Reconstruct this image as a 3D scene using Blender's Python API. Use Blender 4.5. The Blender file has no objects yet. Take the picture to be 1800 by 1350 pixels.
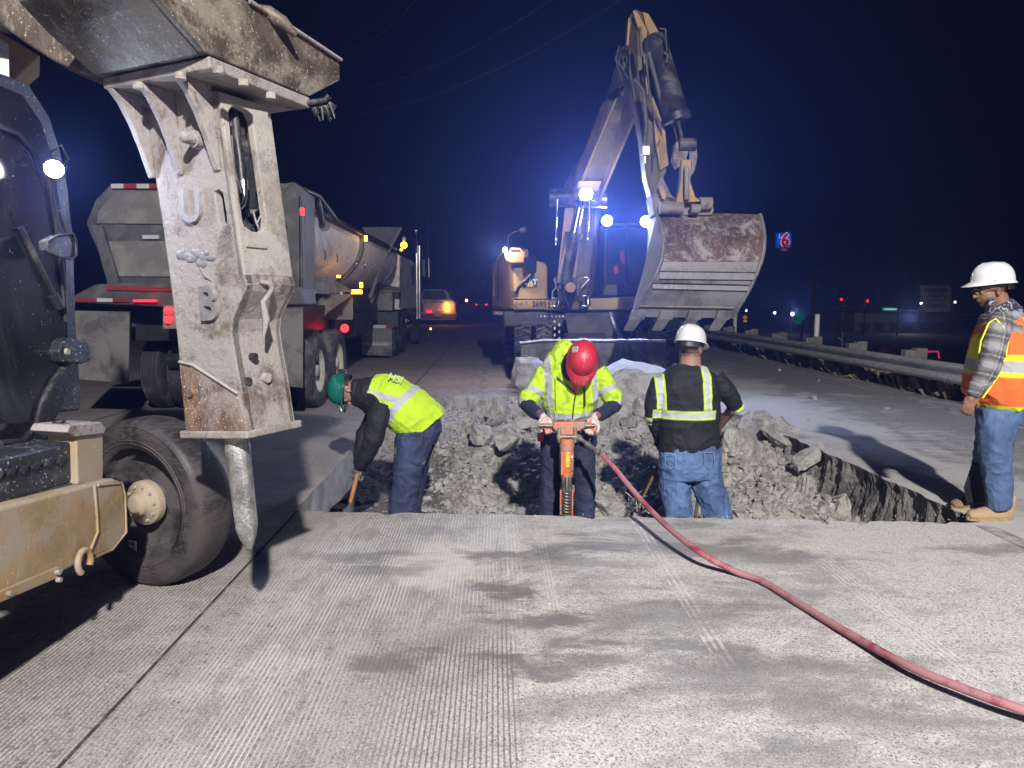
import bpy, bmesh, math, random
import numpy as np
from mathutils import Vector, Matrix, geometry, noise
random.seed(7); rng = np.random.RandomState(11)
R = math.radians; HAZE = .0085
scene = bpy.context.scene; COL = scene.collection
# ---------------------------------------------------------------- camera, world, lamps
FPX = 1250.0; PITCH = math.atan(150/FPX); CH = 1.55      # focal length in pixels of an 1800 px wide frame, pitch, eye height
cd = bpy.data.cameras.new('camera'); cam = bpy.data.objects.new('camera', cd); COL.objects.link(cam)
cd.sensor_width = 36; cd.lens = 36*FPX/1800; cd.clip_start = .05; cd.clip_end = 2000
cam.location = (0, 0, CH); cam.rotation_euler = (math.pi/2-PITCH, 0, 0); scene.camera = cam
w = bpy.data.worlds.new('World'); scene.world = w; w.use_nodes = True
nt = w.node_tree; bg = nt.nodes['Background']
sky = nt.nodes.new('ShaderNodeTexSky'); sky.sky_type = 'NISHITA'; sky.sun_disc = False
sky.sun_elevation = R(-4); sky.sun_rotation = R(170); sky.air_density = 1.5; sky.dust_density = .5
mx = nt.nodes.new('ShaderNodeMix'); mx.data_type = 'RGBA'; mx.inputs[0].default_value = .985
mx.inputs[7].default_value = (.0005, .0007, .0030, 1)
nt.links.new(sky.outputs[0], mx.inputs[6]); nt.links.new(mx.outputs[2], bg.inputs[0]); bg.inputs[1].default_value = 1.0
vs = scene.view_settings; vs.view_transform = 'Standard'; vs.look = 'None'; vs.exposure = 0; vs.gamma = 1
scene.cycles.use_denoising = True; scene.cycles.max_bounces = 6; scene.cycles.sample_clamp_indirect = 4
def lamp(name, kind, loc, power, color, target=None, spot=100, blend=.5, radius=.06):
    l = bpy.data.lights.new(name, kind); l.energy = power; l.color = color
    o = bpy.data.objects.new(name, l); COL.objects.link(o); o.location = loc
    l.shadow_soft_size = radius
    if kind == 'SPOT':
        l.spot_size = R(spot); l.spot_blend = blend
    if target is not None:
        o.rotation_euler = (Vector(target)-Vector(loc)).to_track_quat('-Z', 'Y').to_euler()
    return o
# the work-light tower behind the photographer, whose shadows run up the road
lamp('light_tower_lamp', 'SPOT', (1.6, -6.2, 7.3), 14500, (1, .945, .895), (.5, 6.2, 0), 86, .4, .16)

def at(px, py, Y):
    u = (px-900)/FPX; v = (675-py)/FPX
    d = Vector((u, math.cos(PITCH)+v*math.sin(PITCH), -math.sin(PITCH)+v*math.cos(PITCH)))
    return Vector((0, 0, CH))+d*(Y/d.y)
def gnd(px, py, z=0.0):
    d = at(px, py, 1)-Vector((0, 0, CH)); return Vector((0, 0, CH))+d*((z-CH)/d.z)
def onplane(px, py, P, n):
    o = Vector((0, 0, CH)); d = at(px, py, 1)-o; n = Vector(n)
    return o+d*((Vector(P)-o).dot(n)/d.dot(n))
# ---------------------------------------------------------------- helpers
def V(*a): return Vector(a)
def frame(axis):
    z = Vector(axis).normalized(); x = z.orthogonal().normalized(); return x, z.cross(x), z
class MB:
    def __init__(s): s.v = []; s.f = []; s.s = []
    def add(s, vs_, fs, smooth=False):
        b = len(s.v); s.v += [Vector(p) for p in vs_]; s.f += [tuple(i+b for i in f) for f in fs]; s.s += [smooth]*len(fs); return s
    def box(s, c, size, M=None):
        c = Vector(c); h = [x/2 for x in size]; M = M or Matrix.Identity(3)
        ps = [c+M @ Vector((x*h[0], y*h[1], z*h[2])) for z in (-1, 1) for y in (-1, 1) for x in (-1, 1)]
        return s.add(ps, [(0, 2, 3, 1), (4, 5, 7, 6), (0, 1, 5, 4), (2, 6, 7, 3), (0, 4, 6, 2), (1, 3, 7, 5)])
    def prism(s, pts, vec):
        pts = [Vector(p) for p in pts]; vec = Vector(vec); n = len(pts)
        nrm = Vector((0, 0, 0))
        for i in range(n): nrm += pts[i].cross(pts[(i+1) % n])
        if nrm.dot(vec) > 0: pts = pts[::-1]
        q = pts+[p+vec for p in pts]
        return s.add(q, [tuple(range(n)), tuple(range(2*n-1, n-1, -1))]+[(i, i+n, (i+1) % n+n, (i+1) % n) for i in range(n)])
    def loft(s, rings, caps=True, smooth=True, closed=True):
        n = len(rings[0]); vs_ = [p for r in rings for p in r]; fs = []
        for k in range(len(rings)-1):
            for i in range(n if closed else n-1):
                j = (i+1) % n; fs.append((k*n+i, k*n+j, (k+1)*n+j, (k+1)*n+i))
        s.add(vs_, fs, smooth)
        if caps and closed:
            s.add(rings[0], [tuple(range(n-1, -1, -1))]); s.add(rings[-1], [tuple(range(n))])
        return s
    def cyl(s, p0, p1, r0, r1=None, n=16, caps=True):
        r1 = r0 if r1 is None else r1; p0 = Vector(p0); p1 = Vector(p1); x, y, z = frame(p1-p0)
        rg = lambda p, r: [p+(x*math.cos(t)+y*math.sin(t))*r for t in [2*math.pi*i/n for i in range(n)]]
        return s.loft([rg(p0, r0), rg(p1, r1)], caps)
    def lathe(s, p, axis, prof, n=28, caps=False):
        p = Vector(p); x, y, z = frame(axis)
        rings = [[p+z*h+(x*math.cos(2*math.pi*i/n)+y*math.sin(2*math.pi*i/n))*r for i in range(n)] for r, h in prof]
        return s.loft(rings, caps)
    def tube(s, path, r, n=8):
        path = [Vector(p) for p in path]; rings = []; x = None
        for i, p in enumerate(path):
            d = (path[min(i+1, len(path)-1)]-path[max(i-1, 0)]).normalized()
            x = d.orthogonal().normalized() if x is None else (x-d*x.dot(d)).normalized()
            y = d.cross(x); rr = r[i] if isinstance(r, (list, tuple)) else r
            rings.append([p+(x*math.cos(t)+y*math.sin(t))*rr for t in [2*math.pi*k/n for k in range(n)]])
        return s.loft(rings)
    def ell(s, c, rad, M=None, n=14, m=9):
        c = Vector(c); M = M or Matrix.Identity(3); rad = (rad,)*3 if isinstance(rad, (int, float)) else rad
        rings = []
        for k in range(1, m):
            a = math.pi*k/m
            rings.append([c+M @ Vector((rad[0]*math.sin(a)*math.cos(t), rad[1]*math.sin(a)*math.sin(t), -rad[2]*math.cos(a))) for t in [2*math.pi*i/n for i in range(n)]])
        b = len(s.v); s.loft(rings, False)
        s.v += [c+M @ Vector((0, 0, -rad[2])), c+M @ Vector((0, 0, rad[2]))]; B = len(s.v)-2; T = B+1; L = b+(m-2)*n
        for i in range(n):
            s.f.append((B, b+(i+1) % n, b+i)); s.f.append((T, L+i, L+(i+1) % n)); s.s += [True, True]
        return s
    def cap(s, p0, p1, r0, r1, n=12):
        p0 = Vector(p0); p1 = Vector(p1); x, y, z = frame(p1-p0); rings = []
        for c, r, a0, a1 in ((p0, r0, -80, 0), (p1, r1, 0, 80)):
            for k in range(4):
                a = R(a0+(a1-a0)*k/3); rings.append([c+z*r*math.sin(a)+(x*math.cos(t)+y*math.sin(t))*r*math.cos(a) for t in [2*math.pi*i/n for i in range(n)]])
        return s.loft(rings)
    def plate(s, outer, holes, vec, double=True):
        loops = [[Vector(p) for p in outer]]+[[Vector(p) for p in h] for h in holes]
        tris = geometry.tessellate_polygon(loops); pts = [p for l in loops for p in l]; n = len(pts); vec = Vector(vec)
        fs = []
        for t in tris:
            a, b, c = (pts[i] for i in t); up = (b-a).cross(c-a).dot(vec) > 0
            fs.append(tuple(t) if not up else tuple(t)[::-1])
        fs += [tuple(i+n for i in f)[::-1] for f in fs]
        k = 0
        for l in loops:
            m = len(l)
            for i in range(m): fs.append((k+i, k+(i+1) % m, k+(i+1) % m+n, k+i+n))
            k += m
        return s.add(pts+[p+vec for p in pts], fs)
    def build(s, name, mat_=None, parent=None, bevel=0.0, loc=None, fix=True, seg=2):
        base = Vector(loc) if loc is not None else (parent_base(parent) if parent else Vector((0, 0, 0)))
        me = bpy.data.meshes.new(name); me.from_pydata([tuple(p-base) for p in s.v], [], s.f)
        me.polygons.foreach_set('use_smooth', s.s)
        if fix:
            bm = bmesh.new(); bm.from_mesh(me); bmesh.ops.recalc_face_normals(bm, faces=bm.faces); bm.to_mesh(me); bm.free()
        if mat_: me.materials.append(mat_)
        o = bpy.data.objects.new(name, me); COL.objects.link(o)
        if parent: o.parent = parent
        else: o.location = base
        if bevel:
            b = o.modifiers.new('bevel', 'BEVEL'); b.width = bevel; b.segments = seg; b.limit_method = 'ANGLE'; b.angle_limit = R(35)
        return o
def parent_base(o):
    while o.parent: o = o.parent
    return Vector(o.location)
def tag(o, label=None, cat=None, group=None, kind=None):
    if label: o['label'] = label
    if cat: o['category'] = cat
    if group: o['group'] = group
    if kind: o['kind'] = kind
    return o
def thing(name, label, cat, loc, group=None):
    o = bpy.data.objects.new(name, None); o.empty_display_size = .2; COL.objects.link(o); o.location = loc
    return tag(o, label, cat, group)
def text(name, s, size, loc, xd, yd, m, parent=None, ext=.002, bold=0.0, base=None, align='CENTER'):
    c = bpy.data.curves.new(name, 'FONT'); c.body = s; c.size = size; c.extrude = ext; c.offset = bold; c.align_x = align; c.align_y = 'CENTER'; c.resolution_u = 3
    t = bpy.data.objects.new(name, c); COL.objects.link(t); bpy.context.view_layer.update()
    me = bpy.data.meshes.new_from_object(t.evaluated_get(bpy.context.evaluated_depsgraph_get())); bpy.data.objects.remove(t)
    xd = Vector(xd).normalized(); yd = Vector(yd); yd = (yd-xd*yd.dot(xd)).normalized(); n = xd.cross(yd)
    b = parent_base(parent) if parent else Vector((0, 0, 0))
    M = Matrix((xd, yd, n)).transposed().to_4x4(); M.translation = Vector(loc)-b; me.transform(M)
    me.materials.clear(); me.materials.append(m); me.name = name
    o = bpy.data.objects.new(name, me); COL.objects.link(o)
    if parent: o.parent = parent
    return o
# ---------------------------------------------------------------- materials
class N:
    def __init__(s, name):
        s.m = bpy.data.materials.new(name); s.m.use_nodes = True; s.t = s.m.node_tree; s.b = s.t.nodes['Principled BSDF']
        s.co = s.t.nodes.new('ShaderNodeTexCoord').outputs['Object']
    def link(s, a, b): s.t.links.new(a, b)
    def _set(s, sock, v):
        if isinstance(v, bpy.types.NodeSocket): s.link(v, sock)
        elif isinstance(v, (tuple, list)) and sock.type == 'RGBA': sock.default_value = tuple(v)+((1,) if len(v) == 3 else ())
        else: sock.default_value = v
    def math(s, op, a, b=0.0, c=0.0, clamp=False):
        n = s.t.nodes.new('ShaderNodeMath'); n.operation = op; n.use_clamp = clamp
        for i, v in enumerate((a, b, c)):
            if i < len(n.inputs): s._set(n.inputs[i], v)
        return n.outputs[0]
    def noise(s, scale, detail=4, rough=.6, dist=0.0, co=None, stretch=None):
        n = s.t.nodes.new('ShaderNodeTexNoise'); n.inputs['Scale'].default_value = scale; n.inputs['Detail'].default_value = detail
        n.inputs['Roughness'].default_value = rough; n.inputs['Distortion'].default_value = dist
        c = co or s.co
        if stretch: c = s.map(c, stretch)
        s.link(c, n.inputs['Vector']); return n.outputs['Fac']
    def map(s, c, sc=(1, 1, 1), rot=(0, 0, 0)):
        n = s.t.nodes.new('ShaderNodeMapping'); s.link(c, n.inputs[0]); n.inputs['Scale'].default_value = sc; n.inputs['Rotation'].default_value = rot; return n.outputs[0]
    def vor(s, scale, out='Distance', feature='F1', co=None, rand=1):
        n = s.t.nodes.new('ShaderNodeTexVoronoi'); n.feature = feature; n.inputs['Scale'].default_value = scale; n.inputs['Randomness'].default_value = rand
        s.link(co or s.co, n.inputs['Vector']); return n.outputs[out]
    def ramp(s, x, a, b, lo=0.0, hi=1.0):
        n = s.t.nodes.new('ShaderNodeMapRange'); n.interpolation_type = 'SMOOTHSTEP'
        for i, v in zip((0, 1, 2, 3, 4), (x, a, b, lo, hi)): s._set(n.inputs[i], v)
        return n.outputs[0]
    def mix(s, f, a, b, mode='MIX'):
        n = s.t.nodes.new('ShaderNodeMix'); n.data_type = 'RGBA'; n.blend_type = mode; n.clamp_factor = True
        s._set(n.inputs[0], f); s._set(n.inputs[6], a); s._set(n.inputs[7], b); return n.outputs[2]
    def sep(s, c=None):
        n = s.t.nodes.new('ShaderNodeSeparateXYZ'); s.link(c or s.co, n.inputs[0]); return n.outputs
    def done(s, col, rough=.6, metal=0.0, bump=None, bs=.3, bd=.01):
        s._set(s.b.inputs['Base Color'], col); s._set(s.b.inputs['Roughness'], rough); s._set(s.b.inputs['Metallic'], metal)
        if bump is not None:
            n = s.t.nodes.new('ShaderNodeBump'); n.inputs['Strength'].default_value = bs; n.inputs['Distance'].default_value = bd
            s.link(bump, n.inputs['Height']); s.link(n.outputs[0], s.b.inputs['Normal'])
        return s.m
def grime(name, col, rough=.55, metal=0.0, var=.25, scale=4, dust=None, damt=.4, dscale=3, speck=None, sscale=90, samt=.5, bs=.25, bscale=25, bd=.01, streak=None):
    n = N(name)
    a = n.noise(scale, 5); c = n.mix(n.ramp(a, .3, .7), [x*(1-var) for x in col], [min(1, x*(1+var)) for x in col])
    fine = n.noise(bscale*3, 5, .7)
    if streak: c = n.mix(n.ramp(n.noise(streak[1], 4, .7, stretch=streak[2]), .5, .75, 0, streak[3] if len(streak) > 3 else .7), c, streak[0])
    f = None
    if dust:
        d = n.noise(dscale, 6, .65, .6); d2 = n.math('ADD', d, n.math('MULTIPLY', n.math('SUBTRACT', fine, .5), .35))
        f = n.ramp(d2, .62-damt*.5, .8-damt*.5); c = n.mix(n.math('MULTIPLY', f, .85), c, dust)
    if speck:
        sp = n.noise(sscale, 2, .5); c = n.mix(n.ramp(sp, .74-samt*.12, .78-samt*.12), c, speck)
    r = n.math('ADD', rough, n.math('MULTIPLY', n.math('SUBTRACT', a, .5), .3))
    if f is not None: r = n.math('ADD', r, n.math('MULTIPLY', f, .25), clamp=True)
    b = n.math('ADD', n.noise(bscale, 5, .7), n.math('MULTIPLY', fine, .3))
    return n.done(c, r, metal, b, bs, bd)
def flat(name, col, rough=.5, metal=0.0, **k): return grime(name, col, rough, metal, .08, 6, bs=.08, **k)
def emit(name, col, s):
    n = N(name); n.b.inputs['Base Color'].default_value = tuple(col)+(1,); n.b.inputs['Emission Color'].default_value = tuple(col)+(1,); n.b.inputs['Emission Strength'].default_value = s; return n.m
def reflector(name, col): return flat(name, col, .35)
DUST = (.36, .35, .33)
M = {}
M['rubber'] = grime('worn_rubber', (.022, .022, .024), .75, 0, .3, 5, dust=(.17, .155, .145), damt=.25, bs=.3)
M['rubber_smooth'] = grime('dusty_tyre', (.018, .015, .015), .55, 0, .35, 3, dust=(.052, .043, .042), damt=.5, bs=.15, streak=((.22, .21, .2), 16, (1, 1, 7), .35))
M['black'] = grime('black_plastic', (.015, .015, .017), .45, 0, .3, 6, dust=(.12, .115, .11), damt=.2)
M['steel_grey'] = grime('painted_grey_steel', (.06, .06, .058), .6, .2, .25, 4, dust=(.14, .135, .12), damt=.35)
M['chrome'] = flat('bright_metal', (.6, .6, .6), .2, 1.0)
M['metal'] = grime('worn_bare_metal', (.35, .34, .33), .4, .8, .3, 12, bs=.3)
M['white'] = grime('dusty_white_paint', (.62, .6, .57), .45, 0, .12, 2, dust=(.33, .3, .27), damt=.3, bs=.08)
M['yellow'] = grime('machine_yellow_paint', (.27, .18, .085), .5, 0, .18, 3, dust=(.27, .23, .17), damt=.45, speck=(.42, .39, .32), sscale=70, samt=.4, bs=.25)
M['yellow_clean'] = grime('dull_yellow_paint', (.36, .235, .075), .5, 0, .2, 2, dust=(.27, .215, .13), damt=.35, bs=.1)
M['darkmetal'] = grime('oily_dark_metal', (.03, .032, .036), .45, .4, .4, 9, dust=(.16, .155, .15), damt=.3, bs=.4)
M['lamp'] = emit('lit_lamp_lens', (.85, .92, 1), 60)
M['red_lit'] = emit('lit_red_lens', (1, .015, .02), 6)
M['amber_lit'] = emit('lit_amber_lens', (1, .42, .02), 9)
M['refl_red'] = reflector('red_reflective_tape', (.22, .03, .035)); M['refl_white'] = reflector('white_reflective_tape', (.42, .42, .42))
M['glass'] = None
n = N('speckled_cab_glass')
sp = n.noise(30, 3, .6, .6, stretch=(1, 1, .7)); sp2 = n.noise(85, 2, .6); big = n.noise(2.2, 4)
k = n.math('MAXIMUM', n.ramp(sp, .735, .76, 0, .8), n.ramp(sp2, .70, .74, 0, .7)); k = n.math('MULTIPLY', k, n.ramp(big, .38, .62, .1, 1))
c = n.mix(n.ramp(big, .4, .75, 0, .6), (.006, .007, .009), (.03, .03, .032)); film = n.noise(3.5, 6, .75, 1.2, stretch=(1, 1, .4)); c = n.mix(n.ramp(film, .45, .75, 0, .5), c, (.06, .06, .062)); c = n.mix(k, c, (.42, .43, .45))
n.done(c, n.math('ADD', .12, n.math('MULTIPLY', k, .6), clamp=True)); M['glass'] = n.m
M['speckpaint'] = grime('splattered_dark_paint', (.018, .02, .026), .45, 0, .3, 5, speck=(.36, .36, .37), sscale=75, samt=.75, dust=(.1, .1, .11), damt=.2)
# ---------------------------------------------------------------- ground and pit
LD = Vector((-.024, 1, 0)).normalized()                    # the road runs a touch left of straight ahead
n = N('grooved_dusty_concrete'); x, y, z = n.sep()
xr = n.math('ADD', x, n.math('MULTIPLY', y, .024))
def smear(sc, st, d=1.2): return n.noise(sc, 6, .62, d, stretch=st)
patch = smear(.5, (1, 1.4, 1), .3); sw = n.noise(1.9, 9, .72, .35, stretch=(.75, 1.5, 1)); sw2 = n.noise(6.5, 7, .74, .3, stretch=(.6, 1.3, 1))
fine = n.noise(120, 4, .75); pep = n.vor(150, 'Color'); grit = n.math('ADD', n.math('MULTIPLY', n.noise(330, 2, .6), .5), n.math('MULTIPLY', n.sep(pep)[0], .5))
d = n.math('ADD', n.math('MULTIPLY', patch, .45), n.math('ADD', n.math('MULTIPLY', sw, .42), n.math('MULTIPLY', sw2, .22)))
d = n.math('ADD', d, n.math('MULTIPLY', n.math('SUBTRACT', fine, .5), .16))
stain = n.math('MULTIPLY', n.ramp(n.noise(1.25, 7, .7, .5, stretch=(.8, 1.5, 1)), .54, .66), n.ramp(y, 5.3, 4.4)); d = n.math('SUBTRACT', d, n.math('MULTIPLY', stain, .11)); dust = n.ramp(d, .43, .60)
agg = n.vor(36, 'Color'); ar = n.sep(agg)[0]; ad = n.vor(36, 'Distance'); asz = n.ramp(n.math('ADD', ad, n.math('MULTIPLY', n.sep(agg)[1], .22)), .40, .46, 1, 0)
isagg = n.math('MULTIPLY', n.ramp(ar, .62, .66), asz)
old = n.ramp(xr, -1.2, .9, 1, .18); old = n.math('MULTIPLY', old, n.ramp(y, 7, 3.2, .25, 1))
cem = n.mix(n.ramp(fine, .32, .68), (.15, .135, .12), (.42, .385, .35)); cem = n.mix(n.ramp(n.sep(pep)[1], .80, .86, 0, .6), cem, (.07, .065, .065)); cem = n.mix(n.math('MULTIPLY', isagg, n.math('MULTIPLY', old, n.ramp(sw, .35, .55, .55, 1))), cem, n.mix(ar, (.035, .038, .046), (.15, .12, .10)))
dusty = n.mix(n.ramp(grit, .2, .8), (.36, .345, .33), (.62, .60, .58)); dusty = n.mix(n.math('MULTIPLY', n.ramp(n.sep(pep)[1], .86, .90), n.ramp(y, 5.2, 3.0, .1, .75)), dusty, (.11, .10, .10)); dark = n.mix(n.ramp(fine, .3, .7), (.13, .127, .13), (.30, .295, .295))
dust = n.math('ADD', dust, n.ramp(x, .8, 2.4, 0, .3), clamp=True); new = n.mix(dust, dark, dusty)
leftm = n.ramp(xr, -.95, .35, 0, 1); leftm = n.math('MAXIMUM', n.math('MULTIPLY', n.ramp(d, .5, .58), .3), leftm)
c = n.mix(leftm, cem, new)
pitch_g = n.math('FRACT', n.math('MULTIPLY', n.math('ADD', xr, n.math('MULTIPLY', n.noise(1.3, 2), .006)), 49))
g = n.ramp(n.math('ABSOLUTE', n.math('SUBTRACT', pitch_g, .5)), .10, .24, 1, 0)
gm = n.ramp(xr, .05, .12, 1, 0); patchy = n.math('MULTIPLY', n.ramp(n.noise(1.1, 4, .6, stretch=(.8, .8, 1)), .56, .66), n.ramp(sw2, .45, .6)); gm = n.math('MAXIMUM', gm, n.math('MULTIPLY', patchy, .5))
g = n.math('MULTIPLY', g, gm); gw = n.math('MULTIPLY', n.ramp(n.math('ADD', xr, n.math('MULTIPLY', sw, .8)), -1.3, -.5, 0, 1), n.ramp(n.noise(9, 5, .7, stretch=(1, .3, 1)), .36, .56, .25, .95))
gdk = n.math('MULTIPLY', n.ramp(y, 3.5, 2.9), n.ramp(xr, -.9, -.2)); gw = n.math('MULTIPLY', gw, n.math('SUBTRACT', 1, gdk)); gcol = n.mix(gw, (.07, .066, .064), (.68, .66, .64)); c = n.mix(n.math('MULTIPLY', g, n.math('ADD', .42, n.math('MULTIPLY', fine, .4))), c, gcol)
# two bundles of saw scratches running away from the camera, and a pale heap mark
def scratch(x0, slope, wdt, num, y0, y1):
    u = n.math('DIVIDE', n.math('SUBTRACT', n.math('SUBTRACT', x, x0), n.math('MULTIPLY', y, slope)), wdt)
    a = n.math('MULTIPLY', n.ramp(n.math('ABSOLUTE', u), .9, 1.0, 1, 0), n.ramp(n.math('FRACT', n.math('MULTIPLY', u, num)), .4, .6, 0, 1))
    return n.math('MULTIPLY', a, n.math('MULTIPLY', n.ramp(y, y0, y0+.4), n.ramp(y, y1, y1-.3)))
for a in ((.105, -.024, .05, 2.0, 3.0, 5.2), (.98, -.02, .05, 1.5, 2.7, 5.2), (1.95, -.02, .07, 2.5, 2.6, 5.2), (.3, -.024, .03, 1.5, 3.2, 5.2)):
    c = n.mix(n.math('MULTIPLY', scratch(*a), n.ramp(n.noise(14, 5, .7), .38, .60, .0, .7)), c, (.62, .6, .58))
hx = n.math('POWER', n.math('DIVIDE', n.math('ADD', x, .42), .26), 2); hy = n.math('POWER', n.math('DIVIDE', n.math('SUBTRACT', y, 4.05), .34), 2)
c = n.mix(n.math('MULTIPLY', n.ramp(n.math('ADD', n.math('ADD', hx, hy), n.math('MULTIPLY', n.math('SUBTRACT', sw2, .5), 5)), .2, 1.9, 1, 0), .65), c, (.58, .53, .46))
st_ = None; wx = n.math('ADD', x, n.math('MULTIPLY', n.math('SUBTRACT', sw2, .5), .9)); wy = n.math('ADD', y, n.math('MULTIPLY', n.math('SUBTRACT', sw, .5), .8))
for a_, b_, rx_, ry_, s_ in [(-0.1, 4.18, 0.22, 0.1, 0.8), (-0.03, 3.63, 0.12, 0.16, 0.9), (0.17, 3.32, 0.3, 0.07, 0.85), (0.37, 4.09, 0.35, 0.1, 0.55), (1.17, 4.28, 0.3, 0.12, 0.7), (1.63, 4.18, 0.28, 0.12, 0.65), (2.98, 4.28, 0.35, 0.1, 0.6), (0.07, 2.88, 0.22, 0.06, 0.85), (0.28, 2.96, 0.14, 0.07, 0.7), (-0.51, 2.86, 0.14, 0.1, 0.8), (-0.9, 4.18, 0.3, 0.09, 0.6), (-0.72, 3.91, 0.22, 0.08, 0.6), (0.82, 3.35, 0.35, 0.12, 0.5), (0.9, 2.86, 0.22, 0.1, 0.5), (1.4, 2.86, 0.3, 0.08, 0.55), (1.4, 2.49, 0.25, 0.08, 0.45), (0.24, 2.6, 0.2, 0.08, 0.5), (-0.54, 4.67, 0.2, 0.1, 0.4)]:
    q_ = n.math('ADD', n.math('POWER', n.math('ABSOLUTE', n.math('DIVIDE', n.math('SUBTRACT', wx, a_), rx_)), 2), n.math('POWER', n.math('ABSOLUTE', n.math('DIVIDE', n.math('SUBTRACT', wy, b_), ry_)), 2)); q_ = n.ramp(q_, .0, 2.6, s_, 0); st_ = q_ if st_ is None else n.math('MAXIMUM', st_, q_)
st_ = n.math('MULTIPLY', st_, n.ramp(n.math('ADD', fine, n.math('MULTIPLY', sw2, .6)), .45, .85, .55, 1))
c = n.mix(st_, c, (.125, .12, .122))
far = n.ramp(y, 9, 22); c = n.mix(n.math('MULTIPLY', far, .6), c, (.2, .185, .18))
h = n.math('ADD', n.math('MULTIPLY', g, -.6), n.math('ADD', n.math('MULTIPLY', fine, .35), n.math('MULTIPLY', sw2, .5)))
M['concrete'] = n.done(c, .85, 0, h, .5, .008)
M['slab_face'] = grime('sawn_concrete_face', (.36, .355, .34), .85, 0, .2, 6, dust=(.17, .165, .16), damt=.3, bs=.5, bscale=18, streak=((.2, .2, .2), 9, (6, 6, .6), .6))
n = N('dusty_asphalt'); x, y, z = n.sep()
sw = n.noise(.9, 6, .6, 1.4, stretch=(1, .55, 1)); sw2 = n.noise(3, 5, .6, 1.2, stretch=(.6, 1.6, 1)); fine = n.noise(160, 3, .7); st = n.vor(110, 'Color')
base = n.mix(n.sep(st)[0], (.14, .135, .13), (.33, .32, .305)); 
dm = n.math('ADD', n.math('ADD', n.math('MULTIPLY', sw, .6), n.math('MULTIPLY', sw2, .4)), n.math('MULTIPLY', n.math('SUBTRACT', fine, .5), .2))
near = n.ramp(x, 5.8, 3.4, -.02, .17); dm = n.math('ADD', dm, near)
c = n.mix(n.math('MULTIPLY', n.ramp(dm, .49, .66), .8), base, n.mix(fine, (.42, .41, .40), (.62, .61, .595)))
M['asphalt'] = n.done(c, .9, 0, n.math('ADD', fine, n.math('MULTIPLY', n.sep(st)[0], .4)), .5, .006)
M['asphalt_edge'] = grime('broken_asphalt_edge', (.095, .09, .083), .9, 0, .5, 8, dust=(.32, .305, .28), damt=.5, bs=1, bscale=30, bd=.03, streak=((.17, .16, .15), 12, (5, 5, .8), .7))
n = N('rubble_soil'); x, y, z = n.sep(); f1 = n.noise(14, 6, .7); f2 = n.noise(90, 4, .7); v = n.vor(26, 'Color')
c = n.mix(n.ramp(f1, .3, .7), (.28, .262, .232), (.47, .448, .405)); c = n.mix(n.ramp(f2, .5, .72, 0, .8), c, (.62, .61, .57)); c = n.mix(n.ramp(n.sep(v)[0], .8, .86, 0, .6), c, (.12, .11, .105))
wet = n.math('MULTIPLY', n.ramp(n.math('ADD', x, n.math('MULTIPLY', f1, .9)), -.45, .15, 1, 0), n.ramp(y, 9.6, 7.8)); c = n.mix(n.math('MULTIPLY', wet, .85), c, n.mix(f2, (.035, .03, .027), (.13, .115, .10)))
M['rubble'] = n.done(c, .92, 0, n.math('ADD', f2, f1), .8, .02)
M['chunk'] = grime('broken_concrete', (.38, .365, .335), .9, 0, .35, 9, dust=(.58, .565, .525), damt=.4, speck=(.10, .095, .085), sscale=75, samt=.9, bs=1, bscale=40, bd=.03)
M['chunk_pale'] = grime('ground_slab_surface', (.36, .37, .38), .8, 0, .15, 5, dust=(.5, .5, .5), damt=.3, bs=.4, bscale=30)
M['paint_line'] = grime('worn_white_road_paint', (.42, .41, .39), .8, 0, .3, 12, dust=(.16, .155, .15), damt=.45, dscale=9, bs=.3)
M['soil'] = grime('dark_roadside_soil', (.03, .027, .022), .95, 0, .5, 3, bs=.8)

def rx(X, Y): return X-.024*Y                              # a line along the road
LX, RX = -1.48, 3.40
def wob(a, b, n_, amp, seed):
    r = random.Random(seed); return [V(0, -abs(r.gauss(0, .035))*(seed == 1)*(r.random() < .3), 0)+Vector(a).lerp(Vector(b), i/n_)+Vector((r.uniform(-amp, amp), r.uniform(-amp, amp), 0)) for i in range(n_)]
hole = wob((rx(LX, 5.08), 5.08, 0), (rx(RX, 4.72), 4.80, 0), 70, .012, 1)          # near edge, left to right
hole += wob((rx(RX, 4.8), 4.80, 0), (rx(RX, 9.4)-.1, 9.4, 0), 60, .022, 2)
hole += wob((rx(RX, 9.4)-.1, 9.4, 0), (1.6, 11.0, 0), 20, .06, 3)+wob((1.6, 11.0, 0), (rx(LX, 11.5), 11.45, 0), 40, .035, 4)
hole += wob((rx(LX, 11.45), 11.45, 0), (rx(LX, 5.08), 5.08, 0), 50, .004, 5)
outer = [V(-26, -8, 0), V(rx(RX, -8), -8, 0), V(rx(RX, 4.8), 4.8, 0)]
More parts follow.
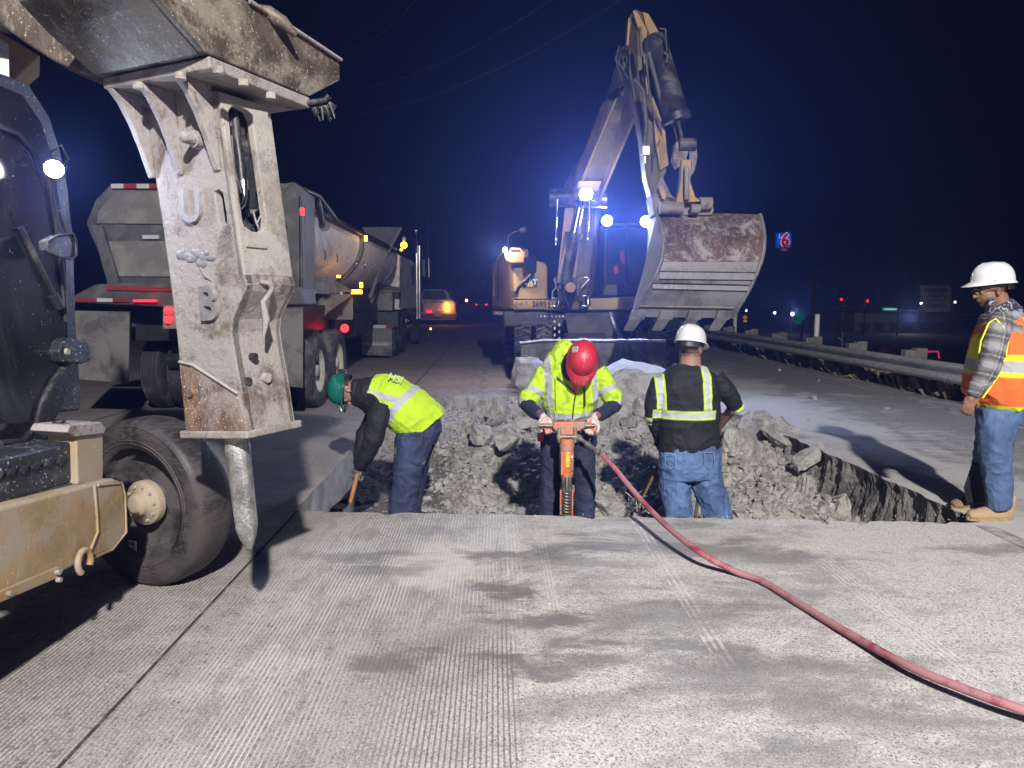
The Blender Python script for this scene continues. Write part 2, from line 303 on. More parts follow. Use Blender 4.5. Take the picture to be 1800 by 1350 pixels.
# concrete lanes: everything left of the shoulder joint, with the pit cut out
mb = MB()
def sheet(mb, loop, holes, zz=0.0):
    loops = [loop]+holes; pts = [p for l in loops for p in l]
    for t in geometry.tessellate_polygon(loops):
        a, b, c_ = (pts[i] for i in t); f = tuple(t) if (b-a).cross(c_-a).z > 0 else tuple(t)[::-1]; mb.add([pts[i]+V(0, 0, zz) for i in f], [(0, 1, 2)])
near = hole[:70]+[hole[70]]
sheet(mb, [V(-26, -8, 0), V(rx(RX, -8), -8, 0)]+[hole[70]]+near[:-1][::-1]+[V(-26, 5.08, 0)], [])
left = hole[150+40-0:]  # left edge back towards the camera
le = [p for p in hole[190:]]
sheet(mb, [V(-26, 5.08, 0), hole[0]]+le[::-1]+[V(-26, 11.45, 0)], [])
farp = hole[150:191]
sheet(mb, [V(-26, 11.45, 0)]+[hole[190]]+farp[::-1][1:]+[V(rx(RX, 11.0), 11.0, 0), V(rx(RX, 220), 220, 0), V(-26, 220, 0)], [])
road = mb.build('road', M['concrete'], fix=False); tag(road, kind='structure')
mb = MB(); rt = hole[70:151]
sheet(mb, [V(rx(RX, -8), -8, 0), V(6.82, -8, 0), V(6.85, 11.0, 0), V(rx(RX, 11.0), 11.0, 0)]+rt[::-1], [])
sheet(mb, [V(rx(RX, 11), 11, 0), V(6.85, 11, 0), V(6.2, 40, 0), V(2.4, 220, 0), V(rx(RX, 220), 220, 0)], [])
sh = mb.build('shoulder', M['asphalt'], fix=False); tag(sh, kind='structure')
# pit walls
def wall(idx, depth, mat_, name, amp, seed, rows=6):
    r = random.Random(seed); pts = [hole[i % len(hole)] for i in idx]; mb = MB(); rows_ = []
    cen = V(.8, 8, 0)
    for k in range(rows+1):
        row = []
        for i, p in enumerate(pts):
            q = p+V(0, 0, -depth*k/rows)
            if k and len(pts) == 82:
                q = q+V(-.10*max(0, noise.noise(V(q.x, q.y*3.1, q.z*5)))-.05*noise.noise(V(1, q.y*9, q.z*12))-.05*k/rows+r.uniform(-.012, .012), r.uniform(-.02, .02), r.uniform(-.012, .012))
            elif k: o = (p-cen); o.z = 0; q += o.normalized()*(-r.uniform(0, amp)-amp*.5*k/rows)+V(0, 0, r.uniform(-.2, .2)*depth/rows)
            row.append(q)
        rows_.append(row)
    mb.loft(rows_, False, False, False); return tag(mb.build(name, mat_, fix=False), kind='structure')
wall(range(0, 71), .75, M['slab_face'], 'pit_wall', .01, 1)
wall(range(190, 241), .34, M['slab_face'], 'pit_wall', .004, 2, 2)
ed = hole[70:152]; EP = []
for i in range(len(ed)-1): EP += [ed[i].lerp(ed[i+1], t/5)+(V(0, 0, 0) if t == 0 else V(.012*noise.noise(ed[i]*9+V(t, 0, 0)), 0, 0)) for t in range(5)]
EP.append(ed[-1]); rows_ = []; cen = V(.8, 8, 0)
for k in range(25):
    f_ = k/24; row = []
    for p in EP:
        o = cen-p; o.z = 0; o.normalize(); z_ = -.75*f_; und = .022*noise.noise(V(p.y*1.3, 0, z_*2.2))+.028*noise.noise(V(p.y*4.5, 3, z_*4))+.03*noise.noise(V(p.y*15, 5, z_*5))+.016*noise.noise(V(p.y*42, 7, z_*30))
        row.append(p+V(0, 0, z_)+o*((und-.035)*min(1, k/2)+.22*f_*f_))
    rows_.append(row)
mb = MB(); mb.loft(rows_, False, False, False); tag(mb.build('pit_wall', M['asphalt_edge'], fix=False), kind='structure')
wall(range(150, 191), .6, M['slab_face'], 'pit_wall', .07, 4)
# rubble floor: cells of broken pieces with a tilt each
def hashnoise(xy, sc, seed):
    p = xy*sc; i = np.floor(p).astype(int); f = p-i; f = f*f*(3-2*f)
    def hv(a, b):
        t = np.sin(a*127.1+b*311.7+seed*74.7)*43758.5453; return t-np.floor(t)
    a = hv(i[:, 0], i[:, 1]); b = hv(i[:, 0]+1, i[:, 1]); c_ = hv(i[:, 0], i[:, 1]+1); d_ = hv(i[:, 0]+1, i[:, 1]+1)
    return a*(1-f[:, 0])*(1-f[:, 1])+b*f[:, 0]*(1-f[:, 1])+c_*(1-f[:, 0])*f[:, 1]+d_*f[:, 0]*f[:, 1]
def base_z(P):
    x_, y_ = P[:, 0], P[:, 1]
    s = lambda v, a, b: np.clip((v-a)/(b-a), 0, 1)**2*(3-2*np.clip((v-a)/(b-a), 0, 1))
    z_ = -.62+.20*s(y_, 5.6, 7.0)+.24*s(y_, 7.4, 9.8)+.08*s(y_, 9.4, 10.4)*s(x_, -.6, .2)
    z_ += .26*np.exp(-((x_-2.35)/.75)**2-((y_-7.9)/1.5)**2)+.16*np.exp(-((x_-.3)/.8)**2-((y_-8.6)/1.0)**2)+.17*np.exp(-((x_-1.45)/.8)**2-((y_-9.7)/1.0)**2)
    z_ -= .22*s(-x_, .55, 1.1)*s(-y_, -9.3, -8.0); z_ -= .16*np.exp(-((x_-.05)/.45)**2-((y_-6.9)/.6)**2)+.12*np.exp(-((x_-1.15)/.35)**2-((y_-6.7)/.5)**2)
    return z_+.10*(hashnoise(P, 1.3, 1)-.5)
def cells(P, num, amp, tilt, seed):
    r = np.random.RandomState(seed); S = np.stack([r.uniform(-2.1, 3.7, num), r.uniform(4.9, 11.9, num)], 1); H = r.uniform(-1, 1, num); T = r.normal(0, 1, (num, 2))
    out = np.zeros(len(P))
    W = P+np.stack([hashnoise(P, 6, seed+5)-.5, hashnoise(P, 6, seed+9)-.5], 1)*.12*(1 if num < 1000 else .3)
    for k in range(0, len(P), 4000):
        Q = W[k:k+4000]; D = ((Q[:, None, :]-S[None])**2).sum(2); o = np.argsort(D, 1)[:, :2] if num < 900 else None
        i = D.argmin(1); dl = Q-S[i]; v_ = H[i]*amp+(dl*T[i]).sum(1)*tilt
        if o is not None:
            d0 = np.sqrt(D[np.arange(len(Q)), o[:, 0]]); d1 = np.sqrt(D[np.arange(len(Q)), o[:, 1]]); v_ -= amp*1.2*np.clip(1-(d1-d0)/.05, 0, 1)
        out[k:k+4000] = v_
    return out
nx, ny = 190, 235
gx, gy = np.meshgrid(np.linspace(-2.0, 3.6, nx), np.linspace(4.95, 11.8, ny)); P = np.stack([gx.ravel(), gy.ravel()], 1)
mask = np.clip((P[:, 0]+1.1)/.5, .25, 1)
zz = base_z(P)+(cells(P, 420, .045, .22, 3)+cells(P, 3600, .022, .28, 4))*mask+.018*(hashnoise(P, 22, 3)-.5)
zz = np.minimum(zz, np.where(P[:, 1] < 10.9, .12, -.03)); zz = np.where((P[:, 0] > 3.0) | (P[:, 0] < -1.3), np.minimum(zz, -.06), zz)
def floor_z(x_, y_): 
    i = int(round((x_+2.0)/5.6*(nx-1))); j = int(round((y_-4.95)/6.85*(ny-1))); i = min(max(i, 0), nx-1); j = min(max(j, 0), ny-1); return float(zz[j*nx+i])
me = bpy.data.meshes.new('pit_floor')
me.from_pydata([(float(a), float(b), float(c_)) for (a, b), c_ in zip(P, zz)], [], [(j*nx+i, j*nx+i+1, (j+1)*nx+i+1, (j+1)*nx+i) for j in range(ny-1) for i in range(nx-1)])
me.materials.append(M['rubble']); o = bpy.data.objects.new('pit_floor', me); COL.objects.link(o); tag(o, kind='structure')
# broken pieces
def chunk_mesh(seed, sx=1, sy=.8, sz=.5, npt=15, disp=.05):
    r = random.Random(seed); bm = bmesh.new()
    for _ in range(npt):
        v_ = V(r.uniform(-1, 1), r.uniform(-1, 1), r.uniform(-1, 1)); m_ = max(abs(a) for a in v_); v_ = v_/m_*r.uniform(.8, 1); bm.verts.new((v_.x*sx/2, v_.y*sy/2, v_.z*sz/2))
    g_ = bmesh.ops.convex_hull(bm, input=bm.verts); bmesh.ops.delete(bm, geom=[e for e in g_['geom_interior'] if isinstance(e, bmesh.types.BMVert)], context='VERTS')
    bmesh.ops.subdivide_edges(bm, edges=bm.edges[:], cuts=5 if npt > 20 else 3, use_grid_fill=True); k_ = min(sx, sy, sz)
    for v_ in bm.verts:
        q = v_.co/k_; nv = noise.noise_vector(q*1.6+V(seed, 0, 0))*.07+noise.noise_vector(q*4.5+V(0, seed, 0))*.06+noise.noise_vector(q*11)*.03; v_.co += nv*k_
    me_ = bpy.data.meshes.new('chunk'); bm.to_mesh(me_); bm.free(); return me_
def chunk(me_, loc, rot, sc, mat_, name='concrete_chunk'):
    o_ = bpy.data.objects.new(name, me_); COL.objects.link(o_); o_.location = loc; o_.rotation_euler = rot; o_.scale = (sc,)*3 if isinstance(sc, float) else sc
    if not me_.materials: me_.materials.append(mat_)
    return o_
vars_ = [chunk_mesh(i, 1, random.uniform(.6, .95), random.uniform(.35, .75)) for i in range(10)]
cr = random.Random(5); cnt = 0
while cnt < 150:
    x_ = cr.uniform(-.9, 3.25); y_ = cr.uniform(6.2, 11.2)
    if x_ > 2.9 and y_ > 9.0: continue
    if x_ < 0 and cr.random() < .45: continue
    s_ = cr.choice((.08, .1, .13, .17, .22, .3) if x_ > 1.6 or y_ > 8.6 else (.07, .09, .11, .15))*cr.uniform(.8, 1.3)
    o = chunk(vars_[cnt % 10], (x_, y_, floor_z(x_, y_)+s_*.12), (cr.uniform(-.5, .5), cr.uniform(-.5, .5), cr.uniform(0, 6)), s_, M['chunk'])
    tag(o, ('fist-sized' if s_ < .12 else 'football-sized' if s_ < .2 else 'bulky')+' jagged grey concrete lump '+('at the far left end of the pit' if x_ < .2 and y_ > 8.5 else 'left of the jackhammer worker' if x_ < .5 else 'in front of the excavator blade' if x_ < 1.7 and y_ > 8.5 else 'between the two middle workers' if x_ < 1.5 else 'on the heap below the shoulder edge' if y_ > 7.6 else 'low beside the broken asphalt edge'), 'concrete chunk', 'small broken concrete lumps in the pit'); cnt += 1
# the larger pieces one can name: (px, py, Y, size, rotation, label, pale)
BIG = [((1108, 655), 10.6, (1.05, .75, .22), (.30, -.12, .12), 'pale bluish slab of old pavement tilted behind the red helmet worker, nearest the blade', 1),
 ((1095, 706), 9.2, (1.15, .9, .26), (.70, -.52, .30), 'large tilted pavement slab leaning between the red helmet and the black shirt workers', 0),
 ((1420, 802), 7.25, (.46, .22, .13), (.1, -.38, .35), 'flat rectangular concrete piece leaning on the broken asphalt edge', 0),
 ((846, 722), 10.2, (.26, .25, .40), (.1, .1, .2), 'upright squarish block at the left end of the far rubble', 0),
 ((880, 728), 10.0, (.5, .3, .34), (.2, .5, .5), 'angular block leaning against the upright squarish block', 0),
 ((925, 722), 10.3, (.55, .35, .26), (.3, -.1, .1), 'layered dark block with a cracked front, behind the left elbow of the jackhammer worker', 0),
 ((905, 745), 9.0, (.95, .35, .16), (.15, -.28, .15), 'long low slab sloping down to the left behind the jackhammer worker', 0),
 ((935, 664), 11.35, (.66, .4, .62), (.1, .2, .4), 'rounded boulder of concrete pressed against the left half of the blade', 0),
 ((1345, 752), 8.7, (.62, .5, .42), (.3, .3, .3), 'bulky boulder at the top of the heap right of the black shirt worker', 0),
 ((1305, 790), 7.8, (.60, .42, .40), (.1, .5, .8), 'big pitted boulder beside the jeans of the black shirt worker', 0),
 ((1375, 765), 8.2, (.36, .5, .30), (.2, -.3, .4), 'block wedged under the broken edge of the asphalt shoulder', 0),
 ((895, 775), 8.1, (.34, .28, .26), (.3, .2, 1.0), 'rounded lump with a dark hollow below, left of the jackhammer worker', 0),
 ((845, 765), 8.4, (.28, .24, .26), (0, .2, .5), 'smooth oval lump standing left of the rounded lump', 0),
 ((1130, 712), 9.0, (.25, .2, .34), (.1, .1, .3), 'small upright block squeezed behind the left arm of the black shirt worker', 0),
 ((1290, 742), 9.6, (.5, .4, .2), (.2, .1, .2), 'flat broken plate near the right elbow of the black shirt worker', 0),
 ((1232, 880), 6.7, (.34, .3, .3), (.2, .5, .2), 'pale boulder seen between the legs of the black shirt worker', 0),
 ((1064, 880), 6.7, (.42, .36, .3), (.4, .3, .2), 'pale cracked boulder just right of the jackhammer worker trouser leg', 0)]
for i, (pp, Y, s_, rt_, lab, pale) in enumerate(BIG):
    me_ = chunk_mesh(40+i, *s_, npt=22, disp=.06)
    o = chunk(me_, at(pp[0], pp[1], Y), rt_, 1.0, M['chunk_pale'] if pale else M['chunk'], 'concrete_slab' if 'slab' in lab or 'plate' in lab else 'concrete_block'); tag(o, lab, 'concrete slab' if 'slab' in lab else 'concrete block')
# fine crumbs in the pit and on the shoulder: uncountable
mb = MB(); cr = random.Random(9)
def crumb(mb, p, s_):
    ps = [p+Vector([cr.uniform(-s_, s_) for _ in range(3)]) for _ in range(4)]; mb.add(ps, [(0, 1, 2), (0, 2, 3), (0, 3, 1), (1, 3, 2)])
def lump(mb, p, s_):
    Mr = Matrix.Rotation(cr.uniform(0, 6.28), 3, 'Z') @ Matrix.Rotation(cr.uniform(-.8, .8), 3, 'X'); q = [p+Mr @ V(a*s_*cr.uniform(.4, 1.1), b*s_*cr.uniform(.3, .9), c_*s_*cr.uniform(.25, .7)) for c_ in (-1, 1) for b in (-1, 1) for a in (-1, 1)]
    mb.add(q, [(0, 2, 3, 1), (4, 5, 7, 6), (0, 1, 5, 4), (2, 6, 7, 3), (0, 4, 6, 2), (1, 3, 7, 5)])
for _ in range(7500):
    x_ = cr.uniform(-1.2, 3.2); y_ = cr.uniform(5.6, 11.3); s_ = .012+.045*cr.random()**2.2
    if x_ < -.3 and cr.random() < .5: continue
    lump(mb, V(x_, y_, floor_z(x_, y_)+s_*.2), s_)
for _ in range(2600):
    x_ = cr.uniform(-1.6, 3.3); y_ = cr.uniform(5.8, 11.4); s_ = cr.uniform(.008, .035)
    crumb(mb, V(x_, y_, floor_z(x_, y_)+s_*.4), s_)
tag(mb.build('rubble', M['chunk']), 'fine crumbs and splinters of concrete strewn over the pit', 'rubble', kind='stuff')
mb = MB()
for _ in range(900):
    y_ = 4.3+abs(cr.gauss(0, 4)); x_ = cr.uniform(3.4, 6.6); s_ = cr.uniform(.003, .011)
    crumb(mb, V(x_, y_, s_*.4), s_)
for _ in range(1100):
    x_ = cr.uniform(-1.4, 3.3); y_ = 4.98-abs(cr.gauss(0, .22)); crumb(mb, V(x_, y_, .004), .002+.010*cr.random()**3)
for _ in range(160):
    crumb(mb, V(cr.uniform(-2.4, -1.9), cr.uniform(6, 11), .006), cr.uniform(.004, .012))
for p_, s_ in (((1370, 652), .05), ((1430, 703), .06), ((1441, 671), .04), ((1560, 720), .03), ((1420, 740), .025)):
    p = gnd(*p_); [crumb(mb, p+V(cr.uniform(-.02, .02), 0, s_*.5), s_) for _ in range(4)]
tag(mb.build('gravel', M['chunk']), 'loose grit scattered on the pavement and the shoulder', 'grit', kind='stuff')
# painted lines, joints
def strip(name, X0, X1, y0, y1, mat_, zz=.004, slope=-.024, k=1):
    return tag(MB().add([V(X0+slope*y0, y0, zz), V(X1+slope*y0, y0, zz), V(X1+slope*y1, y1, zz), V(X0+slope*y1, y1, zz)], [(0, 1, 2, 3)]).build(name, mat_, fix=False), kind='structure')
M['joint'] = grime('dark_joint_filler', (.025, .024, .024), .9, 0, .4, 20, dust=(.15, .14, .13), damt=.25, dscale=8)
strip('pavement_joint', -1.462, -1.447, -3, 5.07, M['joint']); strip('pavement_joint', -1.462, -1.440, 11.5, 60, M['joint'])
strip('pavement_joint', -5.15, -5.12, 2, 60, M['joint'])
for y_ in (16.2, 21.5, 27): tag(MB().add([V(-9, y_, .005), V(3, y_+.3, .005), V(3, y_+.33, .005), V(-9, y_+.03, .005)], [(0, 1, 2, 3)]).build('pavement_joint', M['joint'], fix=False), kind='structure')
strip('lane_marking', -.28, -.14, 11.75, 15.6, M['paint_line']); strip('lane_marking', -.27, -.15, 24, 27.5, M['paint_line'])
strip('edge_line', 6.10, 6.20, 2, 60, M['paint_line'], slope=0); strip('edge_line', 3.30, 3.42, -3, 4.74, M['paint_line'])
# verge and distant ground
tag(MB().add([V(-400, -60, -2.6), V(500, -60, -2.6), V(500, 900, -2.6), V(-400, 900, -2.6)], [(0, 1, 2, 3)]).build('ground', M['soil'], fix=False), kind='structure')
vg = MB(); r = random.Random(3); rows = []
for j in range(120):
    y_ = -8+j*.6; rows.append([V(6.8-.022*max(0, y_-11), y_, -.002), V(7.05-.022*max(0, y_-11), y_, -.06+r.uniform(-.03, .03)), V(7.8, y_, -.12+r.uniform(-.06, .06)), V(8.8, y_, -.45+r.uniform(-.06, .06)), V(12.5, y_, -2.65)])
vg.loft(rows, False, True, False); tag(vg.build('verge', M['soil'], fix=False), kind='structure')
# ---------------------------------------------------------------- near machine on the left with the hydraulic breaker
M['hammer'] = grime('dust_caked_breaker_steel', (.15, .118, .10), .6, .15, .3, 7, dust=(.30, .275, .26), damt=.55, dscale=4, speck=(.42, .4, .38), sscale=150, samt=.5, bs=.8, bscale=14, bd=.015, streak=((.085, .055, .045), 9, (2.2, 2.2, .7), .7))
M['hammer_rust'] = grime('rusty_breaker_steel', (.14, .085, .062), .6, .2, .35, 9, dust=(.27, .24, .22), damt=.35, speck=(.6, .58, .52), sscale=110, samt=.7, bs=.4, bscale=22, streak=((.36, .22, .09), 7, (2, 2, 1), .7))
M['hammer_dust'] = grime('pale_dust_on_steel', (.19, .168, .145), .75, 0, .3, 5, dust=(.31, .29, .26), damt=.45, bs=.6, bscale=16, speck=(.09, .07, .055), sscale=80, samt=.5, streak=((.10, .08, .065), 7, (3, 3, 1), .6))
M['arm_dark'] = grime('scraped_dark_arm_steel', (.085, .065, .048), .5, .3, .4, 5, dust=(.26, .225, .18), damt=.30, speck=(.5, .46, .38), sscale=80, samt=.6, bs=.4, streak=((.33, .29, .24), 6, (6, 1, 2), .6))
M['chisel'] = grime('pitted_chisel_steel', (.24, .24, .24), .4, .55, .35, 16, dust=(.55, .55, .53), damt=.45, bs=.6, bscale=26)
M['letter'] = grime('worn_cast_letter', (.21, .20, .205), .6, .2, .2, 9, dust=(.36, .35, .34), damt=.4, bs=.4)
mach = thing('excavator_with_breaker', 'speckled dark cab machine with a dusty hydraulic breaker on its arm, left edge', 'construction machine', (-2.2, 3.3, 0))
e1 = V(.89, -.456, 0).normalized(); e2 = V(.456, .89, 0).normalized(); up = V(0, 0, 1)
P0 = at(420, 500, 2.93)
def hf(px, py, off=0.0): return onplane(px, py, P0-e2*off, e2)
outl = [(183, 152), (212, 158), (232, 180), (248, 215), (262, 250), (270, 290), (278, 340), (287, 400), (297, 470), (306, 540), (312, 590), (316, 632), (328, 770),
        (437, 770), (425, 690), (412, 620), (407, 585), (409, 562), (420, 535), (431, 512), (434, 500), (428, 480), (420, 430), (408, 350), (396, 265), (390, 225), (385, 160)]
fo = [hf(*p) for p in outl]
TH = .27
mb = MB(); mb.plate(fo, [[hf(*p) for p in ((377, 337), (384, 333), (391, 340), (398, 380), (398, 394), (390, 398), (384, 390))]], e2*.04)
back = [p+e2*TH for p in fo]; mb.prism(back, e2*-.03)
# side walls follow the outline (left, bulged right), leaving the hose window
for i in list(range(0, 12)): a, b = fo[i], fo[i+1]; mb.add([a, b, b+e2*TH, a+e2*TH], [(0, 1, 2, 3)]); mb.add([a+e1*.03, b+e1*.03, b+e1*.03+e2*TH, a+e1*.03+e2*TH], [(3, 2, 1, 0)])
for i in range(13, 22): a, b = fo[i], fo[i+1]; mb.add([a, b, b+e2*TH, a+e2*TH], [(0, 1, 2, 3)], True)
mb.prism([fo[12], fo[13], fo[13]+e2*TH, fo[12]+e2*TH], V(0, 0, .03))
house = mb.build('breaker_housing', M['hammer'], mach, .010)
c1, c2 = hf(385, 160), hf(430, 484); nr = (c2-c1).cross(e2).normalized()
if nr.dot(e1) < 0: nr = -nr
def hr(px, py, off=0.0): return onplane(px, py, c1+nr*off, nr)
win = [(402, 196), (408, 187), (420, 186), (436, 195), (444, 212), (449, 250), (459, 320), (468, 385), (467, 400), (458, 408), (444, 407), (430, 398), (423, 380), (415, 310), (407, 250)]
side = [c1, c2, c2+e2*TH, c1+e2*TH]
mb = MB(); mb.plate(side, [[hr(*p) for p in win]], nr*-.035); mb.build('breaker_side_plate', M['hammer_dust'], mach, .005)
# raised rim round the window, inner block
mb = MB(); mb.prism([hf(300, 175, -.10), hf(395, 175, -.10), hf(430, 470, -.10), hf(320, 470, -.10)], e2*.12); mb.build('breaker_body', M['darkmetal'], mach)
low = [hf(314, 634, .012), hf(418, 690, .012), hf(437, 766, .012), hf(328, 772, .012)]
mb = MB(); mb.prism(low, e2*.03); mb.build('wear_plate', M['hammer_rust'], mach, .004)
mb = MB(); mb.tube([hf(315, 636, .016), hf(340, 642, .016), hf(418, 692, .016)], .007, 6); mb.build('weld_seam', M['hammer_dust'], mach)
cr0, cr1 = fo[14], fo[13]
mb = MB(); zb = fo[13].z; A_ = fo[12]; B_ = fo[13]
mb.prism([A_-e1*.02-e2*.02, B_+e1*.012-e2*.02, B_+e1*.012+e2*(TH+.03), A_-e1*.02+e2*(TH+.03)], V(0, 0, .032)); mb.build('breaker_foot_plate', M['hammer_dust'], mach, .006)
mb = MB(); rr_ = random.Random(3)
for k in range(11): p = hf(318+k*5+rr_.uniform(-3, 3), 447+rr_.uniform(-6, 8)+(k % 4)*3); mb.ell(p, (.022+.016*rr_.random(), .005, .012+.012*rr_.random()), Matrix((e1, e2, up)).transposed(), 8, 6)
mb.tube([hf(352, 470), hf(362, 486), hf(372, 494)], [.006, .01, .003], 6); mb.build('broken_letter_scar', M['letter'], mach)
# flange, gussets
FB, FA, FC = gnd(368, 98, 2.45), gnd(180, 136, 2.45), gnd(545, 172, 2.45); FD = FA+FC-FB
mb = MB(); mb.prism([FA, FB, FC, FD], V(0, 0, -.045)); fl = mb.build('mounting_flange', M['hammer'], mach, .006)
for px in (247, 297, 362):
    base = hf(px, 170); base.z = 2.405; q = []
    for dz, o_ in ((0, .155), (-.05, .115), (-.13, .075), (-.22, .045), (-.34, .012), (-.34, 0), (0, 0)): q.append(base+V(0, 0, dz)-e2*o_+e1*(-dz*.10))
    MB().prism(q, e1*.035).build('gusset', M['hammer'], mach, .005)
for px, py in ((243, 145), (318, 128), (384, 118), (428, 140), (476, 163)):
    p = gnd(px, py, 2.405); MB().cyl(p, p+V(0, 0, -.025), .022, .022, 6).build('bolt', M['hammer_dust'], mach, .002)
p = hf(352, 247); mb = MB(); mb.cyl(p, p-e2*.035, .036, .034, 20); mb.cyl(p-e2*.035, p-e2*.075, .026, .024, 16); mb.ell(p-e2*.075, .024); mb.build('pin', M['hammer'], mach)
t = t = text('raised_letter', 'U', .19, hf(340, 365, .0), e1, up, M['letter'], mach, .02, .005)
t = text('raised_letter', 'B', .20, hf(370, 536, .0), e1+up*.02, up, M['letter'], mach, .02, .005)
for px, py, r_ in ((448, 627, .016), (437, 670, .017)):
    p = hf(425, 650)+0*e1; q = onplane(px, py, fo[14], e1); MB().cyl(q+e1*.004, q-e1*.02, r_, r_, 16).build('dark_hole_disc', M['black'], mach)  # black discs stand in for the shade inside two holes
q = onplane(468, 664, fo[14], e1); MB().cyl(q-e1*.01, q+e1*.012, .022, .021, 18).build('plug', M['hammer_dust'], mach, .002)
q = onplane(336, 690, low[0], e2); MB().cyl(q, q-e2*.012, .02, .019, 18).build('plug', M['hammer_rust'], mach, .002)
pts = [onplane(a, b, fo[19], e1)+e1*o_ for a, b, o_ in ((452, 495, .012), (462, 497, .03), (468, 506, .035), (463, 518, .03), (458, 530, .015), (462, 560, .02), (460, 590, .012))]
mb = MB(); mb.tube(pts, [.010, .012, .012, .010, .012, .016, .006], 8); mb.build('lifting_hook', M['hammer'], mach)
q = hr(449, 432, 0); MB().box(q+nr*.004, (.012, .11, .02), Matrix((nr, e2, up)).transposed()).build('cast_bar', M['hammer_dust'], mach, .003)
# hoses behind the window
hb = lambda px, py, o_: onplane(px, py, c1-nr*o_, nr)
for pth, r_ in ((((410, 180), (415, 230), (422, 280), (427, 330)), .017), (((425, 185), (440, 230), (450, 280), (456, 335)), .019), (((404, 200), (412, 300), (425, 340)), .012), (((440, 210), (452, 270), (460, 330)), .012)):
    mb = MB(); mb.tube([hb(a, b, .06) for a, b in pth], r_, 10); mb.build('hose', M['darkmetal'] if r_ > .018 else M['black'], mach)
for pth in (((456, 325), (458, 352), (455, 366), (446, 372), (436, 372)), ((428, 318), (430, 345), (426, 360), (420, 366))):
    mb = MB(); P_ = [hb(a, b, .055) for a, b in pth]; mb.tube(P_, .0135, 10); mb.cyl(P_[0], P_[0].lerp(P_[1], .6), .02, .02, 6); mb.build('hose_fitting', M['chrome'], mach)
mb = MB(); mb.tube([hb(445, 372, .03), hb(450, 390, .03), hb(456, 405, .03)], .006, 6); mb.tube([hb(462, 372, .03), hb(452, 392, .03)], .005, 6); mb.build('cotter_pin', M['metal'], mach)
# chisel
mb = MB(); ca, cb, cc = at(416, 772, 3.06), at(434, 925, 3.06), at(438, 966, 3.06); x_, y_, z_ = frame(cb-ca)
ax = (cb-ca).normalized(); rg = lambda c, r, sq: [c+(x_*math.cos(t)+y_*math.sin(t))*r*(1-sq*.12*abs(math.sin(2*t))) for t in [2*math.pi*i/20 for i in range(20)]]
mb.loft([rg(ca+ax*f, r, sq) for f, r, sq in ((-.05, .052, 0), (.02, .052, 0), (.04, .056, 0), (.12, .056, 1.5), ((cb-ca).length, .052, 1.5), ((cb-ca).length+.05, .040, 1.8), ((cc-ca).length, .012, 1), ((cc-ca).length+.006, .004, 0))])
mb.build('chisel', M['chisel'], mach)
# arm head above the flange
nB = V(.94, -.33, 0).normalized(); PB = FB+nB*.0
def hs(px, py): return onplane(px, py, FB+V(0, 0, .02), (FC-FB).normalized().cross(up))
sd = [hs(*p) for p in ((361, 92), (545, 169), (598, 141), (597, 104), (520, 55), (432, 0), (410, -60), (235, -60), (282, 2))]
e2b = (FC-FB).normalized(); e1b = (FA-FB)
mb = MB(); mb.prism(sd, e1b.normalized()*.03); mb.build('arm_side_plate', M['arm_dark'], mach, .006)
mb = MB(); q = [p+e1b.normalized()*.03 for p in sd]; mb.prism(q, e1b*1.0); mb.build('arm_head', M['arm_dark'], mach, .01)
mb = MB(); mb.prism([at(*p, 3.16) for p in ((-60, -80), (-60, 30), (0, 42), (40, 72), (95, 108), (150, 132), (185, 142), (330, 92), (280, -80))], V(-.05, .2, .02)); mb.build('arm_plate', M['arm_dark'], mach, .01)
mb = MB(); mb.prism([at(*p, 3.5) for p in ((-60, -30), (0, 55), (72, 98), (20, 145), (-60, 165))], V(-.2, .3, 0)); mb.build('arm', M['yellow_clean'], mach, .01)
mb = MB(); mb.prism([at(*p, 3.35) for p in ((-40, 40), (16, 78), (18, 162), (-40, 150))], V(-.2, .05, 0)); mb.build('linkage_plate', M['white'], mach, .005)
mb = MB(); mb.tube([hs(x, y)+nB*.012 for x, y in ((435, 3), (520, 56), (596, 106))], .009, 6); mb.build('plate_lip', M['hammer'], mach)
mb = MB(); r = random.Random(2)
for k in range(14):
    p = at(545+k*2.5, 178+r.uniform(-4, 6), 3.35); mb.tube([p, p+V(r.uniform(0, .03), 0, r.uniform(-.05, .0)), p+V(r.uniform(.0, .06), r.uniform(-.03, .03), r.uniform(-.09, -.02))], [.010, .012, .004], 5)
mb.tube([at(500, 176, 3.35), at(540, 182, 3.33), at(572, 176, 3.33), at(578, 168, 3.33)], .014, 8); mb.build('frayed_hose', M['black'], mach)
mb = MB(); mb.tube([at(440, 10, 3.1), at(470, 22, 3.1), at(498, 40, 3.12), at(520, 62, 3.15)], [.01, .03, .028, .012], 8); mb.build('top_hose', M['arm_dark'], mach)
# cab
XC = -2.1
def px_(px, py, X=XC): return onplane(px, py, V(X, 0, 0), V(1, 0, 0))
gl = [(-120, 130), (0, 150), (40, 168), (72, 215), (96, 290), (108, 380), (116, 470), (118, 560), (120, 612), (100, 658), (76, 700), (64, 742), (40, 772), (0, 779), (-120, 790)]
mb = MB(); mb.prism([px_(*p) for p in gl], V(-.03, 0, 0)); mb.build('door_glass', M['glass'], mach)
body = [(-120, 110), (0, 128), (50, 146), (88, 205), (106, 262), (120, 330), (130, 420), (134, 560), (137, 600), (143, 700), (141, 721), (106, 725), (97, 738), (97, 772), (50, 790), (0, 800), (-120, 815)]
mb = MB(); mb.prism([px_(*p, XC-.035) for p in body], V(-.9, 0, 0)); mb.build('cab', M['speckpaint'], mach, .01)
tr = [(-60, 292), (0, 296), (38, 312), (68, 348), (90, 400), (104, 450)]
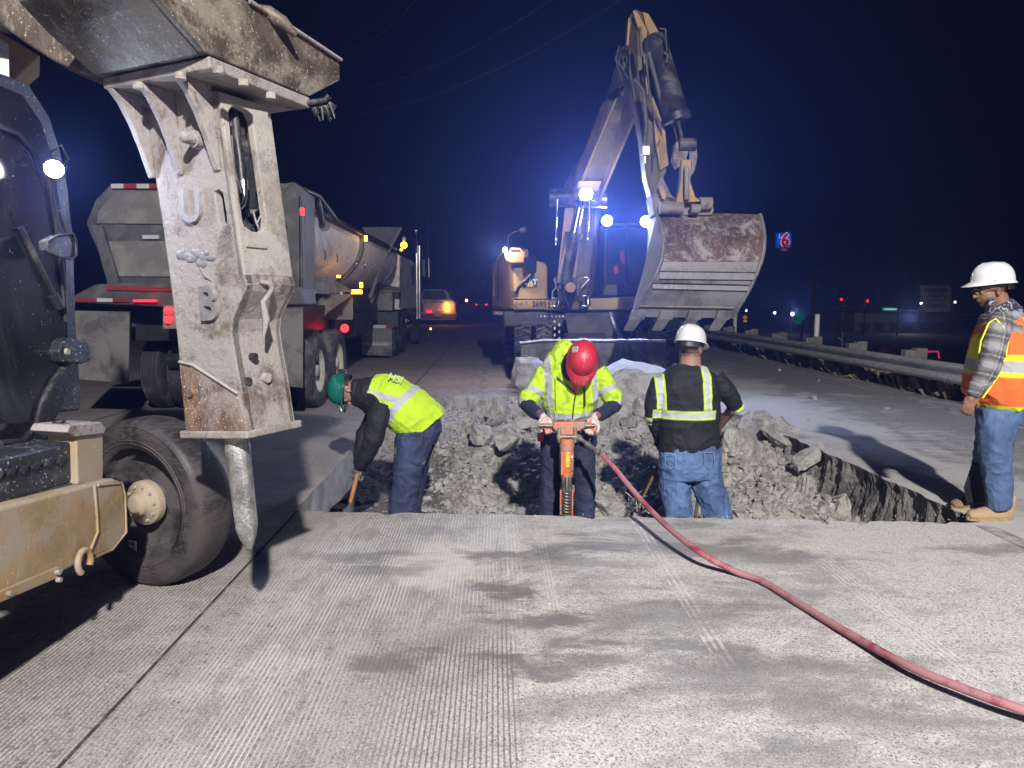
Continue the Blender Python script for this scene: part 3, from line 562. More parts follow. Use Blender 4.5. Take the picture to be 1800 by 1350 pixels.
mb = MB(); mb.tube([px_(x, y, XC+.008) for x, y in ((0, 780), (40, 776), (62, 752), (72, 712), (92, 672), (118, 638), (124, 612))], .016, 8); mb.build('door_seal', M['black'], mach)
mb = MB(); mb.tube([px_(x, y, XC+.008) for x, y in ((116, 690-125), (113, 540), (110, 490), (100, 400), (88, 330), (62, 270), (30, 235), (0, 222))], .012, 8); mb.build('door_frame', M['black'], mach)
mb = MB(); mb.tube([px_(x, y, XC+.012) for x, y in ((36, 400), (58, 445), (84, 500), (100, 528))], .013, 8); mb.tube([px_(x, y, XC+.012) for x, y in ((92, 518), (104, 540))], .025, 8); mb.build('wiper', M['black'], mach)
mb = MB(); mb.prism([px_(x, y, XC+.05) for x, y in ((112, 598), (124, 592), (130, 597), (150, 598), (158, 602), (160, 634), (146, 640), (112, 636), (104, 618))], V(-.07, 0, 0)); lb = mb.build('door_latch', M['speckpaint'], mach, .008)
p = px_(116, 618, XC+.055); MB().cyl(p, p+V(.012, 0, 0), .016, .014, 14).build('latch_knob', M['hammer_dust'], lb)
mb = MB(); mb.tube([px_(x, y, -1.98) for x, y in ((128, 410), (133, 420), (134, 448), (128, 455), (105, 452), (84, 440), (82, 424), (100, 414), (128, 410))], .006, 6); mi = mb.build('mirror', M['black'], mach)
mb = MB(); mb.prism([px_(x, y, -1.985) for x, y in ((128, 411), (133, 420), (134, 448), (128, 455), (105, 452), (84, 440), (82, 424), (100, 414))], V(-.04, 0, 0)); mb.build('mirror_shell', M['speckpaint'], mi, .008)
mb = MB(); mb.tube([px_(x, y, -1.99) for x, y in ((104, 370), (112, 396), (118, 412))], .008, 6); mb.build('mirror_arm', M['black'], mi)
# cab lamp
LP = px_(95, 297, -1.98)
aim = V(.45, -.85, -.25).normalized()
mb = MB(); mb.lathe(LP-aim*.05, aim, ((.001, 0), (.03, .005), (.043, .03), (.043, .055), (.036, .055)), 20); wl = mb.build('work_lamp', M['black'], mach)
mb = MB(); mb.cyl(LP+aim*.0, LP+aim*.006, .037, .037, 20); mb.build('lamp_lens', M['lamp'], wl)
mb = MB(); mb.tube([px_(88, 268, -2.05), px_(108, 255, -2.03), px_(120, 280, -2.0), px_(106, 292, -1.99)], .006, 6); mb.build('lamp_bracket', M['black'], wl)
lamp('cab_work_lamp', 'SPOT', LP+aim*.03, 32, (.62, .74, 1), LP+V(1.15, -.25, -.75), 165, .6, .03)
# orange marker lights reflected in the dark cab are real small lamps on the roof edge inside
# step
mb = MB(); mb.prism([px_(x, y, -1.93) for x, y in ((-120, 835), (0, 806), (128, 776), (137, 784), (133, 838), (120, 852), (0, 886), (-120, 920))], V(-.35, 0, .03)); st = mb.build('step', M['speckpaint'], mach, .012)
mb = MB()
for k in range(7):
    x0 = -30+k*22; mb.prism([px_(x0+a, 842-k*5.2+b, -1.915) for a, b in ((0, 4), (9, -8), (17, -10), (10, 3))], V(-.03, 0, 0))
mb.build('tread_teeth', M['black'], st)
mb = MB(); mb.prism([px_(x, y, -1.925) for x, y in ((-60, 902), (0, 886), (60, 868), (122, 850), (190, 836), (192, 842), (120, 866), (0, 898), (-60, 914))], V(-.16, 0, .01)); mb.build('dirt_on_beam', M['soil'], mach, .004)
mb = MB(); mb.prism([px_(x, y, -1.90) for x, y in ((135, 762), (182, 754), (182, 848), (137, 852))], V(-.13, 0, 0)); po = mb.build('mounting_post', M['yellow'], mach, .008)
mb = MB(); mb.prism([px_(x, y, -1.885) for x, y in ((124, 748), (178, 742), (186, 752), (184, 762), (132, 768), (118, 760))], V(-.16, 0, .01)); mb.build('post_cap', M['hammer'], po, .005)
mb = MB(); p = px_(104, 742, -1.97)
for k in range(4): mb.lathe(p+V(0, 0, -.012*k), up, ((.02, 0), (.03, .004), (.02, .010)), 14)
mb.build('rubber_mount', M['black'], mach)
# beam
bm_ = [(-160, 935), (0, 893), (200, 841), (214, 846), (219, 866), (222, 938), (196, 968), (150, 985), (0, 1062), (-160, 1135)]
mb = MB(); mb.prism([px_(x, y, -1.85) for x, y in bm_], V(-.2, 0, 0)); be = mb.build('axle_beam', M['yellow'], mach, .012)
mb = MB(); mb.tube([px_(x, y, -1.846) for x, y in ((166, 853), (170, 900), (172, 935), (152, 985))], .007, 6); mb.tube([px_(x, y, -1.846) for x, y in ((172, 853), (214, 848), (220, 870), (222, 936), (198, 966), (156, 984))], .006, 6); mb.build('weld_edge', M['yellow'], be)
mb = MB(); mb.prism([px_(x, y, -1.835) for x, y in ((-160, 1108), (0, 1040), (104, 996), (114, 999), (106, 1014), (0, 1060), (-160, 1132))], V(-.03, 0, 0)); br = mb.build('wear_bar', M['yellow'], be, .004)
for x, y in ((13, 1043), (98, 1006), (100, 1019)):
    p = px_(x, y, -1.835); MB().cyl(p, p+V(.018, 0, 0), .011, .011, 6).build('bolt', M['hammer_dust'], br, .002)
# tow eye
c0 = px_(148, 987, -1.83); mb = MB(); ring = [c0+V(0, math.cos(t)*.045, math.sin(t)*.05) for t in [2*math.pi*i/20 for i in range(-2, 14)]]
mb.tube(ring, .014, 8); mb.build('tow_eye', M['yellow'], be)
# wheel
ax = V(-.37, -.93, 0).normalized(); wc = gnd(240, 888, .455); Rw = .46
wh = MB(); wh.lathe(wc, ax, ((.33, -.23), (.42, -.24), (.45, -.215), (Rw, -.17), (Rw, -.07), (.453, -.03), (.438, -.005), (.41, .008), (.36, .010), (.31, .0), (.30, -.02), (.30, -.05)), 56)
wb = thing('x', 'x', 'x', (0, 0, 0)); bpy.data.objects.remove(wb)
wheel = wh.build('wheel', M['rubber_smooth'], mach)
mb = MB(); mb.lathe(wc, ax, ((.303, -.02), (.296, -.075), (.285, -.085), (.270, -.075), (.262, -.12), (.22, -.135), (.15, -.12), (.001, -.11)), 48); rim = mb.build('rim', grime('grimy_dark_rim', (.02, .018, .018), .6, .1, .4, 6, dust=(.075, .068, .065), damt=.4, bs=.3), wheel)
mb = MB()
for r_, h_ in ((.335, .012), (.352, .014), (.40, .010), (.425, .006)): mb.lathe(wc, ax, ((r_-.004, h_-.004), (r_, h_+.002), (r_+.004, h_-.005)), 56)
mb.build('sidewall_ridges', M['rubber_smooth'], wheel)
mb = MB(); mb.lathe(wc, ax, ((.001, .02), (.035, .02), (.055, .012), (.062, -.005), (.065, -.03), (.118, -.035), (.122, -.045), (.122, -.08)), 32); hub = mb.build('hub', M['yellow'], wheel, 0)
x_, y_, z_ = frame(ax)
for k in range(10):
    t = 2*math.pi*k/10; p = wc+ax*-.036+(x_*math.cos(t)+y_*math.sin(t))*.095; MB().cyl(p, p+ax*.014, .010, .009, 6).build('hub_bolt', M['hammer_dust'], hub)
M['sticker'] = flat('pale_sticker', (.42, .4, .4), .5); M['ink'] = flat('dark_ink', (.02, .02, .022), .5)
hx_ = ax.cross(up).normalized(); 
def onw(px, py, o_): return onplane(px, py, wc+ax*o_, ax)
sc_ = onw(233, 962, -.055); xd = V(ax.y, -ax.x, 0)*1; xd = xd if xd.x > 0 else -xd
mb = MB(); mb.box(sc_, (.058, .075, .006), Matrix((xd, up, ax)).transposed()); stk = mb.build('sticker', M['sticker'], wheel)
text('sticker_lettering', 'USA', .030, sc_+up*.022+ax*.004, -xd, -up, M['ink'], stk, .001, .0006)
mb = MB()
for k in range(3): mb.box(sc_-up*(.002+.011*k)+ax*.004, (.046, .004, .002), Matrix((xd, up+xd*.3*(1 if k % 2 else -1), ax)).transposed())
mb.build('sticker_bars', M['ink'], stk)
mb = MB(); mb.cyl(wc-ax*.08, wc-ax*.3, .1, .12, 16); mb.build('axle_end', M['darkmetal'], mach)
# ---------------------------------------------------------------- dump trailer and its tractor
M['rim_cream'] = grime('dusty_cream_rim', (.40, .40, .31), .5, 0, .12, 4, dust=(.25, .24, .2), damt=.4, bs=.1)
M['tub'] = grime('dull_aluminium_tub', (.70, .68, .68), .45, 0, .1, 1.5, dust=(.55, .52, .51), damt=.3, bs=.06, streak=((.42, .39, .385), 3, (2, 2, .6), .5))
M['panel'] = grime('dusty_trailer_panel', (.20, .186, .16), .6, 0, .08, 2, dust=(.12, .113, .10), damt=.5, bs=.06)
M['flapm'] = grime('dusty_rubber_flap', (.07, .068, .065), .7, 0, .2, 3, dust=(.17, .165, .155), damt=.5, bs=.1)
def tyre(name, c, Rr, wd, out, parent, rimm, groove=True):
    c = Vector(c); mb = MB(); out = Vector(out).normalized()
    pr = [(.55*Rr, -wd), (.9*Rr, -wd-.005), (.98*Rr, -wd+.025)]
    for k in range(5): a = -wd+.04+k*(wd-.08)/5; pr += [(Rr, a), (Rr, a+.028), (Rr-.012, a+.032), (Rr-.012, a+.040)]
    pr += [(Rr, -.035), (.975*Rr, -.012), (.9*Rr, .006), (.75*Rr, .008), (.60*Rr, -.002), (.585*Rr, -.02)]
    mb.lathe(c, out, pr, 44); w_ = mb.build(name, M['rubber'], parent)
    mb = MB(); mb.lathe(c, out, ((.59*Rr, -.015), (.565*Rr, -.02), (.54*Rr, -.06), (.50*Rr, -.11), (.30*Rr, -.13), (.28*Rr, -.10), (.16*Rr, -.09), (.15*Rr, -.03), (.001, -.025)), 36); mb.build('rim', rimm, w_)
    x_, y_, z_ = frame(out)
    for k in range(8):
        t = 2*math.pi*k/8; p = c-out*.13+(x_*math.cos(t)+y_*math.sin(t))*.4*Rr
        if Rr > .4: MB().cyl(p, p+out*.03, .014, .012, 6).build('wheel_nut', M['metal'], w_)
    return w_
def quad(mb, pts, Y, dep): return mb.prism([at(*p, Y) for p in pts], LD*dep)
tr = thing('dump_trailer', 'round-bottomed dump trailer with white rear panels and lit red lamps behind the breaker', 'dump trailer', (-4, 9, 0))
YR = 9.0
mb = MB(); quad(mb, [(150, 392), (168, 350), (196, 322), (502, 322), (516, 319), (536, 334), (536, 526), (205, 512), (196, 500)], YR, .35); fr_ = mb.build('rear_frame', M['steel_grey'], tr, .02)
mb = MB(); quad(mb, [(169, 393), (172, 372), (202, 336), (497, 336), (497, 396)], YR-.03, .05); mb.build('upper_panel', M['panel'], tr, .01)
mb = MB(); quad(mb, [(176, 424), (497, 424), (497, 488), (193, 486)], YR-.03, .05); mb.build('lower_panel', M['panel'], tr, .01)
mb = MB(); quad(mb, [(160, 396), (178, 396), (214, 512), (192, 512)], YR-.08, .08); mb.build('rear_strut', M['steel_grey'], tr, .01)
mb = MB(); quad(mb, [(505, 326), (517, 320), (536, 334), (535, 524), (500, 524), (504, 400), (490, 372), (490, 350)], YR-.1, .5); mb.build('corner_column', M['steel_grey'], tr, .02)
mb = MB(); mb.tube([at(529, 345, YR-.12), at(530, 515, YR-.12)], .025, 8); mb.build('column_edge', M['black'], tr)
for (a, b, c_, d_), m_ in (((195, 323, 217, 331), 'refl_white'), ((217, 323, 240, 331), 'refl_red'), ((240, 323, 262, 331), 'refl_white'), ((262, 323, 290, 331), 'refl_red'), ((250, 413, 279, 420), 'refl_white')):
    mb = MB(); quad(mb, [(a, b), (c_, b), (c_, d_), (a, d_)], YR-.045, .04); mb.build('reflector_strip', M[m_], tr)
mb = MB(); quad(mb, [(128, 520), (165, 500), (215, 497), (530, 505), (536, 536), (300, 540), (128, 532)], YR-.35, .6); sh_ = mb.build('rear_shelf', M['steel_grey'], tr, .02)
for (a, c_), m_ in (((129, 170), 'refl_red'), ((170, 198), 'refl_white'), ((198, 226), 'refl_red'), ((485, 531), 'refl_red')):
    mb = MB(); quad(mb, [(a, 524), (c_, 524.5), (c_, 531), (a, 530.5)] if a < 400 else [(a, 545), (c_, 545), (c_, 552), (a, 552)], YR-.38 if a < 400 else YR-.2, .04); mb.build('reflector_strip', M[m_], tr)
mb = MB(); quad(mb, [(188, 502), (300, 505), (300, 512), (188, 510)], YR-.38, .03); mb.build('reflector_strip', M['refl_red'], tr)
for pts in ([(130, 546), (227, 548), (225, 674), (130, 666)], [(462, 540), (532, 540), (532, 682), (464, 676)]):
    mb = MB(); quad(mb, pts, YR-.25, .03); mb.build('mudguard', M['flapm'], tr, .004)
mb = MB(); quad(mb, [(230, 540), (465, 540), (465, 600), (230, 600)], YR+.3, 9); mb.build('chassis', M['black'], tr, .02)
mb = MB(); mb.cyl(at(270, 632, 9.9), at(560, 632, 10.1), .07, .07, 12); mb.cyl(at(300, 632, 9.6), at(330, 632, 9.6), .13, .13, 14); mb.build('axle', M['darkmetal'], tr)
for p_, s_, m_ in (((255, 529), (.27, .022), 'red_lit'), ((297, 562), (.1, .1), 'red_lit'), ((297, 546), (.1, .06), 'red_lit')):
    c = at(*p_, YR-.42); 
    mb = MB(); mb.cyl(c, c-LD*.03, s_[0]/2, s_[0]/2*.9, 20) if s_[1] > .03 else mb.box(c, (s_[0], .03, s_[1])); mb.build('tail_lamp', M[m_], tr)
mb = MB(); quad(mb, [(286, 536), (316, 536), (316, 578), (286, 578)], YR-.38, .05); mb.build('lamp_box', M['flapm'], tr, .005)
for py in (372, 516):
    c = at(531, py, YR-.14); mb = MB(); mb.box(c, (.045, .02, .09)); mb.build('side_marker', M['red_lit'], tr)
# wheels
for Y in (10.15, 11.45):
    for c, out in ((V(-2.74-.024*(Y-10), Y, .53), V(1, .024, 0)), (V(-4.72-.024*(Y-10), Y, .53), V(-1, 0, 0)), (V(-5.08-.024*(Y-10), Y, .53), V(-1, 0, 0)), (V(-3.1-.024*(Y-10), Y, .53), V(1, 0, 0))):
        tyre('wheel', c, .53, .27, out, tr, M['rim_cream'])
# half-round tub
def ushape(Y, grow=0.0, zt=2.74):
    xr_ = -2.74-.026*(Y-9)+grow; w2 = 1.22+grow; cx = xr_-w2; pts = [V(xr_, Y, zt)]
    for k in range(13):
        a = R(90*k/12); pts.append(V(cx+w2*math.cos(a), Y, 2.62-(.92+grow)*math.sin(a)))
    left = [V(2*cx-p.x, p.y, p.z) for p in pts[::-1][1:]]
    return pts+left
mb = MB(); mb.loft([ushape(y_) for y_ in (9.3, 11, 12.5, 14, 16, 17, 18.2)], False, True, False); tub = mb.build('tub', M['tub'], tr)
for y_ in (13.55, 18.2):
    mb = MB(); a = ushape(y_, .07); b = ushape(y_+.14, .07); mb.loft([ushape(y_, .0), a, b, ushape(y_+.14, 0)], False, False, False); mb.build('rib', M['steel_grey'], tub)
mb = MB(); mb.tube([V(-2.72-.026*(y_-9), y_, 2.76) for y_ in (9.3, 12, 15, 18.3)], .065, 8); mb.tube([V(-5.2-.026*(y_-9), y_, 2.76) for y_ in (9.3, 12, 15, 18.3)], .065, 8); mb.build('top_rail', M['black'], tub)
mb = MB(); mb.prism([V(-2.7, 9.6, 2.78), V(-2.95, 18, 2.78), V(-4.0, 18.3, 3.05), V(-3.9, 13, 3.0), V(-3.6, 9.6, 2.86)], V(0, 0, .04)); mb.build('tarp', M['black'], tr, .02)
mb = MB(); mb.prism([at(*p, 17.6) for p in ((636, 399), (708, 399), (690, 432), (640, 410))], V(0, .05, 0)); mb.build('wind_board', M['steel_grey'], tr, .01)
for k in range(10):
    y_ = 9.9+k*.82; p = V(-2.72-.026*(y_-9)-.045, y_, 2.2-.0*k); mb = MB(); mb.tube([p+V(.02, .07*math.cos(t), .07*math.sin(t)) for t in [R(-70+i*30) for i in range(6)]], .010, 6); mb.build('tie_ring', M['chrome'], tub)
mb = MB(); mb.tube([at(557, 345, 9.5), at(563, 372, 9.6), at(566, 398, 9.7)], .04, 8); mb.cyl(at(570, 397, 9.7), at(570, 397, 9.95), .075, .075, 14); mb.tube([at(536, 334, 9.0), at(560, 345, 9.5), at(590, 385, 10.2)], .035, 8); mb.build('tarp_arm', M['black'], tr)
# fender sheet, gusset, lamps on the right side
mb = MB(); mb.prism([at(535, 488, 9.7), at(578, 486, 10.8), at(622, 513, 12.4), at(600, 516, 11.6), at(566, 517, 10.4), at(532, 512, 9.7)], V(-.02, 0, .02)); fs_ = mb.build('fender_sheet', M['panel'], tr, .006)
for k in range(6):
    a = at(540+k*12, 513+.6*k, 9.75+.35*k); mb = MB(); mb.box(a, (.02, .10, .05)); mb.build('reflector_strip', M['refl_white' if k % 2 else 'refl_red'], fs_)
mb = MB(); mb.prism([at(*p, 12.6) for p in ((621, 516), (621, 562), (564, 562))], V(-.5, .1, 0)); mb.build('gusset_plate', M['panel'], tr, .01)
mb = MB(); mb.box(at(627, 513, 12.4), (.17, .12, .07)); mb.build('turn_lamp', M['amber_lit'], tr, .01); lamp('trailer_turn_lamp', 'POINT', at(627, 513, 12.2)+V(.12, 0, 0), .35, (1, .45, .05), radius=.04)
mb = MB(); c = at(606, 577, 12.9); mb.cyl(c, c-LD*.03, .075, .07, 20); mb.build('tail_lamp', M['red_lit'], tr); lamp('trailer_tail_lamp', 'POINT', c-LD*.1, 1.2, (1, .03, .03), radius=.04)
mb = MB(); c = at(590, 486, 12.0); mb.box(c+V(.05, 0, 0), (.05, .10, .04)); mb.build('side_marker', M['amber_lit'], tr, .01); lamp('trailer_marker_lamp', 'POINT', c+V(.16, 0, 0), .15, (1, .5, .1), radius=.02)
for p_ in ((643, 419), (635, 501)):
    mb = MB(); mb.box(at(*p_, 13.5), (.05, .05, .10)); mb.build('side_marker', M['amber_lit'], tr)
mb = MB(); mb.tube([at(650, 524, 16.0), at(672, 460, 16.8), at(704, 402, 17.6)], .045, 6); mb.tube([at(640, 482, 15.4), at(660, 465, 16.3), at(678, 435, 17)], .02, 6); mb.build('diagonal_brace', M['panel'], tr)
mb = MB(); quad(mb, [(520, 560), (590, 556), (590, 600), (520, 612)], 12.9, 4); mb.build('draw_frame', M['black'], tr, .02)
# tractor
tc = thing('truck_tractor', 'white-cab truck tractor coupled to the front of the round-bottomed dump trailer', 'truck', (-4.4, 21, 0))
YC = 19.4
mb = MB(); a = at(735, 447, YC); mb.prism([V(-3.15-.47, YC, 1.28), V(-5.7, YC, 1.28), V(-5.7, YC, 2.72), V(-3.62, YC, 2.72)], LD*0+V(-.1, 4.0, 0))
X1 = at(690, 500, YC).x
mb = MB(); xs = at(705, 447, YC).x; ca_ = [V(-5.6, YC, at(700, 545, YC).z), V(-3.02, YC, at(700, 545, YC).z), V(-3.02, YC, at(700, 450, YC).z), V(-3.08, YC, at(700, 446, YC).z), V(-5.6, YC, at(700, 446, YC).z)]
mb.prism(ca_, V(-.10, 3.6, 0)); mb.build('sleeper_cab', M['white'], tc, .06)
mb = MB(); mb.prism([V(-5.4, YC+3.6, 1.0), V(-3.3, YC+3.6, 1.0), V(-3.3, YC+3.6, 2.2), V(-5.4, YC+3.6, 2.2)], V(0, 2.2, -.1)); mb.build('hood', M['white'], tc, .1)
mb = MB(); mb.box((-3.06, YC+3.0, 2.25), (.03, .9, .6)); mb.build('side_window', M['black'], tc, .01)
for px in (733, 738):
    mb = MB(); mb.cyl(at(px, 560, 23), at(px-1, 432, 23), .06, .06, 12); mb.build('exhaust_stack', M['chrome'], tc)
mb = MB(); mb.box(at(745, 471, 23.2), (.10, .06, .55)); mb.tube([at(738, 458, 23.2), at(746, 456, 23.2)], .015, 6); mb.build('wing_mirror', M['black'], tc, .02)
mb = MB(); mb.box(at(754, 471, 23.0), (.02, .04, .6)); mb.build('mirror_edge', M['chrome'], tc)
mb = MB(); mb.cyl(at(703, 540, 19.3), at(704, 470, 19.3), .02, .02, 8); mb.build('grab_pole', M['black'], tc)
mb = MB(); mb.tube([at(753, 460, 23.2), at(751, 380, 23.2)], .008, 5); mb.build('antenna', M['black'], tc)
for p_, m_, s_ in (((710, 431), 'amber_lit', .09), ((705, 439), 'amber_lit', .035), ((710, 420), 'refl_white', .06), ((732, 406), 'chrome', .05)):
    mb = MB(); mb.ell(at(*p_, 19.2), s_); mb.build('roof_marker' if 'amber' in m_ else 'roof_lamp', M[m_], tc)
mb = MB(); mb.cyl(at(710, 445, 19.2), at(710, 412, 19.2), .018, .018, 6); mb.cyl(at(732, 445, 20), at(732, 404, 20), .018, .018, 6); mb.build('marker_post', M['black'], tc)
mb = MB(); mb.prism([at(*p, 18.6) for p in ((650, 514), (690, 514), (690, 546), (650, 546))], V(-.02, .5, 0)); mb.build('tool_box', M['panel'], tc, .02)
mb = MB(); mb.prism([at(650, 513, 18.5), at(662, 499, 19.2), at(707, 508, 19.3), at(704, 514, 18.6)], V(0, 0, .03)); mb.build('deck_plate', M['panel'], tc, .01)
mb = MB(); quad(mb, [(636, 548), (700, 548), (700, 575), (636, 575)], 18.7, .5); mb.build('rear_frame', M['black'], tc, .02)
mb = MB(); quad(mb, [(637, 575), (689, 575), (689, 626), (636, 624)], 18.4, .02); fl = mb.build('mud_flap', M['flapm'], tc, .004)
for a_, c_, m_ in ((640, 653, 'refl_red'), (653, 678, 'refl_white'), (678, 690, 'refl_red')):
    mb = MB(); quad(mb, [(a_, 571), (c_, 571.5), (c_, 577), (a_, 576.5)], 18.36, .02); mb.build('reflector_strip', M[m_], fl)
M['pale_ink'] = flat('pale_print', (.4, .4, .4), .5)
text('flap_lettering', 'VANGUARD', .115, at(663, 605, 18.38), V(1, 0, 0), up, M['pale_ink'], fl, .003, .006)
mb = MB()
for s_ in (-1, 1):
    for k in range(3):
        a = at(663+s_*22, 603+k*2, 18.38); mb.prism([a, a+V(s_*(.11-.03*k), 0, .035), a+V(s_*.02, 0, -.012)], V(0, -.004, 0))
mb.build('flap_wings', M['pale_ink'], fl)
for y_, x_ in ((19.35, -3.10), (20.65, -3.13), (24.6, -3.2)):
    tyre('wheel', V(x_, y_, .52), .52, .27, V(1, .02, 0), tc, M['chrome'])
    if y_ < 24: tyre('wheel', V(x_-.36, y_, .52), .52, .27, V(1, .02, 0), tc, M['chrome'])
mb = MB(); mb.cyl((-3.5, 21.4, .75), (-3.55, 23.3, .75), .33, .33, 28); mb.build('fuel_tank', M['chrome'], tc, .02)
mb = MB(); mb.box((-4.4, 22, .8), (1.2, 7, .3)); mb.build('chassis', M['black'], tc)
mb = MB(); mb.ell(at(757, 578, 24.3), .035); mb.build('side_marker', M['amber_lit'], tc)
# pickup
pk = thing('pickup_truck', 'white pickup with its right tail lamp lit orange, stopped beyond the truck tractor', 'pickup truck', (-4.6, 44, 0))
Y = 43.0
mb = MB(); mb.prism([at(*p, Y) for p in ((736, 530), (740, 526), (795, 526), (801, 532), (803, 560), (800, 563), (738, 563))], V(-.15, 5.2, 0)); mb.build('body', M['white'], pk, .08)
mb = MB(); mb.loft([[at(*p, Y+.9) for p in ((738, 528), (794, 528), (784, 509), (745, 509))], [at(*p, Y+.9)+V(-.1, 2.4, 0) for p in ((738, 528), (798, 528), (790, 509), (745, 509))]], True, False); mb.build('cabin', M['white'], pk, .06)
mb = MB(); mb.prism([at(*p, Y+.8) for p in ((744, 511), (781, 511), (785, 527), (742, 527))], V(0, .05, 0)); mb.build('rear_window', M['black'], pk)
mb = MB(); mb.prism([at(*p, Y-.1) for p in ((744, 532), (780, 532), (780, 548), (744, 548))], V(0, .08, 0)); mb.build('tailgate', M['white'], pk, .03)
mb = MB(); mb.prism([at(*p, Y-.2) for p in ((738, 551), (800, 551), (800, 560), (738, 560))], V(0, .2, 0)); mb.build('bumper', M['panel'], pk, .04)
for px, m_ in ((786, 'amber_lit'), (740, 'refl_red')):
    mb = MB(); mb.prism([at(px+a, b, Y-.06) for a, b in ((-3, 532), (3, 532), (4, 548), (-3, 548))], V(0, .1, 0)); mb.build('tail_lamp', M[m_], pk, .02)
lamp('pickup_tail_lamp', 'POINT', at(786, 541, Y-.3), 30, (1, .30, .05), radius=.08)
for px in (757, 752, 796): mb = MB(); mb.ell(at(px, 548, Y-.25), .06); mb.build('marker_lamp', M['red_lit'], pk)
mb = MB(); mb.prism([at(*p, Y-.22) for p in ((764, 550), (775, 550), (775, 556), (764, 556))], V(0, .02, 0)); mb.build('number_plate', M['refl_white'], pk)
for x_, y_ in ((-3.62, 44), (-5.2, 44), (-3.7, 47)): tyre('wheel', V(x_, y_, .4), .4, .25, V(1, 0, 0), pk, M['chrome'])
# far traffic
def far_car(px, py, Y, lab, cat, w_=1.85):
    c = gnd(px, 0, 0) if 0 else at(px, py, Y); c.z = 0; t = thing('parked_car' if 'parked' in lab else 'car', lab, cat, c)
    mb = MB(); mb.loft([[c+V(a*w_/2, y_, b) for a, b in ((-1, .3), (1, .3), (1, .85), (.8, 1.4 if 0 < i < 3 else .9), (-.8, 1.4 if 0 < i < 3 else .9), (-1, .85))] for i, y_ in enumerate((0, .8, 3, 4.4))], True, False); mb.build('body', M['black'], t, .06)
    for s_ in (-1, 1):
        mb = MB(); mb.ell(c+V(s_*.66, -.04, .8), (.17, .05, .09)); mb.build('tail_lamp', M['red_lit'], t)
        tyre('wheel', c+V(s_*.85, .9, .32), .32, .2, V(s_, 0, 0), t, M['chrome'])
    mb = MB(); mb.box(c+V(0, -.03, .78), (.5, .03, .14)); mb.build('number_plate', M['refl_white'], t)
far_car(846, 535, 92, 'dark car with two red tail lamps far down the lane left of the wheeled excavator', 'car')
# ---------------------------------------------------------------- wheeled excavator beyond the pit
M['bucket'] = grime('scoured_bucket_steel', (.17, .16, .155), .5, .3, .25, 4, dust=(.30, .295, .29), damt=.45, dscale=2.2, speck=(.14, .08, .07), sscale=50, samt=.2, bs=.4, bscale=14, streak=((.38, .37, .36), 7, (3, 1, .8), .6))
M['bucket_top'] = grime('rusty_chalky_bucket_steel', (.12, .075, .066), .6, .2, .3, 6, dust=(.42, .40, .37), damt=.25, dscale=4, bs=.5, bscale=20, streak=((.46, .43, .40), 9, (2.5, 1, 2), .7))
M['boom_dark'] = grime('dusty_boom_steel', (.105, .08, .042), .6, .1, .25, 3, dust=(.17, .145, .105), damt=.35, bs=.15)
n = N('dark_cab_window'); n.done((.01, .013, .02), .08); M['cabglass'] = n.m
ex = thing('wheeled_excavator', 'yellow wheeled excavator numbered 2695, bucket raised over the far end of the pit', 'excavator', (1, 14, 0))
def pm(name, pts, Y, vec, m_, par=None, bev=.01):
    mb = MB(); mb.prism([at(p[0], p[1], p[2] if len(p) > 2 else Y) for p in pts], vec); return mb.build(name, m_, par or ex, bev)
# counterweight side and engine cowl
mb = MB()
fr0 = [at(908, 545, 13.6), at(964, 545, 13.6), at(964, 468, 13.6), at(957, 463, 13.6), at(905, 445, 13.6)]
ftl = [(905, 452), (918, 440), (945, 440), (962, 452), (964, 545), (905, 545)]
mb.prism([at(*p, 13.6) for p in ((903, 545), (963, 545), (963, 466), (955, 461), (903, 448))], V(-.5, 3.0, 0)); cw = mb.build('engine_cowl', M['yellow_clean'], ex, .05)
mb = MB(); mb.prism([at(868, 545, 16.4), at(868, 462, 16.4), at(876, 448, 16.0), at(903, 437, 14.2), at(903, 545, 13.55)], V(.3, .1, 0)); mb.build('side_cowl', M['yellow_clean'], ex, .04)
for a in (876, 883, 891):
    mb = MB(); yy = 16.2-(a-868)*.065; mb.prism([at(a, 458, yy), at(a+4, 456, yy-.2), at(a+4, 528, yy-.2), at(a, 528, yy)], V(-.03, -.02, 0)); mb.build('cowl_louvre', M['boom_dark'], ex)
pm('lower_skirt', [(903, 527), (964, 527), (964, 544), (912, 544), (903, 538)], 13.55, V(-.3, 2.6, 0), M['yellow_clean'], None, .02)
mb = MB(); mb.tube([at(903, 526, 13.5), at(966, 526, 13.5)], .012, 5); mb.build('panel_gap', M['black'], ex)
text('unit_number', '2695', .135, at(948, 535, 13.52), V(1, 0, 0), up, M['ink'], ex, .003, .006)
bd_ = pm('badge', [(919, 489), (944, 489), (944, 505), (919, 505)], 13.57, V(0, .03, 0), M['ink'], None, 0)
M['letter_white'] = flat('white_lettering', (.75, .74, .7), .5); M['badge_yellow'] = flat('badge_yellow', (.65, .42, .06), .5)
text('badge_lettering', 'CAT', .14, at(931.5, 496, 13.555), V(1, 0, 0), up, M['letter_white'], bd_, .003, .009)
mb = MB(); mb.prism([at(*p, 13.54) for p in ((925, 504), (939, 504), (932, 497.5))], V(0, -.004, 0)); mb.build('badge_triangle', M['badge_yellow'], bd_)
for px in (906, 915, 924): mb = MB(); c = at(px, 533, 13.54); mb.lathe(c, V(0, -1, 0), ((.035, 0), (.035, .012), (.02, .012), (.02, 0)), 12); mb.build('lashing_hole', M['metal'], ex)
pm('toolbox', [(886, 443), (923, 442), (924, 462), (900, 463), (890, 458)], 13.3, V(0, .3, 0), M['yellow_clean'], None, .02)
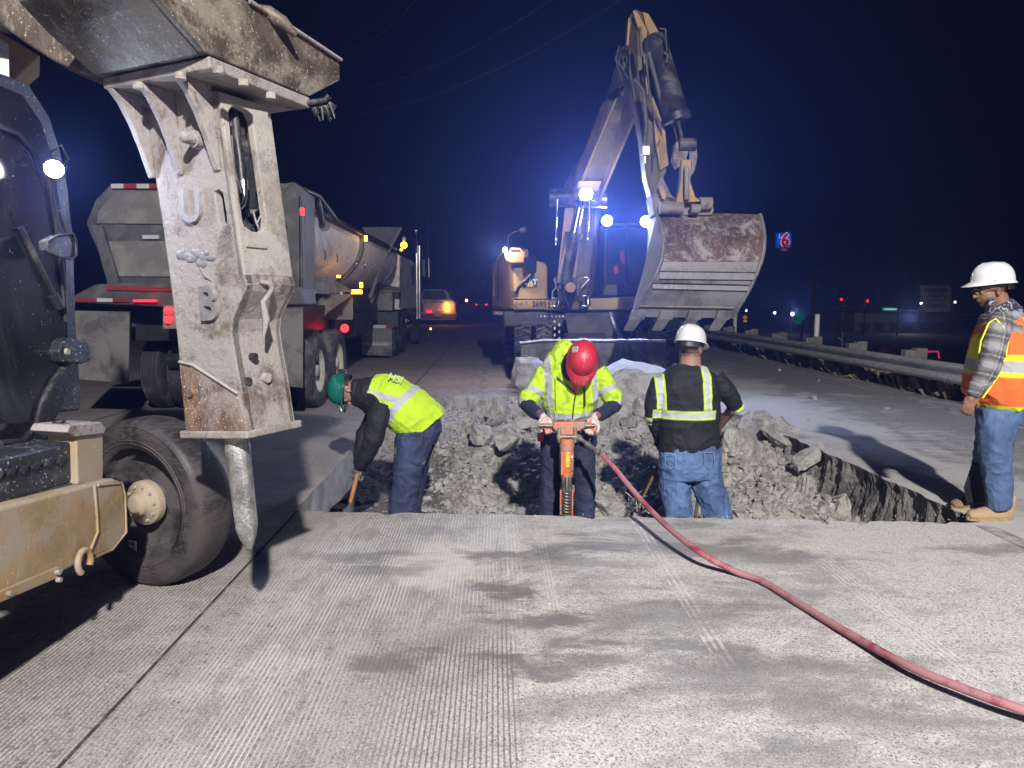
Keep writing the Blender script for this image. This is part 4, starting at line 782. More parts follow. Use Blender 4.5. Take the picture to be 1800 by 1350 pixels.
mi = pm('mirror', [(920, 452), (944, 450), (943, 478), (936, 483), (922, 474)], 13.2, V(0, .06, 0), M['cabglass'], None, .015)
mb = MB(); mb.tube([at(936, 480, 13.25), at(925, 493, 13.25), at(911, 506, 13.3), at(908, 516, 13.35)], .03, 6); mb.box(at(904, 517, 13.4), (.16, .1, .12)); mb.build('mirror_arm', M['black'], mi)
c = at(888, 439, 13.4); mb = MB(); mb.ell(c, .045); mb.build('rear_work_lamp', emit('lit_warm_lens', (1, .75, .55), 25), ex); lamp('excavator_side_lamp', 'POINT', c+V(-.1, -.2, 0), 85, (1, .82, .80), radius=.04)
mb = MB(); mb.tube([at(897, 443, 13.4), at(898, 437, 13.4), at(915, 437, 13.4), at(918, 443, 13.4)], .018, 6); mb.tube([at(888, 440, 13.5), at(874, 450, 15), at(869, 470, 16), at(868, 520, 16.2)], .018, 6); mb.build('handrail', M['yellow_clean'], ex)
mb = MB(); mb.tube([at(892, 437, 14), at(894, 415, 14), at(905, 407, 14), at(915, 406, 14)], .01, 5); mb.lathe(at(920, 404, 14), V(.3, -.2, -1), ((.001, .05), (.06, .04), (.09, -.02)), 16); mb.build('cab_top_mirror', M['black'], ex)
# deck, undercarriage
pm('deck', [(960, 528), (1150, 520), (1152, 545), (960, 546)], 13.4, V(0, 3.4, 0), M['yellow_clean'], None, .03)
pm('undercarriage', [(885, 548), (1150, 548), (1150, 575), (885, 575)], 13.5, V(-.1, 4.2, 0), M['black'], None, .03)
for k in range(12): mb = MB(); c = at(951+k*6.4, 556, 13.42); mb.cyl(c, c-V(0, .03, 0), .018, .018, 8); mb.build('deck_bolt', M['metal'], ex)
pm('belly_plate', [(994, 560), (1072, 560), (1088, 600), (1002, 600)], 12.9, V(0, .15, .1), M['steel_grey'], None, .01)
pm('plate_edge', [(1072, 558), (1078, 558), (1096, 600), (1088, 600)], 12.85, V(0, .15, .1), M['metal'])
for k in range(6): mb = MB(); c = at(975+(k % 2)*8, 565+k*6, 12.95); mb.box(c, (.03, .03, .05)); mb.build('grease_point', M['metal'], ex)
bl = pm('blade', [(914, 602), (955, 597), (1170, 598), (1174, 650), (1165, 690), (917, 692)], 11.75, V(0, .12, 0), grime('scraped_blade_steel', (.055, .05, .042), .55, .3, .4, 4, dust=(.20, .19, .165), damt=.45, bs=.5), None, .02)
mb = MB(); mb.tube([at(914, 603, 11.7), at(955, 598, 11.7), at(1170, 599, 11.7)], .025, 6); mb.build('blade_lip', M['metal'], bl)
mb = MB(); mb.prism([at(*p, 12.0) for p in ((1000, 600), (1075, 600), (1080, 640), (995, 640))], V(0, .9, .1)); mb.build('blade_arm', M['black'], ex, .02)
pm('outrigger', [(1170, 560), (1196, 560), (1194, 642), (1172, 648)], 12.6, V(0, .5, 0), M['steel_grey'], None, .03)
def lugged(name, c, Rr, wd, ax_, par):
    mb = MB(); ax_ = Vector(ax_).normalized(); c = Vector(c)
    mb.lathe(c, ax_, ((.5*Rr, -wd), (.88*Rr, -wd), (.94*Rr, -wd+.03), (.95*Rr, -wd/2), (.94*Rr, -.03), (.88*Rr, 0), (.6*Rr, .0), (.55*Rr, -.03)), 40)
    x_, y_, z_ = frame(ax_)
    for k in range(20):
        for s_ in (0, 1):
            t = 2*math.pi*(k+.5*s_)/20; rd = x_*math.cos(t)+y_*math.sin(t); tg = ax_.cross(rd); a0 = -.02 if s_ else -wd+.02; a1 = -wd*.55 if s_ else -wd*.45
            p = c+rd*Rr*.96; q = [p+ax_*a0-tg*.03, p+ax_*a0+tg*.03, p+ax_*a1+tg*.10, p+ax_*a1+tg*.04]; mb.prism(q, rd*Rr*.05)
    w_ = mb.build(name, M['rubber'], par)
    mb = MB(); mb.lathe(c, ax_, ((.57*Rr, -.03), (.52*Rr, -.08), (.25*Rr, -.10), (.2*Rr, -.03), (.001, -.03)), 28); mb.build('rim', M['boom_dark'], w_); return w_
for x0, y0 in ((.10, 12.9), (.48, 12.9)): lugged('wheel', (x0-.05, y0, .56), .56, .30, (-1, .03, 0), ex)
for x0, y0 in ((-.15, 16.4), (2.9, 12.9), (2.75, 16.4)): lugged('wheel', (x0, y0, .56), .56, .38, (-1 if x0 < 1 else 1, .03, 0), ex)
pm('fender', [(868, 548), (905, 548), (905, 556), (868, 553)], 14.5, V(-.1, 2, 0), M['boom_dark'])
# cab
pm('cab', [(1062, 402), (1070, 396), (1140, 396), (1148, 404), (1150, 520), (1058, 522)], 13.7, V(0, 1.9, 0), M['black'], None, .04)
pm('windscreen', [(1066, 404), (1143, 404), (1146, 500), (1062, 500)], 13.68, V(0, .04, 0), M['cabglass'], None, .01)
pm('cab_roof', [(1058, 396), (1064, 390), (1146, 390), (1152, 397)], 13.6, V(0, 2, 0), M['steel_grey'], None, .02)
mb = MB()
for px in (1064, 1103, 1146): mb.tube([at(px, 400, 13.62), at(px, 505, 13.62)], .025, 6)
mb.build('cab_pillar', M['black'], ex)
pm('operator_vest', [(1090, 442), (1096, 440), (1099, 462), (1094, 466), (1090, 455)], 13.66, V(0, -.01, 0), flat('orange_cloth', (.8, .12, .03), .7), None, 0)
pm('operator_sleeve', [(1078, 470), (1086, 464), (1088, 478), (1081, 482)], 13.66, V(0, -.01, 0), bpy.data.materials['orange_cloth'], None, 0)
LC = (.50, .60, 1)
for px, py in ((1067, 388), (1135, 389)):
    c = at(px, py, 13.3); d_ = V(-.08, -1, -.22).normalized()
    mb = MB(); mb.lathe(c-d_*.08, d_, ((.001, 0), (.06, .01), (.10, .05), (.10, .085)), 20); wl = mb.build('work_lamp', M['black'], ex)
    mb = MB(); mb.cyl(c, c+d_*.012, .095, .095, 20); mb.build('lamp_lens', M['lamp'], wl)
    lamp('excavator_cab_lamp', 'SPOT', c+d_*.04, 340, LC, c+d_*8, 130, .7, .08)
mb = MB(); mb.tube([at(1060, 392, 13.4), at(1145, 393, 13.4)], .015, 6); mb.build('lamp_bar', M['black'], ex)
# lower boom, cylinder, rods
pm('lower_boom', [(985, 545), (1030, 545), (1050, 360), (1040, 340), (1005, 345), (994, 370)], 13.2, V(.15, .45, 0), M['boom_dark'], None, .03)
pm('boom_edge_plate', [(980, 495), (990, 490), (1009, 372), (1008, 365), (994, 366)], 13.1, V(0, .15, 0), M['yellow_clean'])
pm('boom_edge_plate', [(1005, 490), (1012, 488), (1026, 360), (1022, 358)], 13.1, V(0, .1, 0), M['yellow_clean'])
mb = MB(); mb.cyl(at(991, 500, 12.8), at(1008, 412, 12.8), .13, .13, 20); mb.cyl(at(1007, 418, 12.8), at(1008.5, 410, 12.8), .155, .155, 20); mb.build('boom_cylinder', M['darkmetal'], ex)
mb = MB(); mb.cyl(at(1008, 414, 12.8), at(1022, 350, 12.8), .075, .075, 16); mb.build('cylinder_rod', M['chrome'], ex)
for x0, x1 in ((980, 977), (1037, 1033)):
    mb = MB(); mb.tube([at(x0, 351, 12.7), at(x1, 415, 12.7), at(x1+1, 430, 12.7)], .014, 6); mb.lathe(at(x1+1, 422, 12.7), V(0, -1, 0), ((.03, -.02), (.03, .02), (.018, .02)), 12); mb.build('safety_rod', M['chrome'], ex)
def cap_pin(px, py, Y, r_, L, nm='pivot_pin', m_='darkmetal'):
    mb = MB(); c = at(px, py, Y); mb.cyl(c-V(L/2, 0, 0), c+V(L/2, 0, 0), r_, r_, 20); return mb.build(nm, M[m_], ex, .01)
cap_pin(1000, 348, 13.1, .16, .7); cap_pin(1046, 352, 12.9, .13, .4, m_='metal'); cap_pin(985, 352, 13.2, .10, .25)
# hose cluster at the boom foot
hr_ = random.Random(4)
for k in range(16):
    x0 = 975+hr_.uniform(0, 60); y0 = 485+hr_.uniform(0, 30)
    pts = [at(x0, y0, 13.0), at(x0+hr_.uniform(-8, 8), y0+14, 12.85), at(x0+hr_.uniform(-10, 10), y0+26, 12.95), at(x0+hr_.uniform(-6, 6), 540, 13.1)]
    mb = MB(); mb.tube(pts, .020, 6); mb.build('hydraulic_hose', M['black'], ex)
for pts in (((971, 545), (971, 512), (978, 505), (974, 490), (980, 486), (990, 487), (993, 498), (993, 515)), ((1016, 520), (1016, 493), (1021, 488), (1033, 488)), ((968, 538), (982, 538), (982, 524), (970, 524)), ((1022, 538), (1034, 538), (1034, 520), (1024, 520)), ((1036, 490), (1022, 505))):
    mb = MB(); mb.tube([at(*p, 12.8) for p in pts], .017, 6); mb.build('guard_rail', M['chrome'], ex)
mb = MB(); mb.cyl(at(1003, 505, 12.9), at(1003, 505, 12.6), .09, .09, 16); mb.build('swivel', M['yellow_clean'], ex)
# upper boom
UB = [(1013, 345, 12.9), (1063, 345, 12.9), (1058, 360, 12.8)]
pm('upper_boom', [(1014, 350, 12.8), (1050, 358, 12.8), (1060, 340, 12.7), (1118, 200, 11.6), (1122, 150, 11.3), (1108, 140, 11.4), (1082, 172, 11.6)], 12, V(-.18, .45, 0), M['boom_dark'], None, .02)
pm('boom_soffit_edge', [(1048, 362, 12.75), (1053, 356, 12.7), (1118, 203, 11.5), (1116, 198, 11.5)], 12, V(.02, -.02, 0), M['yellow'], None, 0)
pm('boom_edge', [(1010, 345, 12.75), (1014, 348, 12.7), (1086, 172, 11.5), (1082, 172, 11.5)], 12, V(0, -.03, 0), M['yellow'], None, 0)
pm('boom_bracket', [(1017, 318, 12.4), (1058, 318, 12.3), (1051, 336, 12.4), (1014, 330, 12.45)], 12.4, V(0, .12, 0), M['yellow'], None, .01)
pm('boom_knuckle', [(1060, 215, 12.3), (1092, 110, 11.6), (1110, 60, 11.4), (1106, 110, 11.5), (1098, 140, 11.6), (1020, 330, 12.9), (1000, 345, 13.2), (998, 322, 13.2)], 12, V(-.05, .3, 0), M['boom_dark'], None, .02)
c = at(1030, 341, 12.3); d_ = V(-.05, -.85, -.5).normalized(); mb = MB(); mb.lathe(c-d_*.08, d_, ((.001, 0), (.07, .01), (.12, .05), (.12, .085)), 20); wl = mb.build('work_lamp', M['black'], ex)
mb = MB(); mb.cyl(c, c+d_*.012, .11, .11, 20); mb.build('lamp_lens', M['lamp'], wl); lamp('excavator_boom_lamp', 'SPOT', c+d_*.05, 340, LC, c+d_*8, 150, .7, .08)
lamp('boom_lamp_spill', 'POINT', at(1034, 326, 12.05), 16, (1, .95, .75), radius=.06)
# stick
pm('stick', [(1105, 60, 11.0), (1107, 28, 10.9), (1117, 15, 10.9), (1132, 22, 10.8), (1142, 60, 10.7), (1146, 130, 10.5), (1150, 200, 10.3), (1163, 262, 10.1), (1172, 300, 10.0), (1160, 330, 10.0), (1145, 345, 10.0), (1136, 310, 10.1), (1128, 240, 10.3), (1116, 180, 10.6), (1106, 130, 10.8)], 10.5, V(.0, .32, 0), M['boom_dark'], None, .015)
pm('stick_edge_plate', [(1112, 18, 10.75), (1120, 20, 10.75), (1138, 52, 10.7), (1136, 72, 10.65), (1122, 50, 10.7)], 10.7, V(.0, .1, 0), M['yellow_clean'])
pm('stick_edge_plate', [(1130, 20, 10.75), (1140, 24, 10.75), (1161, 60, 10.7), (1160, 72, 10.65), (1146, 70, 10.65), (1134, 40, 10.7)], 10.7, V(.0, .1, 0), M['yellow_clean'])
pm('stick_edge_plate', [(1105, 30, 10.95), (1109, 30, 10.95), (1105, 80, 10.9), (1101, 80, 10.9)], 10.9, V(.0, .2, 0), M['yellow_clean'])
pm('stick_edge_plate', [(1146, 170, 10.3), (1150, 170, 10.3), (1170, 232, 10.1), (1172, 262, 10.0), (1176, 290, 9.95), (1160, 300, 10.0), (1152, 250, 10.1)], 10.1, V(.0, .05, 0), M['yellow_clean'])
pm('stick_edge_plate', [(1128, 60, 10.6), (1131, 60, 10.6), (1140, 165, 10.3), (1137, 165, 10.3)], 10.1, V(.0, .05, 0), M['yellow_clean'])
mb = MB(); mb.cyl(at(1150, 72, 10.5), at(1190, 208, 10.0), .17, .17, 24); mb.cyl(at(1188, 200, 10.0), at(1191, 212, 10.0), .19, .19, 24); mb.build('bucket_cylinder', M['darkmetal'], ex)
mb = MB(); mb.cyl(at(1189, 205, 10.0), at(1199, 248, 9.9), .07, .07, 16); mb.build('cylinder_rod', M['chrome'], ex)
for pts, r_ in ((((1140, 92), (1160, 170), (1170, 198)), .035), (((1135, 95), (1141, 160), (1150, 200)), .018), (((1160, 50), (1170, 52), (1172, 90)), .014), (((1167, 92), (1174, 97), (1171, 112)), .022), (((1128, 100), (1125, 50), (1126, 48)), .022), (((1116, 140), (1131, 160), (1136, 220), (1133, 255)), .03), (((1145, 190), (1160, 215), (1164, 245), (1150, 275)), .014), (((1150, 195), (1165, 240), (1148, 268), (1146, 310)), .014)):
    mb = MB(); mb.tube([at(a, b, 10.1) for a, b in pts], r_, 8); mb.build('hydraulic_hose' if r_ < .03 else 'hydraulic_pipe', M['steel_grey'] if r_ > .015 else M['black'], ex)
for k in range(14):
    x0 = 1088+hr_.uniform(0, 22); y0 = 80+hr_.uniform(0, 30); 
    mb = MB(); mb.tube([at(x0, y0, 11.0), at(x0+hr_.uniform(-10, 8), y0+24, 10.9), at(x0+hr_.uniform(-8, 10), y0+45, 10.9), at(x0+hr_.uniform(-2, 14), y0+58, 11.1)], .016, 6); mb.build('hydraulic_hose', M['black'], ex)
mb = MB(); mb.box(at(1135, 265, 10.0), (.10, .06, .12)); mb.box(at(1133, 281, 10.0), (.04, .04, .1)); mb.build('valve_block', M['metal'], ex, .005)
# linkage, coupler
pm('link_arm', [(1188, 250, 9.9), (1196, 243, 9.9), (1206, 246, 9.9), (1212, 262, 9.85), (1206, 284, 9.8), (1190, 296, 9.8), (1182, 280, 9.85)], 9.9, V(0, .15, 0), M['hammer'], None, .02)
pm('link_arm', [(1216, 248, 9.9), (1224, 250, 9.9), (1227, 275, 9.85), (1222, 300, 9.8), (1214, 312, 9.75), (1216, 290, 9.8)], 9.9, V(0, .15, 0), M['hammer'], None, .02)
cap_pin(1208, 254, 9.85, .085, .22, m_='darkmetal')
pm('curl_link', [(1198, 280, 9.75), (1216, 280, 9.75), (1214, 320, 9.7), (1222, 345, 9.65), (1232, 354, 9.6), (1188, 356, 9.6), (1196, 325, 9.7)], 9.7, V(0, .14, 0), M['yellow_clean'], None, .012)
mb = MB(); mb.tube([at(1207, 295, 9.68), at(1207, 352, 9.55)], .035, 6); mb.build('link_rib', M['hammer_dust'], ex)
pm('coupler', [(1146, 345, 9.95), (1160, 310, 10), (1166, 312, 9.95), (1182, 345, 9.8), (1236, 356, 9.7), (1248, 350, 9.7), (1256, 368, 9.7), (1252, 378, 9.7), (1152, 378, 9.8)], 9.8, V(0, .45, 0), M['hammer'], None, .02)
pm('coupler_cheek', [(1157, 328, 9.8), (1165, 326, 9.8), (1171, 340, 9.8), (1170, 352, 9.8), (1164, 350, 9.8)], 9.75, V(0, .1, 0), M['yellow_clean'], None, .01)
cap_pin(1222, 367, 9.6, .06, .12, m_='hammer'); cap_pin(1240, 358, 9.65, .085, .16, m_='hammer'); cap_pin(1180, 365, 9.65, .085, .3, m_='hammer')
# bucket
LY = [(1154, 372, 9.85), (1161, 395, 9.62), (1165, 418, 9.45), (1165, 440, 9.36), (1162, 460, 9.30), (1153, 482, 9.30), (1141, 502, 9.34), (1128, 525, 9.42), (1112, 557, 9.58)]
RY = [(1336, 377, 9.85), (1340, 395, 9.62), (1343, 416, 9.45), (1342, 438, 9.36), (1337, 460, 9.30), (1328, 484, 9.30), (1318, 506, 9.34), (1304, 530, 9.42), (1287, 559, 9.58)]
Lp = [at(*p) for p in LY]; Rp = [at(*p) for p in RY]
def brow(t, off=0.0): return [l.lerp(r_, t)+V(0, off, 0) for l, r_ in zip(Lp, Rp)]
mb = MB(); outer_ = [brow(k/8) for k in range(9)]
mb.loft(outer_, False, True, False); mb.loft([[p+V(0, .04, 0) for p in r_] for r_ in outer_][::-1], False, True, False)
for e in (0, 8):
    a = outer_[e]; mb.loft([a, [p+V(0, .04, 0) for p in a]], False, False, False)
mb.loft([[r_[0] for r_ in outer_], [r_[0]+V(0, .04, 0) for r_ in outer_]], False, False, False); mb.loft([[r_[-1] for r_ in outer_], [r_[-1]+V(0, .04, 0) for r_ in outer_]], False, False, False)
bk = mb.build('bucket', M['bucket'], ex)
mb = MB(); mb.loft([[p+V(0, -.008, 0) for p in brow(t)[:5]] for t in (0.01, .25, .5, .75, .99)], False, True, False); mb.build('bucket_back_plate', M['bucket_top'], bk)
for S in (Lp, Rp):
    mb = MB(); mb.prism(S+[S[-1]+V(0, .15, .02), S[5]+V(0, .75, .2), S[2]+V(0, .95, .1), S[0]+V(0, .75, .0)], V(.035, 0, 0)); mb.build('bucket_side', M['bucket'], bk, .006)
for i_, w_ in ((5, .03), (6, .02)):
    a, b = Lp[i_], Rp[i_]; mb = MB(); mb.prism([a+V(.04, -.018, w_), b+V(-.02, -.018, w_), b+V(-.02, -.025, -w_*2), a+V(.04, -.025, -w_*2)], V(0, .02, 0)); mb.build('wear_strip', M['bucket'], bk, .003)
for i_ in (5, 6):
    mb = MB(); mb.tube([Lp[i_]+V(.04, -.022, .035), Rp[i_]+V(-.02, -.022, .035)], .007, 5); mb.build('strip_gap', M['black'], bk)
mb = MB(); a, b = at(1124, 538, 9.44), at(1290, 541, 9.44); mb.tube([a, b], .014, 6); mb.build('weld_line', M['hammer_dust'], bk)
for S in (Lp, Rp):
    mb = MB(); mb.tube([p+V(0, -.01, 0) for p in S], .02, 6); mb.build('bucket_rim', M['bucket'], bk)
for x in (1099, 1149, 1199, 1250):
    mb = MB(); mb.prism([at(*p) for p in ((x+13, 546, 9.46), (x+36, 546, 9.46), (x+34, 562, 9.52), (x+8, 562, 9.52))], V(0, .12, 0)); ad_ = mb.build('tooth_adapter', M['bucket'], bk, .012)
    mb = MB(); mb.prism([at(*p) for p in ((x+8, 561, 9.5), (x+30, 561, 9.5), (x+14, 582, 9.66), (x-3, 581, 9.66))], V(0, .05, 0)); mb.build('tooth', M['bucket'], ad_, .008)
lamp('glow', 'POINT', (0, 0, 0), 0, (0, 0, 0)); bpy.data.objects.remove(bpy.data.objects['glow'])
# ---------------------------------------------------------------- people
def n3(P, sc, seed=0):
    p = P*np.array(sc); i = np.floor(p); f = p-i; f = f*f*(3-2*f); out = 0
    for a in (0, 1):
        for b in (0, 1):
            for c_ in (0, 1):
                t = np.sin((i[:, 0]+a)*127.1+(i[:, 1]+b)*311.7+(i[:, 2]+c_)*191.3+seed*74.7)*43758.5453; t = t-np.floor(t)
                out = out+t*(f[:, 0] if a else 1-f[:, 0])*(f[:, 1] if b else 1-f[:, 1])*(f[:, 2] if c_ else 1-f[:, 2])
    return out
def paint_mat(name, rough=.8, weave=500, bs=.25, dirt=.25):
    n = N(name); a = n.t.nodes.new('ShaderNodeAttribute'); a.attribute_name = 'Col'; d = n.noise(9, 5, .7); f = n.noise(weave, 2)
    c = n.mix(n.ramp(d, .45, .8, 0, dirt), a.outputs['Color'], (.13, .125, .11)); c = n.mix(n.math('MULTIPLY', f, .35), c, (0, 0, 0))
    return n.done(c, rough, 0, n.math('ADD', n.math('MULTIPLY', f, .25), n.noise(28, 4, .6, 1.0)), bs, .006)
M['cloth'] = paint_mat('dyed_cloth', dirt=.10); M['skin'] = paint_mat('skin', .55, 900, .12, .05); M['leather'] = paint_mat('suede_boot', .85, 200, .4, .35)
def fuse(mb, name, m_, col, parent=None, voxel=.007, smooth=3, fold=0.0, fsc=(14, 14, 7), base=None, seed=0):
    """join overlapping volumes into one continuous surface, crease it and dye it by position"""
    o = MB.build(mb, 'tmp_'+name, None, None, fix=True); 
    r_ = o.modifiers.new('r', 'REMESH'); r_.mode = 'VOXEL'; r_.voxel_size = voxel
    s_ = o.modifiers.new('s', 'SMOOTH'); s_.factor = .5; s_.iterations = smooth
    bpy.context.view_layer.update(); me = bpy.data.meshes.new_from_object(o.evaluated_get(bpy.context.evaluated_depsgraph_get())); bpy.data.objects.remove(o)
    k = len(me.vertices); P = np.empty(k*3); me.vertices.foreach_get('co', P); P = P.reshape(-1, 3)
    if fold:
        Nn = np.empty(k*3); me.vertices.foreach_get('normal', Nn); Nn = Nn.reshape(-1, 3)
        w1 = n3(P, (5, 5, 5), seed)[:, None]*.12; q = P+w1; a = 1-np.abs(2*n3(q, fsc, seed+1)-1); b = 1-np.abs(2*n3(q, tuple(x*2.1 for x in fsc), seed+2)-1)
        P = P+Nn*((a**2-.35)*fold+(b**2-.35)*fold*.45)[:, None]
    C = np.ones((k, 4)); C[:, :3] = col(P) if callable(col) else col
    b0 = np.array(parent_base(parent) if parent else (base if base is not None else (0, 0, 0)))
    me.vertices.foreach_set('co', (P-b0).ravel()); at_ = me.attributes.new('Col', 'FLOAT_COLOR', 'POINT'); at_.data.foreach_set('color', C.ravel())
    me.polygons.foreach_set('use_smooth', [True]*len(me.polygons)); me.materials.clear(); me.materials.append(m_); me.name = name
    o = bpy.data.objects.new(name, me); COL.objects.link(o)
    if parent: o.parent = parent
    else: o.location = tuple(b0)
    me.update(); return o
def limb(mb, pts, n=20, ref=V(0, 1, 0)):
    """rings (centre, half width in the picture plane, half depth)"""
    rings = []
    for i, (c, ra, rb) in enumerate(pts):
        t = (pts[min(i+1, len(pts)-1)][0]-pts[max(i-1, 0)][0]).normalized(); b = (ref-t*ref.dot(t)).normalized(); a = t.cross(b)
        rings.append([c+a*ra*math.cos(u)+b*rb*math.sin(u) for u in [2*math.pi*k/n for k in range(n)]])
    return mb.loft(rings)
def ringpts(L, Y):
    out = []
    for q in L:
        px, py, hw, ry = q[:4]; yy = Y+(q[4] if len(q) > 4 else 0); t = (px-900)/FPX; w_ = hw*yy/FPX
        out.append((at(px, py, yy), math.sqrt(max(w_*w_-(t*ry)**2, (.6*w_)**2)), ry))
    return out
def hand(mb, wrist, d, nrm, thumb, curl=(35, 55, 40), s=1.0, fr=.0088):
    d = Vector(d).normalized(); nrm = Vector(nrm); nrm = (nrm-d*nrm.dot(d)).normalized(); sd = d.cross(nrm)*thumb; wrist = Vector(wrist)
    Mx = Matrix((sd, d, nrm)).transposed(); mb.ell(wrist+d*.048*s, (.040*s, .052*s, .017*s), Mx)
    mb.cap(wrist-d*.02, wrist+d*.03*s, .026*s, .028*s)
    for i, (off, ln) in enumerate(((.030, .92), (.010, 1.05), (-.011, 1.0), (-.031, .80))):
        p = wrist+d*.088*s*(1 if i < 3 else .94)+sd*off*s; a = 0
        for k, L in enumerate((.042, .027, .022)):
            a += R(curl[k]+i*2); dr = d*math.cos(a)-nrm*math.sin(a); q = p+dr*L*ln*s; mb.cap(p, q, fr*s*(1-.08*k), fr*s*(.94-.08*k), 8); p = q
    p = wrist+d*.03*s+sd*.032*s; q = p+(d*.65+sd*.55-nrm*.35).normalized()*.038*s; mb.cap(p-d*.01, q, .013*s, .0105*s, 8); mb.cap(q, q+(d*.75-nrm*.6+sd*.05).normalized()*.03*s, .0105*s, .009*s, 8)
def head(mb, c, fwd, upv, s=1.0):
    f = Vector(fwd).normalized(); u = Vector(upv); u = (u-f*u.dot(f)).normalized(); sd = f.cross(u); Mx = Matrix((sd, f, u)).transposed(); c = Vector(c)
    e = lambda x, y, z, r_, rr=None: mb.ell(c+(sd*x+f*y+u*z)*s, (r_*s if not isinstance(r_, tuple) else tuple(k*s for k in r_)), Mx)
    e(0, -.012, .035, (.076, .095, .085)); e(0, .02, -.03, (.062, .072, .085)); e(0, .045, -.085, (.032, .035, .025)); e(0, .086, .018, (.05, .014, .012))
    mb.cap(c+(f*.088+u*.012)*s, c+(f*.108-u*.028)*s, .009*s, .015*s, 8)                       # nose
    e(.030, .076, -.005, (.018, .012, .010)); e(-.030, .076, -.005, (.018, .012, .010)); e(0, .086, -.056, (.024, .012, .006)); e(0, .084, -.066, (.022, .012, .007))
    for k in (-1, 1): e(k*.077, -.010, -.012, (.010, .018, .030)); e(k*.081, -.014, .0, (.008, .012, .016))
    return c, f, u, sd
def helmet(par, c, fwd, upv, m_, s=1.0, ridge=True):
    f = Vector(fwd).normalized(); u = Vector(upv); u = (u-f*u.dot(f)).normalized(); sd = f.cross(u); c = Vector(c); rings = []; nn = 40
    g = lambda x, y, z: c+(sd*x+f*y+u*z)*s
    for z_, k in ((-.012, 1.03), (0, 1.0), (.03, .985), (.06, .93), (.085, .84), (.105, .70), (.122, .50), (.131, .28), (.134, .08)):
        rings.append([g(.113*k*math.sin(t), .140*k*math.cos(t)+.002, z_*(1.0)+(.006 if ridge and abs(math.sin(t)) < .22 and .05 < z_ < .13 else 0)) for t in [2*math.pi*i/nn for i in range(nn)]])
    mb = MB(); mb.loft(rings, False); mb.add(rings[-1], [tuple(range(nn))], True)
    br_in = rings[0]; prof = []
    for t in [2*math.pi*i/nn for i in range(nn)]:
        v_ = max(0, math.cos(t))**1.5; e_ = .008+.052*v_; prof.append(g((.116+e_*.55)*math.sin(t), (.144+e_)*math.cos(t), -.016-.016*v_))
    mb.loft([rings[1], prof, [p-u*.004*s for p in prof], [g(.108*math.sin(t), .136*math.cos(t), -.012) for t in [2*math.pi*i/nn for i in range(nn)]]], False, True)
    h = mb.build('hard_hat', m_, par); 
    mb = MB(); mb.loft([[g(.098*math.sin(t), .122*math.cos(t), z_) for t in [2*math.pi*i/nn for i in range(nn)]] for z_ in (.0, -.018, -.034)] , False, True); mb.loft([[g(.106*math.sin(t), -.128*abs(math.cos(t))-.004, z_) for t in [R(-70+140*i/12) for i in range(13)]] for z_ in (-.01, -.035, -.060)], False, True, False)
    mb.build('headband', M['black'], h); return h, g, f, u, sd
M['hat_white'] = flat('white_hard_hat', (.60, .61, .62), .3); M['hat_red'] = grime('scuffed_red_hard_hat', (.42, .02, .035), .36, 0, .1, 8, dust=(.45, .2, .22), damt=.15, bs=.05); M['hat_green'] = grime('scuffed_green_hard_hat', (.005, .12, .085), .28, 0, .1, 8, dust=(.2, .3, .27), damt=.12, bs=.05)
LIME = np.array((.52, .78, .02)); ORANGE = np.array((.88, .16, .03)); SILV = np.array((.44, .45, .47)); NAVY = np.array((.018, .026, .062)); JEAN = np.array((.085, .155, .31)); BLACK = np.array((.006, .0065, .009)); YEL = np.array((.75, .78, .02))
def lerpc(a, b, t): return a+(b-a)*np.clip(t, 0, 1)[:, None]
def soft(v, a, b, e=.004): return np.clip((v-a)/e+.5, 0, 1)*np.clip((b-v)/e+.5, 0, 1)
def jeans(P, base=JEAN, cx=0):
    v_ = n3(P, (9, 9, 5), 3); w_ = n3(P, (60, 60, 25), 5); k = .55+.8*v_+.4*(w_-.5); return base[None]*k[:, None]+np.array((.03, .04, .045))*np.clip(v_-.5, 0, 1)[:, None]

# ---- worker in the orange vest, right edge
Y4 = 4.95; base4 = at(1745, 905, Y4); base4.z = 0
SK4 = np.array((.26, .135, .08))
hc = at(1742, 510, Y4); f4 = V(-.98, .12, -.16)
mb = MB(); head(mb, hc, f4, V(-.1, 0, 1), 1.0)
limb(mb, ringpts([(1748, 512, 20, .06), (1756, 530, 19, .065), (1762, 552, 22, .08)], Y4))
limb(mb, [(at(1760, 560, Y4), .10, .14), (at(1757, 620, Y4), .13, .15), (at(1758, 670, Y4), .13, .14)])
wr = at(1708, 694, Y4-.20); mb.cap(at(1752, 590, Y4-.19), at(1738, 645, Y4-.23), .045, .042); mb.cap(at(1738, 645, Y4-.23), wr, .042, .028)
hand(mb, wr, V(-.18, -.02, -1), V(-.35, -.9, 0), -1, (22, 38, 30), 1.0)
for q in ([(1755, 735, -.1), (1751, 800, -.1), (1757, 890, -.09)], [(1748, 735, .1), (1740, 790, .13), (1722, 868, .16)]):
    P_ = [at(a, b, Y4+c_) for a, b, c_ in q]; mb.cap(P_[0], P_[1], .075, .052); mb.cap(P_[1], P_[2], .052, .04)
def colh4(P):
    C = np.tile(SK4, (len(P), 1)); d = P-np.array(hc); u_ = d @ np.array((-.1, 0, 1.)); b_ = d @ np.array(f4)
    hair = np.clip(-(b_-.01)/.012, 0, 1)*np.clip((u_+.02)/.015, 0, 1)*np.clip((.15-u_)/.01, 0, 1); C = C*(1-hair[:, None]*.55)
    beard = np.clip((b_-.0)/.02, 0, 1)*np.clip((-u_-.045)/.02, 0, 1)*np.clip((.11+u_)/.01, 0, 1); return C*(1-beard[:, None]*.45)
p4 = fuse(mb, 'person', M['skin'], colh4, None, .0055, 2, base=base4)
